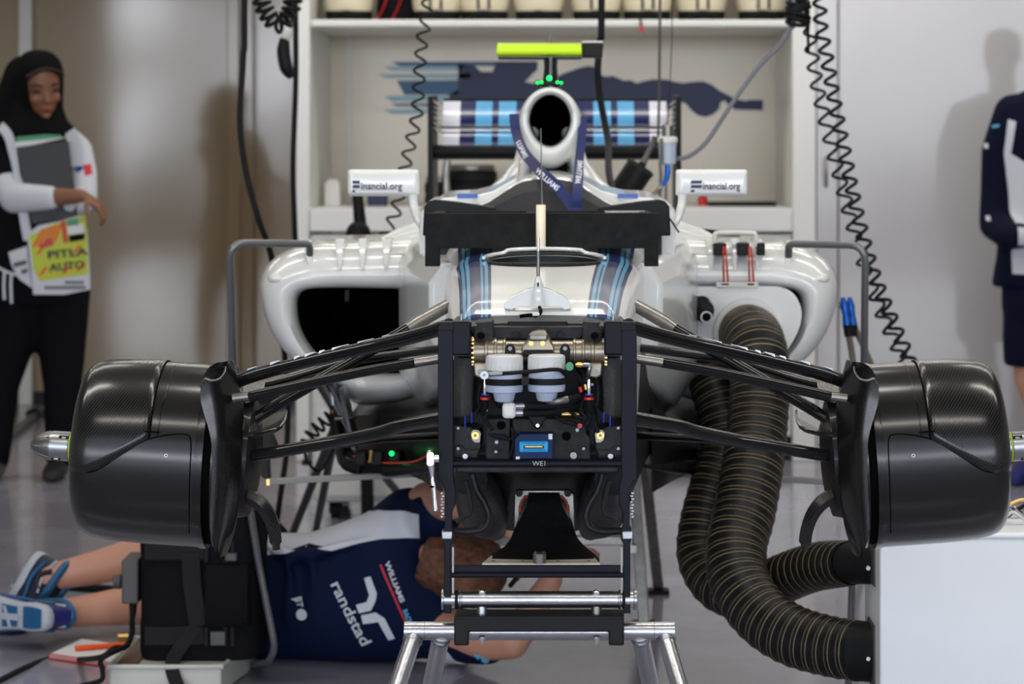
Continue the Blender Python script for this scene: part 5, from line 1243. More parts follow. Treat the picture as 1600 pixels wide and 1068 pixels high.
# ============================================================ COOLING HOSES AND FAN BOX
def hose_mat():
    m = mat('ribbed_hose', (.012,.012,.013), .42, spec=.22); nt, b = nodes_of(m)
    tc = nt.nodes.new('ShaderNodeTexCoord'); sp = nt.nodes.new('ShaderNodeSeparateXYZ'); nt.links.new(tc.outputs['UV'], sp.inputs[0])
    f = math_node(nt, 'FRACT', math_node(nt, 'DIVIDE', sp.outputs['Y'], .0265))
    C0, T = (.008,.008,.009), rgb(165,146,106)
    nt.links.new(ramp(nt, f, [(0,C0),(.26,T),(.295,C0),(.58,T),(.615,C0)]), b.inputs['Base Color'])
hose_mat()
def hose(name, label, px, rr, u0=None, name_end='sleeve'):
    root = thing(name, label, 'hose', (px[-1][0] and P(*px[len(px)//2])))
    pts, ra = spline([P(*p) for p in px], rr, 40)
    # resample evenly
    L = [0]
    for a, b_ in zip(pts[:-1], pts[1:]): L.append(L[-1]+(b_-a).length)
    n = int(L[-1]/.0033); out, ro = [], []; j = 0
    for i in range(n+1):
        s_ = L[-1]*i/n
        while j < len(L)-2 and L[j+1] < s_: j += 1
        f = (s_-L[j])/max(1e-9, L[j+1]-L[j]); out.append(pts[j].lerp(pts[j+1], f))
        ph = (s_/.0265) % 1; ripple = .0020*math.exp(-((ph-.44)/.13)**2)
        ro.append((ra[j]+(ra[j+1]-ra[j])*f)*(1+.012*noise.noise(Vector((s_*9,0,3))))-.0015+ripple)
    mb = MB(); n2 = 40; m = len(out); rs = []; t0 = (out[1]-out[0]).normalized(); nrm = Vector((1,0,.01)); nrm = (nrm-t0*nrm.dot(t0)).normalized(); vs = []
    for i in range(m):
        t = (out[min(i+1,m-1)]-out[max(i-1,0)]).normalized(); nrm = (nrm-t*nrm.dot(t)).normalized(); bn = t.cross(nrm)
        rs.append([out[i]+bn*(math.cos(a)*ro[i])+nrm*(math.sin(a)*ro[i]) for a in (2*PI*k/n2 for k in range(n2))])
    mb.rings(rs, False, False)
    # uv v = true arc length of the centre line
    obj('ribbed_hose', mb, 'ribbed_hose', root, smooth=60)
    return root
hA = hose('cooling_hose', 'thick ribbed black hose from inlet cover to the lower port of the white box',
     [(1168,524,5.93),(1170,522,5.84),(1176,530,5.76),(1184,556,5.70),(1187,600,5.66),(1184,660,5.62),(1176,730,5.56),(1163,800,5.50),(1150,860,5.44),(1158,915,5.38),(1192,962,5.32),(1240,993,5.26),(1300,1010,5.20),(1342,1016,5.16)],
     [.066,.067,.069,.068,.066,.066,.067,.067,.065,.064,.063,.062,.061,.060])
hB = hose('cooling_hose', 'ribbed black hose behind the thicker one, ending at the upper port of the white box',
     [(1112,545,6.02),(1112,590,5.93),(1128,640,5.88),(1136,700,5.84),(1118,760,5.80),(1101,820,5.76),(1098,872,5.72),(1124,917,5.66),(1175,930,5.58),(1220,905,5.48),(1275,885,5.36),(1330,879,5.22)],
     [.054,.056,.058,.059,.059,.058,.057,.054,.052,.052,.050,.046])
def sleeve(root, a, b_, r, cfx, cz_, hh):
    obj('smooth_sleeve', MB().tube([P(*a), P(*a).lerp(P(*b_), .33), P(*a).lerp(P(*b_), .66), P(*b_)], [r*1.01,r*.985,r*1.0,r*.97], 40, 3), 'black_rubber', root)
    p = P(*b_)
    obj('port_adaptor', MB().box(p.x-.004, .644, p.y-.055, p.y+.055, p.z-hh, p.z+hh), 'dull_composite', root, .004)
    obj('adaptor_screw', MB().lathe([(-.002,0),(-.002,.004),(.004,.005)], (.634, p.y-.056, p.z), 'Y', 12), 'steel', root)
mat('dull_composite', (.06,.058,.055), .5)
sleeve(hA, (1338,1016,5.165), (1388,1020,5.13), .060, 0, 0, .064)
sleeve(hB, (1326,879,5.23), (1388,880,5.13), .042, 0, 0, .038)

fb = thing('fan_box', 'white cooling fan box at the right with two hose ports in its side', 'box', (.95, 5.13, 0))
zt_ = .527
mat('box_white', rgb(232,234,236), .38, coat=.1, bump=.08, bscale=5, var=.015)
obj('box_body', MB().box(.648, 1.55, 5.0, 5.26, .03, zt_-.012), 'box_white', fb, .006)
obj('box_lid', MB().prism([(.646,4.998),(1.56,4.998),(1.56,5.262),(.646,5.262)], zt_-.012, zt_, 'XY'), 'box_white', fb, .005)
mb = MB()
for x in (.67, 1.5):
    for y in (5.03, 5.2): mb = MB().box(x-.025, x+.025, y-.02, y+.02, 0, .032); obj('foot', mb, 'black_rubber', fb, .003)
obj('lid_rail', MB().box(P(1530,0,5.2).x, 1.54, 5.19, 5.2, zt_, zt_+.012), 'steel', fb, .002)
cl_ = thing('cable_clip', 'chrome clip with a short dark lead on top of the white box', 'clip', (P(1580,800,5.1).x, 5.1, zt_))
x_ = P(1583,0,5.1).x
obj('clip_body', MB().tube([Vector((x_-.02,5.1,zt_+.012)), Vector((x_-.005,5.1,zt_+.03)), Vector((x_+.012,5.1,zt_+.022)), Vector((x_+.03,5.1,zt_+.006))], [.004,.009,.007,.004], 10, 4), 'chrome', cl_)
obj('clip_lead', MB().tube([Vector((x_-.05,5.14,zt_+.005)), Vector((x_-.02,5.13,zt_+.006)), Vector((x_+.02,5.13,zt_+.03)), Vector((x_+.06,5.13,zt_+.045)), Vector((x_+.12,5.13,zt_+.005))], .004, 8, 5), 'black_rubber', cl_)
obj('clip_tip', MB().tube([Vector((x_-.008,5.1,zt_+.04)), Vector((x_+.02,5.1,zt_+.05)), Vector((x_+.04,5.1,zt_+.03))], .0032, 8, 4), 'brass', cl_)

# ============================================================ BENT TUBE SUPPORTS OVER THE PODS
mat('pod_tube', (.16,.165,.175), .3, metal=.5, coat=.3)
def podtube(name, label, pts):
    t = thing(name, label, 'support', (pts[-1].x, pts[-1].y, 0))
    obj('bent_tube', MB().tube(pts, .0085, 16, 0), 'pod_tube', t); return t
def rounded(pts, r=.03, k=6):
    out = [pts[0]]
    for a, b_, c_ in zip(pts[:-2], pts[1:-1], pts[2:]):
        u = (a-b_); v = (c_-b_); rr = min(r, u.length*.45, v.length*.45); u.normalize(); v.normalize()
        for i in range(k+1):
            t = i/k; out.append((b_+u*rr)*(1-t)**2+b_*2*t*(1-t)+(b_+v*rr)*t*t)
    return out+[pts[-1]]
ft = FL(420,1040)
lp = rounded([P(484,397,5.90), P(484,381,5.88), P(359,379,5.72), P(364,590,5.90), P(378,712,6.0), P(404,880,6.08), P(430,1012,6.10), P(420,1034,6.14), P(395,1039,6.30)], .045)
pt1 = podtube('pod_support', 'bent grey tube reaching over the left sidepod and down to the floor', lp)
rp = rounded([P(1232,400,5.90), P(1232,381,5.88), P(1352,383,5.72), P(1350,590,5.85), P(1345,720,5.95), P(1332,900,6.0), P(1325,1088,6.02), P(1300,1086,6.2)], .045)
pt2 = podtube('pod_support', 'bent grey tube reaching over the right sidepod and down behind the hoses', rp)

# ============================================================ CABLES FROM THE GANTRY
def cable(name, label, pts, r, m='black_rubber', cat='cable', k=6, group=None):
    o = obj(name, MB().tube(pts, r, 10, k), m); return tag(centre(o), label, cat, group)
top_z = 2.8
def up(px, py, d, dx=0): p = P(px, py, d); return Vector((p.x+dx, d, top_z))
def ct(px, d): return [up(px,0,d)]
cable('black_cable', 'black cable hanging at the left in front of the beige wall', ct(376,7.3)+[P(382,0,7.3), P(380,90,7.3), P(375,190,7.3), P(385,270,7.3), P(405,345,7.3), P(424,400,7.35), P(438,500,7.5), P(449,600,7.6), P(448,700,7.6), P(436,790,7.6), Vector((P(425,0,7.7).x,7.7,.012)), Vector((P(455,0,8.1).x,8.1,.012))], .0085)
cable('black_cable', 'black cable hanging down along the left post of the cabinet', ct(461,8.2)+[P(462,0,8.2), P(462,130,8.2), P(458,250,8.2), P(460,340,8.2), P(465,430,8.2), P(480,560,8.0), P(520,640,7.8), P(545,690,7.5)], .0088)
cable('black_cable', 'thick black cable hanging in front of the rear wing', ct(943,7.4)+[P(940,0,7.4), P(938,60,7.4), P(934,110,7.4), P(939,160,7.4), P(950,220,7.3), P(951,265,7.1), P(957,300,6.95), P(962,330,6.9)], .0098)
cable('coiled_cable', 'thin coiled black cable hanging between cabinet and left mirror', [up(668,0,7.2)]+coil_pts([P(668,0,7.2)+Vector((0,0,.12)), P(668,10,7.2), P(660,60,7.2), P(655,120,7.2), P(651,180,7.2), P(640,230,7.2), P(628,280,7.2), P(618,330,7.2), P(600,372,7.2), P(580,400,7.2)], .016, .047, per=10), .0036, k=2)
g = 'coiled air lines at the right'
cable('coiled_cable', 'coiled black air line at the right, the one closer to the wall side', [up(1275,0,6.9)]+coil_pts([P(1279,0,6.9)+Vector((0,0,.15)), P(1282,30,6.9), P(1292,90,6.9), P(1306,170,6.9), P(1322,250,6.9), P(1341,340,6.9), P(1366,430,6.9), P(1398,510,6.9), P(1425,575,6.9), P(1440,640,6.9)], .0165, .042, per=10), .0048, k=2)
cable('coiled_cable', 'loosely coiled black air line on the cabinet side of the other one', [up(1255,0,7.1)]+coil_pts([P(1262,36,7.1), P(1268,75,7.1), P(1276,130,7.1), P(1292,200,7.1), P(1310,270,7.1), P(1330,345,7.1), P(1352,420,7.1), P(1378,490,7.1), P(1408,560,7.1), P(1425,640,7.1)], .017, .050, per=10, phase=2), .0044, k=2)
# wound bundles at the top
b = MB()
for k in range(7):
    cx_, cz_ = P(1248,0,7.0).x+random.uniform(-.004,.004), P(0,4+k*5.2,7.0).z
    b.tube([Vector((cx_+.028*math.cos(a), 7.0+.02*math.sin(a), cz_+.008*math.sin(a+k))) for a in (2*PI*j/20 for j in range(20))], .0062, 8, loop=True)
b.tube([Vector((cx_,7.0,P(0,4,7.0).z)), up(1248,0,7.0)], .006, 8)
tag(centre(obj('cable_bundle', b, 'black_rubber')), 'wound bundle of black air line at the top right of the cabinet', 'cable')
b = MB()
path = [P(402,-30,7.6), P(408,0,7.6), P(418,22,7.6), P(434,38,7.6), P(450,26,7.6), P(458,0,7.6), P(461,-30,7.6)]
b.tube([up(402,0,7.6)]+coil_pts(path, .024, .022, per=10)+[up(461,0,7.6)], .0062, 8, 0)
tag(centre(obj('cable_bundle', b, 'black_rubber')), 'drooping loop of tightly coiled cable above the left beige wall', 'cable')
hs_ = thing('hanging_handset', 'black and white handset hanging on the left cabinet post', 'handset', P(448,80,8.4))
obj('handset_grip', MB().tube([P(445,60,8.4), P(443,80,8.4), P(447,105,8.4), P(455,122,8.4)], [.016,.022,.022,.010], 14, 4), 'black_plastic', hs_)
obj('handset_cap', MB().tube([P(455,38,8.4), P(449,50,8.4), P(446,62,8.4)], [.014,.018,.015], 12, 3), 'shelf_white', hs_)
obj('handset_cord', MB().tube([P(455,40,8.4), P(458,0,8.4), up(459,0,8.4)], .004, 8), 'black_rubber', hs_)

# bleed jar with grey hose
jr = thing('bleed_jar', 'clear fluid jar with blue fitting hanging right of the airbox', 'jar', P(1043,262,6.9))
x_ = P(1043,0,6.9).x; z_ = lambda y: P(0,y,6.9).z
obj('jar_body', MB().lathe([(z_(258),.010),(z_(255),.022),(z_(222),.024),(z_(219),.024)], (x_,6.9,0), 'Z', 28), 'blue_fluid_plastic', jr)
obj('jar_lid', MB().lathe([(z_(222),.027),(z_(216),.027),(z_(213),.022)], (x_,6.9,0), 'Z', 28), 'matt_white', jr)
obj('jar_neck', MB().lathe([(z_(214),.016),(z_(196),.015),(z_(193),.004),(z_(189),.003)], (x_,6.9,0), 'Z', 20), 'dull_metal', jr)
obj('jar_side_tube', MB().tube([P(1034,216,6.88), P(1034,256,6.88)], .005, 8), 'dull_metal', jr)
obj('blue_fitting', MB().tube([P(1043,257,6.9), P(1043,270,6.9), P(1040,282,6.9), P(1034,288,6.9)], [.007,.008,.007,.006], 12, 4), 'blue_metal', jr)
obj('fitting_hose', MB().tube([P(1034,287,6.9), P(1028,296,6.9), P(1018,306,6.88), P(1006,318,6.85)], [.005,.006,.006,.006], 10, 4), 'dull_metal', jr)
obj('jar_hanger', MB().tube([P(1043,192,6.9), P(1046,150,6.92), P(1050,60,6.95), up(1052,0,6.95)], .0012, 6), 'black_rubber', jr)
cable('braided_hose', 'grey braided hose sloping from the bleed jar up to the gantry', [P(1058,248,6.92), P(1078,243,6.95), P(1105,220,6.95), P(1145,160,6.98), P(1185,105,7.0), P(1220,68,7.0), P(1236,36,7.0), P(1240,-20,7.0), up(1240,0,7.0)], .0062, 'grey_hose', 'hose')
# black fan canister with tube, wiped on the engine cover
fc = thing('black_canister', 'tilted black canister leaning behind the car right of the airbox', 'canister', P(985,310,7.45))
a, b_ = P(969,309,7.45), P(1003,258,7.45)
obj('canister_body', MB().tube([a, a.lerp(b_,.06), a.lerp(b_,.95), b_], [.036,.042,.042,.036], 24), 'black_plastic', fc)
obj('canister_tube', MB().tube([b_, P(1012,240,7.5), P(1022,215,7.55), P(1030,150,7.6), up(1034,0,7.6)], [.012,.008,.007,.004,.004], 10, 4), 'dull_composite', fc)
obj('canister_rim', MB().tube([b_-(b_-a)*.12, b_-(b_-a)*.04], .044, 24), 'grey_composite', fc)
# black post between wall and sidepod
pp_ = thing('black_prop', 'black prop rod with a round knob standing behind the left sidepod', 'prop', FL(575,823))
yp = FL(575,823).y
obj('prop_rod', MB().tube([P(556,278,yp), P(558,300,yp), P(564,360,yp), P(575,820,yp)], [.008,.018,.022,.022], 14), 'black_plastic', pp_)
obj('prop_knob', MB().ell(P(560,366,yp-.02), (.042,.03,.045)), 'black_plastic', pp_)
obj('prop_top', MB().lathe([(0,.008),(.02,.014),(.035,.010)], P(556,285,yp), 'Z', 12), 'black_plastic', pp_)
# floor stand legs under the left pod
ts = thing('black_tripod', 'black tubular tripod standing under the left sidepod', 'stand', FL(520,835))
hub = P(528,655,6.9)
obj('tripod_hub', MB().tube([hub+Vector((0,0,.11)), hub+Vector((0,0,-.04))], .022, 16), 'black_plastic', ts)
for fx_, fy_ in ((448,862),(492,842),(662,824)):
    f = FL(fx_, fy_); 
    l = obj('leg', MB().tube([hub, f+Vector((0,0,.012))], .012, 12), 'black_plastic', ts)
    obj('leg_tip', MB().ell(f+Vector((0,0,.012)), (.016,.016,.012), n=12, m=8), 'black_rubber', l)
cable('floor_cable', 'thin black cable dropping to the floor beside the left brake drum', [P(388,700,6.3), P(386,740,6.3), P(378,800,6.3), P(372,900,6.3), Vector((P(372,0,6.6).x,6.6,.006)), Vector((P(330,0,7.0).x,7.0,.006))], .005)
cl2 = thing('coiled_lead', 'short black coiled lead hanging under the left sidepod', 'cable', P(500,670,6.7))
obj('coil', MB().tube(coil_pts([P(522,645,6.75), P(505,660,6.75), P(488,676,6.75), P(476,700,6.75)], .017, .022, per=10), .004, 8), 'black_rubber', cl2)
obj('lead_end', MB().tube([P(476,700,6.75), P(480,720,6.8), P(500,735,6.85), P(522,700,6.9)], .004, 8, 5), 'black_rubber', cl2)
obj('coil_plug', MB().tube([P(522,645,6.75), P(530,638,6.74)], .009, 10), 'brass', cl2)
# blue coupled hoses behind the right sidepod
mat('olive_hose', rgb(95,92,78), .5)
for x0, x1, lb in ((1318,1336,'left of two hoses with blue couplings behind the right sidepod'),(1328,1368,'right of two hoses with blue couplings behind the right sidepod')):
    t = thing('coupled_hose', lb, 'hose', FL(x1, 880))
    f = FL(x1+10, 900); dd = 7.0 if x0 < 1325 else 7.12
    obj('hose_line', MB().tube([P(x0+5,508,dd), P((x0+x1)/2+3,545,dd), P(x1,600,dd), P(x1+4,720,dd+.2), f+Vector((0,0,.012)), f+Vector((.25,.3,.012))], .0088, 12, 5), 'olive_hose', t)
    obj('black_grip', MB().tube([P(x0+5,505,dd), P(x0+8,525,dd)], .0115, 12), 'black_rubber', t)
    obj('blue_coupling', MB().tube([P(x0-1,464,dd), P(x0+1,478,dd), P(x0+3,490,dd), P(x0+5,507,dd)], [.005,.012,.009,.012], 12), 'blue_metal', t)
cable('cockpit_lead', 'black lead arching over the right sidepod behind the inlet handle', [P(1040,376,6.5), P(1060,364,6.5), P(1100,362,6.5), P(1140,368,6.5), P(1165,378,6.4), P(1185,392,6.3)], .008)

# ============================================================ THINGS ON THE FLOOR, LEFT
tr_ = thing('white_tray', 'white metal tray on the floor carrying the black battery bag', 'tray', (P(280,0,6.2).x, 6.2, 0))
xa, xb = P(170,0,6.0).x, P(384,0,6.0).x; zt_ = .066
mat('tray_white', rgb(190,190,182), .4, bump=.1, bscale=6)
cor = [(xa,6.0),(P(322,0,6.0).x,6.0),(P(345,0,6.0).x,6.005),(P(385,0,6.25).x,6.2),(P(393,0,6.3).x,6.23),(P(393,0,6.3).x,6.35),(xa-.0,6.35)]
obj('tray_body', MB().prism(cor, .002, zt_, 'XY'), 'tray_white', tr_, .006)
lipm = MB()
for a, b_ in zip(cor, cor[1:]+cor[:1]):
    lipm.tube([Vector((*a, zt_)), Vector((*b_, zt_))], .006, 10)
obj('tray_rim', lipm, 'tray_white', tr_)
obj('brown_board', MB().box(xa+.012, P(235,0,6.2).x, 6.02, 6.33, zt_, zt_+.004), 'brown_board', tr_, .001)
# black bag
bb = thing('battery_bag', 'tall black strapped battery bag standing in the white tray', 'bag', (P(300,0,6.2).x, 6.2, zt_))
z0, z1 = zt_+.002, P(0,800,6.1).z
def bagring(z, k, w=0): 
    xa_, xb_ = P(216,0,6.08).x, P(404,0,6.08).x; c_ = (xa_+xb_)/2; h = (xb_-xa_)/2*k; y0_, y1_ = 6.06, 6.33
    yc, hy = (y0_+y1_)/2, (y1_-y0_)/2*k
    return [Vector((c_+x+w*math.sin(z*40), yc+y, z)) for x, y in roundrect(-h, h, -hy, hy, .05, 6)]
obj('bag_body', MB().rings([bagring(z0,.97), bagring(z0+.02,1), bagring(z0+.08,1.0), bagring(z0+.1,.985), bagring(z0+.24,.985,.002), bagring(z0+.26,1), bagring(z1-.03,1), bagring(z1-.01,.97), bagring(z1,.9)]), 'black_fabric', bb)
fr = lambda x, z, o=0: Vector((P(x,0,6.07).x, 6.052-o, z))
zz_ = lambda y: P(0,y,6.06).z
def strap(nm, pts, w, m='strap_grey', par=bb):
    ctr, _ = spline(pts, [0]*len(pts), 5); rs = []
    for i, p in enumerate(ctr):
        t = (ctr[min(i+1,len(ctr)-1)]-ctr[max(i-1,0)]).normalized(); sd = Vector((t.z,0,-t.x)).normalized(); nn = Vector((0,.0015,0))
        rs.append([p-sd*w/2-nn, p+sd*w/2-nn, p+sd*w/2+nn, p-sd*w/2+nn])
    return obj(nm, MB().rings(rs), m, par)
mat('strap_grey', (.014,.0135,.016), .7, spec=.15, bump=.3, bscale=200)
strap('strap', [fr(228,zz_(858)), fr(270,zz_(858)), fr(320,zz_(858))], .045)
strap('strap', [fr(228,zz_(992)), fr(270,zz_(992)), fr(320,zz_(990))], .042)
strap('strap', [fr(300,zz_(862),.004), fr(302,zz_(905),.004), fr(308,zz_(950),.004), fr(312,zz_(975),.004)], .042)
strap('loose_strap', [fr(310,zz_(975),.006), fr(285,zz_(1008),.010), fr(275,zz_(1030),.045), fr(285,zz_(1055),.075), fr(298,zz_(1076),.08)], .032)
pk = obj('side_pouch', MB().rings([[Vector((x, y, z)) for x, y in ((P(319,0,6.05).x,6.07),(P(322,0,6.05).x,6.045-w),(P(355,0,6.05).x,6.04-w),(P(388,0,6.05).x,6.045-w),(P(392,0,6.05).x,6.07))] for z, w in ((zz_(976),0),(zz_(965),.012),(zz_(920),.018),(zz_(885),.010),(zz_(880),0))]), 'black_fabric', bb)
for y0_, y1_ in ((845,878),(978,1008)):
    for px in (322, 352, 363):
        obj('webbing', MB().box(P(px-3,0,6.05).x, P(px+3,0,6.05).x, 6.050, 6.062, zz_(y1_), zz_(y0_)), 'strap_grey', bb, .001)
obj('buckle', MB().box(P(352,0,6.04).x, P(370,0,6.04).x, 6.035, 6.06, zz_(874), zz_(862)), 'dull_composite', bb, .003)
obj('buckle', MB().box(P(328,0,6.04).x, P(352,0,6.04).x, 6.04, 6.06, zz_(1006), zz_(984)), 'dull_composite', bb, .003)
# charger
ch = thing('grey_charger', 'dark grey charger box fixed to the left side of the battery bag', 'charger', P(203,972,6.14))
obj('charger_case', MB().box(P(191,0,6.13).x, P(217,0,6.13).x, 6.12, 6.24, P(0,942,6.13).z, P(0,873,6.13).z), 'charger_grey' if 'charger_grey' in MATS else 'dull_composite', ch, .004)
obj('round_plug', MB().lathe([(-.020,.013),(-.018,.017),(-.004,.018),(0,.014)], (P(191,0,6.17).x,6.17,P(0,908,6.17).z), 'X', 20), 'dull_composite', ch)
obj('strain_relief', MB().tube([P(208,942,6.15), P(208,955,6.15), P(206,972,6.15)], [.010,.008,.005], 12), 'black_rubber', ch)
mb = MB()
for k in range(6): mb.tube([P(207.6-.2*k,945+k*4.5,6.15), P(207.5-.2*k,947+k*4.5,6.15)], .0095-.0006*k, 12)
obj('relief_ribs', mb, 'black_rubber', ch)
fp = lambda x, y, h=.006: FL(x, y)+Vector((0,0,h))
cable('power_cable', 'black power cable running from the charger over the notebook to the left edge', [P(206,970,6.15), P(206,990,6.15), P(196,1010,6.1), P(178,1018,6.05)+Vector((0,0,.008)), P(158,1026,5.97)+Vector((0,0,-.0)), P(120,1030,6.4), P(78,1029,6.45), fp(40,1046), fp(0,1066), fp(-60,1098)], .0068)
cable('power_cable', 'second black cable curling down in front of the notebook beside the tray', [fp(100,1080), P(130,1070,5.95), P(158,1062,5.93), P(160,1045,5.95), P(157,1032,5.95), P(170,1022,5.96), P(200,1008,6.1)], .0060)
# notebook and pen
nb = thing('spiral_notebook', 'white notepad with red spiral binding on the floor beside the tray', 'notebook', FL(150,1025))
cs = [fp(78,1030,0), fp(128,1006,0), fp(236,1022,0), fp(190,1046,0)]
mb = MB(); n = 4
mb.add([c+Vector((0,0,.004)) for c in cs]+[c+Vector((0,0,.014)) for c in cs], [(3,2,1,0),(4,5,6,7)]+[(i,(i+1)%4,4+(i+1)%4,4+i) for i in range(4)])
obj('paper_block', mb, 'paper', nb)
mb = MB(); mb.add([c for c in cs]+[c+Vector((0,0,.0038)) for c in cs], [(3,2,1,0),(4,5,6,7)]+[(i,(i+1)%4,4+(i+1)%4,4+i) for i in range(4)])
obj('back_cover', mb, 'red_strap', nb)
mb = MB(); a, b_ = cs[0], cs[3]
for k in range(34):
    p = a.lerp(b_, (k+.5)/34); dirn = (b_-a).normalized(); s_ = Vector((dirn.y,-dirn.x,0))
    mb.tube([p+s_*(.006*math.cos(q_))+Vector((0,0,.008+.0075*math.sin(q_))) for q_ in (2*PI*j/8 for j in range(8))], .0012, 5, loop=True)
obj('spiral_binding', mb, 'red_ring', nb)
pn = thing('orange_pen', 'orange marker pen lying on the notepad', 'pen', fp(160,1018,.016))
a, b_ = P(118,1018.5,6.43), P(197,1011,6.52); a.z = b_.z = .024
a = Vector((P(118,0,6.45).x, 6.45, .0215)); b_ = Vector((P(196,0,6.52).x, 6.50, .0215))
obj('pen_body', MB().tube([a, b_], .0065, 14), 'orange', pn)
obj('pen_cap', MB().tube([a, a.lerp(b_,.4)], .0073, 14), 'orange', pn)
bs = thing('brass_connector', 'small brass connector with a blue end on the floor behind the notepad', 'connector', fp(195,1003,0))
obj('brass_body', MB().tube([fp(184,1004,.012), fp(200,1003,.012)], .011, 14), 'brass', bs)
obj('blue_end', MB().tube([fp(200,1003,.010), fp(216,1005,.010)], .008, 14), 'blue_metal', bs)
cable('floor_tube', 'black flat tube lying on the floor behind the legs of the lying person', [fp(60,918,.012), fp(110,922,.012), fp(200,929,.012), fp(330,938,.012)], .012)
cable('floor_pole', 'dark pole lying across the floor by the feet of the standing woman', [fp(-30,712,.02), fp(0,697,.02), fp(50,658,.02), fp(90,630,.02)], .016, 'dull_metal', 'pole', 2)
tag(centre(obj('pole_clamp', MB().ell(fp(52,655,.028), (.035,.05,.025)), 'black_plastic')), 'small black lump on the dark floor pole', 'clamp')
# ============================================================ PEOPLE
def hand(mb, wrist, fwd, palm_n, side, size=1.0, curl=.5, thumb=1, spread=.12):
    """palm slab, four unequal bent fingers and a side thumb. fwd: towards fingertips, palm_n: out of the palm, side: thumb side"""
    f = Vector(fwd).normalized(); n_ = Vector(palm_n); n_ = (n_-f*n_.dot(f)).normalized(); s_ = Vector(side); s_ = (s_-f*s_.dot(f)-n_*s_.dot(n_)).normalized()
    w = Vector(wrist); k = size
    mb.tube([w-f*.02*k, w+f*.012*k, w+f*.05*k, w+f*.085*k], [.026*k,.030*k,.040*k,.040*k], 16, 2, flat=.42, up=n_)
    for i, (off, ln) in enumerate(((.030,.072),(.010,.080),(-.011,.074),(-.031,.058))):
        p = w+f*.080*k+s_*off*k; d_ = (f+s_*off*spread*8).normalized(); a = 0; pts = [p-d_*.02*k, p]; rr = [.0092*k,.0092*k]
        for seg, fr_ in enumerate((.45,.32,.23)):
            a += curl*(.55,.75,.5)[seg]
            dd = d_*math.cos(a)+n_*math.sin(a); p = p+dd*ln*fr_*k; pts.append(p); rr.append((.0088,.0080,.0066)[seg]*k)
        mb.tube(pts, rr, 10, 3); mb.ell(pts[-1], (rr[-1],)*3, n=8, m=6)
    p = w+f*.018*k+s_*.022*k*thumb; pts = [p]; d_ = (f*.55+s_*thumb*.9+n_*.35).normalized()
    for ln, c_ in ((.035,0),(.032,.4),(.024,.4)):
        d_ = (d_+f*c_+n_*c_*.5).normalized(); p = p+d_*ln*k; pts.append(p)
    mb.tube(pts, [.014*k,.0115*k,.0095*k,.0078*k], 10, 3); mb.ell(pts[-1], (.0078*k,)*3, n=8, m=6)
def shell(name, mb, voxel, m, parent, smooth=6): return link(name, blob(mb, voxel, smooth, name), m, parent, smooth=180)
def head(mb, c, R, h=.225, w=.150, dp=.19):
    """head about its centre c; R maps local axes: x = right of the face, -y = facing, z = up"""
    L = lambda x, y, z: Vector(c)+R @ Vector((x*w, y*dp, z*h))
    secs = [(-.50,.16,.20,-.16),(-.42,.27,.27,-.13),(-.30,.36,.36,-.08),(-.12,.43,.44,-.02),(.05,.475,.49,.0),(.20,.49,.51,.03),(.34,.45,.47,.05),(.44,.32,.34,.05),(.50,.12,.13,.05)]
    rs = []
    for z, rx, ry, yo in secs:
        rs.append([L(rx*math.cos(a), yo+ry*math.sin(a), z) for a in (2*PI*k/28 for k in range(28))])
    mb.rings(rs)
    sc = lambda x, y, z, r: mb.ell(L(x, y, z), (r[0], r[1], r[2]), M=R)
    sc(0,-.46,-.08,(.011,.016,.020)); sc(0,-.52,-.15,(.013,.014,.010)); sc(0,-.45,.02,(.007,.010,.022))   # nose
    for s in (-1, 1):
        sc(s*.09,-.47,-.165,(.007,.009,.006)); sc(s*.24,-.38,-.13,(.022,.016,.02)); sc(s*.20,-.43,.09,(.024,.012,.008)); sc(s*.50,.02,-.03,(.008,.018,.028))
    sc(0,-.44,-.27,(.020,.012,.006)); sc(0,-.43,-.31,(.018,.012,.006)); sc(0,-.40,-.43,(.020,.016,.014))
    return L
def face_bits(L, R, parent, brow='brow', lips='lips', w=1):
    for s in (-1, 1):
        e = MB().ell(L(s*.21,-.425,.0), (.0165,.009,.0075), M=R); ey = obj('eye', e, 'eye_dark', parent)
        obj('eyebrow', MB().tube([L(s*.10,-.475,.085), L(s*.22,-.47,.12), L(s*.34,-.41,.095)], [.004,.005,.003], 8, 4), brow, parent)
    obj('lips', MB().tube([L(-.13,-.465,-.285), L(-.05,-.495,-.285), L(.05,-.495,-.285), L(.13,-.465,-.285)], [.0025,.0062,.0062,.0025], 10, 4, flat=.75), lips, parent)

# ---------------- lying person
q_ = lambda x, y, d: P(x, y, d)
mb = MB()
# bare legs
KU, AU = q_(305,838,6.86), q_(78,902,6.78)
chain(mb, [(KU,.060),(q_(235,865,6.82),.058),(q_(160,884,6.80),.046),(AU,.035)])
KL, AL = q_(318,938,6.86), q_(92,958,6.66)
chain(mb, [(KL,.060),(q_(240,940,6.78),.058),(q_(165,950,6.70),.046),(AL,.036)])
chain(mb, [(KU,.062),(q_(408,858,6.55),.080)]); chain(mb, [(KL,.062),(q_(415,955,6.55),.085)])

# trunk, neck, arms
loftbody(mb, [(q_(405,915,6.50),.12,.09,(0,0,1),(0,1,0)),(q_(480,915,6.48),.125,.09,(0,0,1),(0,1,0)),(q_(580,905,6.45),.15,.095,(0,0,1),(0,1,0)),(q_(660,895,6.42),.13,.075,(0,0,1),(0,1,0))])
chain(mb, [(q_(650,888,6.42),.06),(q_(700,880,6.38),.055)])
Rz = Matrix.Rotation(0,3,'Z')
hc = q_(712,880,6.34)
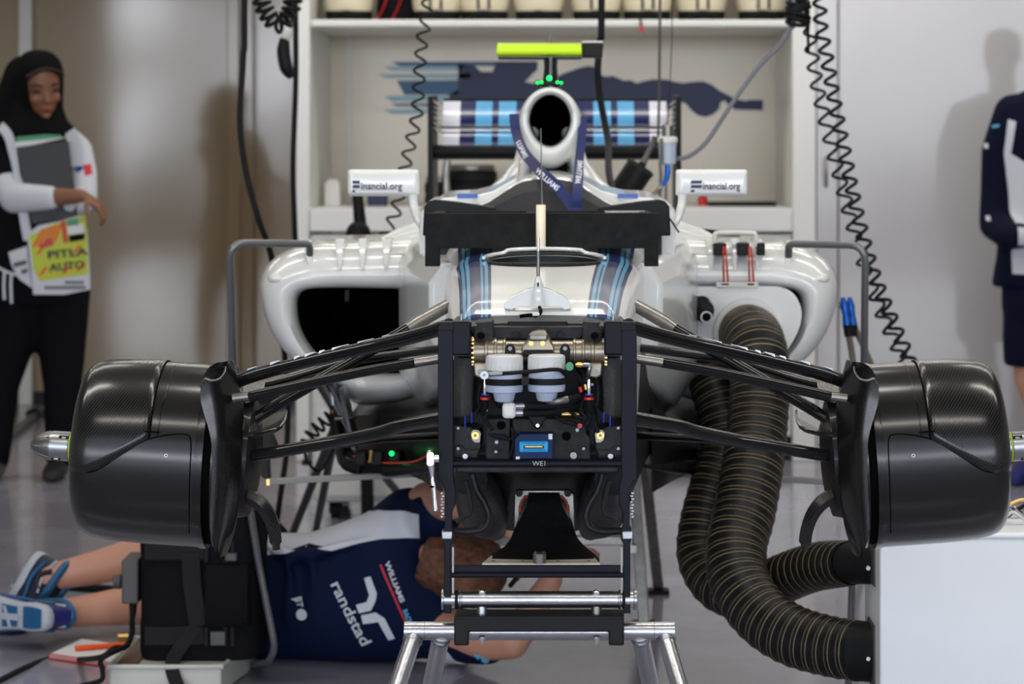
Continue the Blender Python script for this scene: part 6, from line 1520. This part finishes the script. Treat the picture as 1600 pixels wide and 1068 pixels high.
# head: crown points right/down-left in the picture, the back of the head faces the camera
up_ = Vector((.86,-.15,-.30)).normalized(); face = Vector((.28,.95,-.12)); face = (face-up_*face.dot(up_)).normalized(); xr = (-face).cross(up_)
RH = Matrix((xr, -face, up_)).transposed()
LH = head(mb, hc+Vector((.0,0,.0)), RH, .24, .160, .205)
# upper arm reaching up into the car
chain(mb, [(q_(655,812,6.48),.062),(q_(668,786,6.38),.054),(q_(712,778,6.20),.050)])
chain(mb, [(q_(712,778,6.20),.048),(q_(775,800,6.12),.040),(q_(845,846,6.10),.030)])
hand(mb, q_(852,852,6.10), (.75,0,-.3), (0,1,-.2), (0,.1,1), .95, .6)
# lower arm along the floor
chain(mb, [(q_(700,985,6.35),.062),(q_(755,1000,6.25),.050),(q_(800,1003,6.2),.041)])
chain(mb, [(q_(802,1000,6.2),.040),(q_(835,950,6.2),.037),(q_(862,905,6.22),.028)])
hand(mb, q_(865,899,6.22), (.45,.2,.85), (-1,0,.3), (0,-1,.1), .95, .8)
man = link('person', blob(mb, .0075, 5), 'skin_light', None, smooth=180); centre(man)
tag(man, 'person lying on the floor under the car in a navy team shirt', 'person')
# shirt
mb = MB()
Z, Y_ = (0,0,1), (0,1,0)
loftbody(mb, [(q_(398,935,6.47),.150,.12,Z,Y_),(q_(430,930,6.46),.155,.125,Z,Y_),(q_(470,930,6.45),.155,.125,(.1,0,1),Y_),(q_(520,925,6.44),.168,.13,(.06,0,1),Y_),(q_(570,917,6.42),.182,.135,(.0,0,1),Y_),(q_(610,905,6.41),.200,.135,(-.05,0,1),Y_),(q_(645,899,6.41),.205,.12,(-.2,0,1),Y_),(q_(680,905,6.41),.155,.10,(-.25,0,1),Y_),(q_(698,908,6.41),.10,.08,(-.3,0,1),Y_)], 36)
chain(mb, [(q_(618,832,6.42),.085),(q_(640,812,6.42),.082),(q_(668,812,6.36),.068),(q_(684,800,6.30),.062)])       # upper shoulder and sleeve
chain(mb, [(q_(650,975,6.40),.078),(q_(700,990,6.36),.070),(q_(760,1001,6.26),.058)])        # lower sleeve
for k in range(5):                  # cloth folds
    x = 440+k*38; mb.tube([q_(x,850,6.335-.0*k), q_(x+12,900,6.318), q_(x+10,960,6.325), q_(x+30,1010,6.36)], [.006,.010,.012,.006], 8, 4)
mb.tube([q_(410,850,6.36), q_(470,868,6.33), q_(540,850,6.31), q_(600,840,6.31)], [.01,.016,.012,.006], 8, 4)
shirt = shell('shirt', mb, .0085, 'shirt_navy', man, 7)
# white block along the flank is part of the cloth: two boundary lines in the shirt's own coordinates
def panel_mat():
    m = mat('shirt_two_tone', rgb(10,22,52), .75, bump=.25, bscale=7, spec=.13); nt, b = nodes_of(m)
    r0 = rootloc(shirt); f_ = lambda x, y: (P(x,y,6.33).x-r0.x, P(x,y,6.33).z-r0.z)
    xa_, xb_ = f_(380,0)[0], f_(700,0)[0]; za_, zb_ = f_(0,900)[1], f_(0,740)[1]
    tc = nt.nodes.new('ShaderNodeTexCoord'); sp = nt.nodes.new('ShaderNodeSeparateXYZ'); nt.links.new(tc.outputs['Object'], sp.inputs[0])
    def lin_(v, a, b_): return math_node(nt, 'DIVIDE', math_node(nt, 'SUBTRACT', v, a), b_-a)
    u, w = lin_(sp.outputs['X'], xa_, xb_), lin_(sp.outputs['Z'], za_, zb_)
    def line(pts): return ramp(nt, u, [((f_(x,0)[0]-xa_)/(xb_-xa_), ((f_(0,y)[1]-za_)/(zb_-za_),)*3) for x, y in pts], 'LINEAR')
    lo_ = line([(390,882),(420,869),(450,863),(480,853),(520,858),(560,846),(600,838),(655,838)])
    hi_ = line([(390,742),(540,742),(546,815),(590,799),(655,797)])
    m1 = math_node(nt, 'GREATER_THAN', w, lo_); m2 = math_node(nt, 'LESS_THAN', w, hi_); m3 = math_node(nt, 'LESS_THAN', sp.outputs['X'], f_(657,0)[0])
    k = math_node(nt, 'MULTIPLY', math_node(nt, 'MULTIPLY', m1, m2), m3)
    nt.links.new(ramp(nt, k, [(0, rgb(10,22,52)), (.5, rgb(205,208,216))]), b.inputs['Base Color'])
panel_mat(); shirt.data.materials[0] = MATS['shirt_two_tone']
mbs = MB(); loftbody(mbs, [(q_(350,905,6.62),.13,.10,Z,Y_),(q_(375,915,6.55),.155,.12,Z,Y_),(q_(412,925,6.5),.150,.12,Z,Y_)])
chain(mbs, [(q_(400,865,6.55),.10),(q_(345,848,6.78),.080)]); chain(mbs, [(q_(400,955,6.55),.095),(q_(345,942,6.78),.080)])
shell('shorts', mbs, .010, 'shirt_dark', man, 6)
# dark sleeve cap and white side panel as cloth panels lying on the shirt
def onshirt(name, poly, m, cell=.007, off=.0025, tg=None):
    c = q_(560,900,6.25)
    pts = [((P(x,y,6.3).x-c.x), (P(x,y,6.3).z-c.z)) for x, y in poly]
    d_ = (Vector((c.x,6.3,c.z))-Vector((CX,0,CZ)))
    return decal(name, pts, (c.x,6.15,c.z), (1,0,0), (0,0,1), (0,1,0), tg or [shirt], m, man, cell, off)
onshirt('sleeve_panel', [(700,1014),(712,1030),(745,1040),(722,1048),(690,1040),(690,1022)], 'shirt_white')
def back_text(body, x, y, ang, size, m, width=None, space=1):
    me = text_mesh(body, size, 0, 0, .0006, space)
    if width:
        xs = [v.co.x for v in me.vertices]; k = width/(max(xs)-min(xs)); me.transform(Matrix.Diagonal((k,1,1,1)))
    p = P(x,y,6.3); u = Vector((math.cos(ang),0,math.sin(ang))); v = Vector((-math.sin(ang),0,math.cos(ang)))
    return decal('lettering', me, (p.x,6.15,p.z), u, v, (0,1,0), [shirt], m, shirt, .02, .0028)
back_text('randstad', 548, 958, math.radians(-63), .040, 'shirt_white', .166)
back_text('WILLIAMS', 617, 907, math.radians(-69), .016, 'shirt_white', .106)
back_text('RACING', 638, 966, math.radians(-69), .016, 'sky_print', .052)
back_text('BT', 466, 942, math.radians(-80), .022, 'shirt_white')
o_ = P(470,962,6.3)
decal('round_badge', [(.014*math.cos(a),.014*math.sin(a)) for a in (2*PI*k/16 for k in range(16))], (o_.x,6.15,o_.z), (1,0,0), (0,0,1), (0,1,0), [shirt], 'shirt_white', shirt, .01)
onshirt('red_line', [(594,880),(597,879),(636,972),(633,973)], 'red_print')
onshirt('logo_bar', [(570,901),(580,898),(590,924),(588,936),(581,951),(562,956),(557,943),(574,938),(578,927)], 'shirt_white', .007)
onshirt('logo_bar', [(565,959),(588,954),(602,963),(617,996),(607,999),(592,969),(568,973)], 'shirt_white', .007)
onshirt('sleeve_print', [(676,774),(679,772),(688,790),(685,792)], 'sky_print', .01)
for x_, y_ in ((749,1010),(760,1018)):
    onshirt('sleeve_print', [(x_-5,y_-9),(x_+1,y_-10),(x_+6,y_+4),(x_,y_+9),(x_-6,y_+3)], 'sky_print', .01)
# hair
mb = MB()
L = LH; rs = []
for z, rx, ry, yo in ((-.30,.44,.40,.10),(-.12,.50,.47,.05),(.05,.54,.53,.03),(.20,.55,.56,.05),(.34,.51,.52,.06),(.44,.38,.39,.06),(.51,.24,.25,.05),(.545,.08,.09,.05)):
    rs.append([L(rx*math.cos(a), yo+ry*math.sin(a)*(1 if math.sin(a) > 0 or z > .25 else .55), z) for a in (2*PI*k/28 for k in range(28))])
mb.rings(rs)
hr = shell('hair', mb, .006, 'hair_brown', man, 3)
tx = bpy.data.textures.new('hair_noise', 'CLOUDS'); tx.noise_scale = .025
dm = hr.modifiers.new('tufts', 'DISPLACE'); dm.texture = tx; dm.strength = .010; dm.mid_level = .4
obj('ear', MB().ell(L(-.52 if RH.col[0].z < 0 else .52,.0,-.05), (.010,.020,.032), M=RH), 'skin_light', man)
face_bits(L, RH, man)
# shoes
def shoe(name, c, u, v, w, size=1.0, um='shoe_blue'):
    """u toe direction, v sole normal (outwards), w sideways"""
    u, v, w = (Vector(a).normalized() for a in (u, v, w)); c = Vector(c)
    prof = [(-.128,.008),(-.122,.022),(-.105,.032),(-.07,.036),(-.03,.033),(.02,.038),(.07,.046),(.10,.046),(.128,.036),(.145,.020),(.150,.008)]
    prof = [(a*size, b_*size) for a, b_ in prof]
    def ring(h, k, kk=1): 
        return [c+u*a*kk+w*(b_*k)-v*h for a, b_ in prof]+[c+u*a*kk-w*(b_*k*.92)-v*h for a, b_ in prof[::-1]]
    sh = obj(name, MB().rings([ring(-.001,.90,.96), ring(.004,1.03,1.01), ring(.014,1.08,1.02), ring(.026,1.05,1.01), ring(.030,.96,.98)]), 'shoe_white', man, .003, smooth=60)
    for (a0, a1, k) in ((-.112,-.045,.80),(-.035,.03,.80),(.04,.085,.84),(.093,.135,.86)):
        seg = [(a, b_) for a, b_ in spline([Vector((a, b_, 0)) for a, b_ in prof], [0]*len(prof), 4)[0] and [(q.x, q.y) for q in spline([Vector((a, b_, 0)) for a, b_ in prof], [0]*len(prof), 4)[0]] if a0*size <= a <= a1*size]
        lo_ = [c+u*a+w*b_*k+v*.0045 for a, b_ in seg]+[c+u*a-w*b_*k*.9+v*.0045 for a, b_ in seg[::-1]]
        hi_ = [p-v*.006 for p in lo_]
        obj('sole_pad', MB().rings([hi_, lo_]), 'shoe_teal', sh, .001)
    mb = MB(); mb.bar(c-u*.04+v*.006, c+u*.05+v*.006, .016, .004, v); mb.bar(c-u*.01-w*.026+v*.006, c+u*.012+w*.026+v*.006, .008, .004, v)
    obj('sole_pattern', mb, 'shoe_white', sh)
    rs = []
    for h, k, hi in ((.028,1.0,1.0),(.045,.99,.99),(.060,.92,.93),(.074,.80,.78),(.086,.72,.50),(.097,.66,.22),(.106,.62,.05),(.110,.54,.0)):
        r1 = []
        for sg, seq in ((1,prof),(-1,prof[::-1])):
            for a, b_ in seq:
                t = (a/size+.128)/.278; aa = (-.124+t*(.124+.03+.125*hi-.03))*size if h > .03 else a
                r1.append(c+u*aa+w*(max(b_,.010*size)*k*sg)-v*h)
        rs.append(r1)
    up1 = obj('shoe_upper', MB().rings(rs), um, sh, smooth=70)
    obj('heel_collar', MB().tube([c-u*.120-v*.104, c-u*.095+w*.026-v*.112, c-u*.045+w*.028-v*.108, c-u*.005+w*.018-v*.098, c-u*.005-w*.018-v*.098, c-u*.045-w*.028-v*.108, c-u*.095-w*.026-v*.112], .011, 8, 4, loop=True), 'shoe_teal', up1)
    for sg in (1, -1):
        obj('side_stripe', MB().tube([c-u*.10+w*sg*.034-v*.06, c-u*.05+w*sg*.036-v*.045, c+u*.01+w*sg*.038-v*.058, c+u*.07+w*sg*.045-v*.040], .0050, 8, 5), 'shoe_teal', up1)
        obj('side_stripe', MB().tube([c-u*.115+w*sg*.026-v*.085, c-u*.07+w*sg*.030-v*.072, c-u*.02+w*sg*.032-v*.084], .0035, 8, 5), 'shoe_white', up1)
        obj('dark_panel', MB().tube([c-u*.085+w*sg*.028-v*.09, c-u*.06+w*sg*.033-v*.062, c-u*.03+w*sg*.030-v*.078], .008, 8, 4), 'shoe_black', up1)
    obj('laces', MB().tube([c+u*.0+w*.012-v*.098, c+u*.015-w*.012-v*.094, c+u*.03+w*.012-v*.088, c+u*.045-w*.012-v*.082, c+u*.058+w*.010-v*.076], .0028, 6, 3), 'shoe_white', up1)
    return sh
shoe('shoe', q_(14,962,6.54), (-.85,.52,-.02), (-.50,-.86,.06), (.0,.06,1))
shoe('shoe', q_(27,924,6.80), (-.45,-.25,-.85), (-.80,.50,.25), (.4,.85,-.4), .92, 'shoe_dark')

# ---------------- tool in the hand
tl = thing('small_torch', 'small dark torch pen held by the lying person near the stand foot', 'torch', q_(800,908,6.15))
obj('torch_tube', MB().tube([q_(797,915,6.12), q_(806,904,6.14)], .006, 10), 'black_plastic', tl)
obj('torch_head', MB().tube([q_(806,904,6.14), q_(809,901,6.145)], .008, 10), 'dull_metal', tl)

# ---------------- standing woman
W0 = FL(60, 738); D = 9.9
w_ = lambda x, y, d=D: P(x, y, d)
mb = MB()
X_, Yv, Zv = (1,0,0), (0,1,0), (0,0,1)
loftbody(mb, [(w_(62,470),.15,.11,X_,Yv),(w_(60,400),.14,.105,X_,Yv),(w_(62,330),.125,.10,X_,Yv),(w_(66,260),.15,.105,X_,Yv),(w_(66,215),.16,.09,X_,Yv),(w_(64,200),.09,.07,X_,Yv)])
chain(mb, [(w_(62,205),.055),(w_(60,165,D+.02),.052)])
yaw = math.radians(27); Rw = Matrix.Rotation(yaw,3,'Z') @ Matrix.Rotation(math.radians(14),3,'X') @ Matrix.Rotation(math.radians(-5),3,'Y')
hcw = w_(63,135,D-.02)
LW = head(mb, hcw, Rw, .236, .162, .19)
for (x0, x1, x2, dz) in ((22,2,-8,0),(95,98,95,0)):
    chain(mb, [(w_(x0,470),.085),(w_(x1,600),.055),(w_(x2,715),.038)])
    f = w_(x2,735); mb.tube([Vector((f.x,D,.04)), Vector((f.x,D-.12,.025))], [.026,.018], 10)
# her right arm (left in the picture): upper arm down, forearm across to the right
chain(mb, [(w_(2,232),.055),(w_(8,270,D-.06),.052),(w_(22,308,D-.14),.050)])
chain(mb, [(w_(22,308,D-.14),.048),(w_(75,308,D-.22),.038),(w_(125,306,D-.24),.027)])
hand(mb, w_(134,305,D-.24), (.72,-.05,-.60), (-.5,.2,-.8), (.2,-1,.1), .90, .75, 1)
# her left arm
chain(mb, [(w_(118,232),.052),(w_(128,270,D-.02),.048),(w_(130,315,D-.10),.044)])
chain(mb, [(w_(130,315,D-.10),.042),(w_(100,300,D-.13),.032),(w_(72,280,D-.135),.024)])
hand(mb, w_(68,276,D-.14), (-.8,-.1,.45), (.0,.9,.1), (0,.2,1), .82, .4)
woman = link('person', blob(mb, .0072, 4), 'skin_tan', None, smooth=180); centre(woman)
tag(woman, 'standing woman in a black headscarf with folded arms holding a black folder', 'person')
face_bits(LW, Rw, woman)
# clothes
mb = MB()
loftbody(mb, [(w_(60,475),.185,.14,X_,Yv),(w_(58,420),.17,.135,X_,Yv),(w_(60,340),.150,.125,X_,Yv),(w_(62,265),.165,.13,X_,Yv),(w_(64,222),.165,.105,X_,Yv),(w_(64,203),.10,.08,X_,Yv)])
chain(mb, [(w_(0,230),.066),(w_(6,262,D-.05),.064),(w_(14,285,D-.10),.060)])
jk = shell('black_jacket', mb, .012, 'black_cloth', woman, 6)
mb = MB(); chain(mb, [(w_(14,288,D-.10),.064),(w_(24,308,D-.15),.062),(w_(50,309,D-.19),.053),(w_(78,309,D-.22),.046)])
shell('white_sleeve', mb, .009, 'shirt_white', woman, 4)
mb = MB(); chain(mb, [(w_(108,222),.055),(w_(120,235),.060),(w_(129,270,D-.03),.056),(w_(131,312,D-.10),.052),(w_(112,320,D-.14),.048)])
sl = shell('white_sleeve', mb, .009, 'shirt_white', woman, 4)
def ondec(nm, poly, m, tg, par, d_=D-.5, off=.003):
    c = w_(*poly[0], d_); pts = [(P(x,y,D-.1).x-c.x, P(x,y,D-.1).z-c.z) for x, y in poly]
    return decal(nm, pts, (c.x,d_,c.z), (1,0,0), (0,0,1), (0,1,0), tg, m, par, .02, off)
ondec('blue_patch', [(116,262),(126,252),(130,262),(122,270)], 'blue_metal', [sl], woman)
ondec('red_patch', [(128,258),(138,256),(142,272),(133,275)], 'red_print', [sl], woman)
mb = MB()
for (x0, x1, x2) in ((24,0,-8),(95,98,95)):
    chain(mb, [(w_(x0,450),.115),(w_(x0,500),.105),(w_(x1,600),.075),(w_(x2,715),.058)])
shell('black_trousers', mb, .012, 'black_cloth', woman, 6)
for x2 in (-8, 92):
    mb = MB(); f = w_(x2,735)
    loftbody(mb, [(Vector((f.x,D+.05,.045)),.036,.042,X_,Zv),(Vector((f.x,D,.045)),.042,.044,X_,Zv),(Vector((f.x,D-.10,.032)),.044,.030,X_,Zv),(Vector((f.x,D-.17,.022)),.030,.020,X_,Zv)])
    mb.tube([Vector((f.x,D+.02,.04)), Vector((f.x,D+.02,.12))], [.045,.04], 12)
    shell('black_shoe', mb, .008, 'shoe_black', woman, 4)
# headscarf: a hood round the face, draped over the shoulders
mb = MB(); L = LW
for z, rx, ry, yo in ((0,0,0,0),): pass
rs = []
for z, rx, ry, yo in ((-.75,.58,.58,.12),(-.5,.55,.56,.11),(-.25,.55,.56,.10),(0,.565,.58,.08),(.22,.57,.60,.08),(.40,.51,.54,.08),(.53,.34,.36,.08),(.575,.1,.1,.08)):
    rs.append([L(rx*math.cos(a), yo+ry*math.sin(a), z) for a in (2*PI*k/30 for k in range(30))])
mb.rings(rs)
chain(mb, [(w_(40,120,D+.06),.085),(w_(22,170,D+.06),.085),(w_(20,200,D+.03),.07)])
loftbody(mb, [(w_(58,225),.165,.125,X_,Yv),(w_(60,205),.150,.12,X_,Yv),(w_(62,188),.105,.10,X_,Yv),(w_(60,165,D+.02),.09,.09,X_,Yv)])
hood = shell('headscarf', mb, .009, 'hijab', woman, 6)
# open the hood for the face
fm = MB(); rs = []
for t, k in ((-.30,.92),(-.9,1.05)):
    rs.append([L(.455*k*math.cos(a), t, .03+.375*k*math.sin(a)*(1 if math.sin(a) > 0 else 1.28)) for a in (2*PI*k2/32 for k2 in range(32))])
fm.rings(rs); cme = fm.mesh('c'); cme.transform(Matrix.Translation(-rootloc(hood)))
bmm = bmesh.new(); bmm.from_mesh(cme); bmesh.ops.recalc_face_normals(bmm, faces=bmm.faces); bmm.to_mesh(cme); bmm.free()
co_ = bpy.data.objects.new('cut', cme); COL.objects.link(co_); co_.location = rootloc(hood); bpy.context.view_layer.update()
mm = hood.data.materials[0]; cut(hood, co_)
hood.data.shade_smooth()
gl = obj('hair_band', MB().tube([L(-.40,-.36,.24), L(-.22,-.45,.33), L(0,-.48,.37), L(.22,-.45,.33), L(.40,-.36,.24)], .014, 10, 5, flat=.5), 'brow', woman)
# white tabard straps and printed front
mb = MB()
st_ = strap('tabard_strap', [w_(0,196,D-.11), w_(12,210,D-.15), w_(20,235,D-.16), w_(28,270,D-.17), w_(36,330,D-.17), w_(44,375,D-.17)], .035, 'shirt_white', woman)
strap('tabard_strap', [w_(108,205,D-.08), w_(118,225,D-.10), w_(120,260,D-.11)], .05, 'shirt_white', woman)
strap('waist_cord', [w_(-8,415,D-.14), w_(12,425,D-.17), w_(35,432,D-.18), w_(46,440,D-.18)], .010, 'shirt_white', woman)
for x in (7, 18): strap('waist_cord', [w_(x,425,D-.175), w_(x-1,445,D-.18), w_(x,468 if x < 10 else 474,D-.18)], .010, 'shirt_white', woman)
tb_ = thing('printed_tabard', None, None); tb_.parent = woman; tb_.location = (0,0,0)
wr0 = lambda x, y, o=0: w_(x, y, D-.205-o)
def sheet(nm, poly, m, o=0, th=.003, par=tb_):
    f = [wr0(x,y,o) for x, y in poly]; n = len(f)
    mb = MB(); mb.add(f+[p+Vector((0,th,0)) for p in f], [tuple(range(n)), tuple(reversed(range(n,2*n)))]+[(i,(i+1)%n,n+(i+1)%n,n+i) for i in range(n)])
    return obj(nm, mb, m, par)
sheet('tabard_cloth', [(42,366),(60,352),(90,346),(130,335),(136,360),(140,420),(141,452),(100,460),(52,460),(48,420)], 'shirt_white')
sheet('lower_cloth', [(13,394),(42,384),(46,420),(50,450),(30,436),(18,415)], 'shirt_white', -.01)
mat('hi_yellow', rgb(190,200,70), .7); mat('hi_orange', rgb(225,85,45), .7)
sheet('print_field', [(46,368),(90,347),(134,336),(136,380),(138,428),(62,439),(52,420)], 'hi_yellow', .003)
for k in range(5): sheet('print_stripe', [(48+k*9,381-k*3),(53+k*9,374-k*3),(66+k*9,350-k*2.4),(61+k*9,352-k*2)] if 0 else [(50+k*8,386-k*2),(55+k*8,386-k*2),(70+k*7,356-k*2),(65+k*7,358-k*2)], 'hi_orange', .0045)
for k, (x, y) in enumerate(((55,398),(60,430),(96,428),(118,424),(112,396))): sheet('print_stripe', [(x,y),(x+6,y-1),(x+16,y-14),(x+10,y-13)], 'hi_orange', .0045)
sheet('red_mark', [(60,385),(80,370),(84,382),(66,388)], 'red_ring', .006)
sheet('flag_bar', [(95,346),(102,344),(106,378),(99,380)], 'red_ring', .006); sheet('flag_bar', [(104,344),(122,340),(123,351),(105,353)], 'green_card', .006)
sheet('flag_bar', [(105,353),(130,348),(131,364),(107,367)], 'paper', .006); sheet('flag_bar', [(107,368),(132,364),(132,374),(109,378)], 'black_cloth', .006)
for body, y, sz, wd in (('PITLA', 396, .040, .150), ('AUTO', 416, .040, .135)):
    p = wr0(105, y, .008); text('lettering', body, sz, p, (1,0,.10), (0,0,1), 'folder_black', tb_, width=wd, bold=.001)
for body, y, x, wd in (('MEDIA PASS', 439, 118, .085), ('CIRCUIT PITLANE', 450, 104, .145)):
    pass
mb = MB()
for y, x0, x1 in ((441,102,136),(449,70,137)):
    for k in range(int((x1-x0)/5)):
        a, b_ = wr0(x0+k*5,y,.004), wr0(x0+k*5+3.6,y-.6,.004); mb.box(a.x, b_.x, a.y-.001, a.y+.002, a.z-.005, a.z+.005)
obj('small_print', mb, 'folder_black', tb_)
mb = MB()
for y, x0, x1 in ((413,22,46),(424,34,48)):
    for k in range(int((x1-x0)/5)):
        a = wr0(x0+k*5,y-k*1.2,-.004); mb.box(a.x, a.x+.009, a.y-.004, a.y, a.z-.008, a.z+.008)
obj('small_print', mb, 'folder_black', tb_)
# folder held on the chest
fd = thing('black_folder', 'black folder with white and green sheets held against the woman\'s chest', 'folder', w_(72,335,D-.18))
def slab(nm, poly, m, d0, th):
    f = [w_(x,y,d0) for x, y in poly]; n = len(f); mb = MB(); mb.add(f+[p+Vector((0,th,0)) for p in f], [tuple(range(n)), tuple(reversed(range(n,2*n)))]+[(i,(i+1)%n,n+(i+1)%n,n+i) for i in range(n)])
    return obj(nm, mb, m, fd, .001)
slab('front_cover', [(26,230),(107,219),(116,296),(122,340),(50,350),(38,300)], 'folder_black', D-.180, .006)
slab('white_sheets', [(24,222),(107,214),(109,222),(26,232),(38,296),(34,296)], 'paper', D-.172, .006)
slab('green_sheet', [(25,214),(70,210),(95,211),(96,215),(26,222)], 'green_card', D-.165, .003)

# ---------------- man at the right edge
D2 = 9.8; v_ = lambda x, y, d=D2: P(x, y, d)
mb = MB(); cxm = 1648
loftbody(mb, [(v_(cxm-4,430),.165,.11,X_,Yv),(v_(cxm,360),.16,.11,X_,Yv),(v_(cxm,280),.17,.11,X_,Yv),(v_(cxm,205),.17,.10,X_,Yv),(v_(cxm,165),.13,.08,X_,Yv),(v_(cxm,140),.07,.06,X_,Yv)])
chain(mb, [(v_(cxm,140),.06),(v_(cxm,105),.055)])
Rm = Matrix.Rotation(math.radians(-150),3,'Z')
LM = head(mb, v_(cxm,70), Rm, .23, .155, .20)
for s in (-1, 1):
    chain(mb, [(v_(cxm+s*36,440),.09),(v_(cxm+s*38,590),.062),(v_(cxm+s*32+8,640),.052),(v_(cxm+s*30,722),.038)])
    chain(mb, [(v_(cxm+s*72,185),.050),(v_(cxm+s*88,260),.045),(v_(cxm+s*92,345,D2-.02),.042)])
    chain(mb, [(v_(cxm+s*92,345,D2-.02),.040),(v_(cxm+s*70,365,D2-.15),.036),(v_(cxm+s*35,365,D2-.26),.028)])
    hand(mb, v_(cxm+s*30,363,D2-.28), (-s*.8,-.4,.1), (0,.8,0), (0,0,1), .95, .6)
guy = link('person', blob(mb, .009, 4), 'skin_light', None, smooth=180); centre(guy)
tag(guy, 'person in navy team shirt and shorts standing at the right edge', 'person')
face_bits(LM, Rm, guy)
mb = MB()
loftbody(mb, [(v_(cxm-4,448),.23,.14,X_,Yv),(v_(cxm-2,400),.215,.14,X_,Yv),(v_(cxm,300),.20,.14,X_,Yv),(v_(cxm,200),.215,.135,X_,Yv),(v_(cxm,155),.18,.11,X_,Yv),(v_(cxm,136),.09,.08,X_,Yv)])
for s in (-1, 1): chain(mb, [(v_(cxm+s*72,178),.075),(v_(cxm+s*92,230),.070),(v_(cxm+s*94,300,D2-.03),.062),(v_(cxm+s*86,330,D2-.06),.058)] if 0 else [(v_(cxm+s*64,178),.078),(v_(cxm+s*86,235),.070),(v_(cxm+s*90,300),.064),(v_(cxm+s*93,350,D2-.02),.062),(v_(cxm+s*72,368,D2-.15),.055),(v_(cxm+s*50,368,D2-.22),.048)])
shg = shell('shirt', mb, .012, 'shirt_dark', guy, 6)
c_ = v_(1590,300,D2-.5)
def gdec(nm, poly, m): 
    pts = [(P(x,y,D2-.12).x-c_.x, P(x,y,D2-.12).z-c_.z) for x, y in poly]
    return decal(nm, pts, (c_.x,D2-.5,c_.z), (1,0,0), (0,0,1), (0,1,0), [shg], m, guy, .02, .004)
gdec('white_panel', [(1579,186),(1590,190),(1583,240),(1600,252),(1640,256),(1640,430),(1584,428),(1580,300),(1572,240)], 'shirt_white')
gdec('sleeve_print', [(1548,198),(1556,196),(1556,200),(1548,202)], 'red_print'); gdec('sleeve_print', [(1557,196),(1566,194),(1566,198),(1557,200)], 'sky_print')
gdec('sleeve_print', [(1545,224),(1550,224),(1550,232),(1545,232)], 'shirt_white'); gdec('sleeve_print', [(1545,338),(1550,338),(1550,346),(1545,346)], 'shirt_white')
mb = MB()
loftbody(mb, [(v_(cxm-2,425),.195,.13,X_,Yv),(v_(cxm,480),.20,.14,X_,Yv),(v_(cxm,510),.17,.12,X_,Yv)])
for s in (-1, 1): chain(mb, [(v_(cxm+s*38,470),.105),(v_(cxm+s*40,520),.10)]); mb.tube([v_(cxm+s*40,520), v_(cxm+s*41,572)], [.102,.094], 20)
shell('shorts', mb, .012, 'shirt_dark', guy, 6)
for s in (-1, 1):
    f = v_(cxm+s*30,735); mb = MB()
    loftbody(mb, [(Vector((f.x-.02,D2+.06,.045)),.036,.042,X_,Zv),(Vector((f.x-.02,D2,.045)),.045,.045,X_,Zv),(Vector((f.x-.08,D2-.10,.035)),.046,.032,X_,Zv),(Vector((f.x-.12,D2-.17,.024)),.034,.022,X_,Zv)])
    mb.tube([Vector((f.x,D2,.04)), Vector((f.x,D2,.10))], [.045,.04], 12)
    shell('shoe', mb, .008, 'shoe_blue', guy, 4)
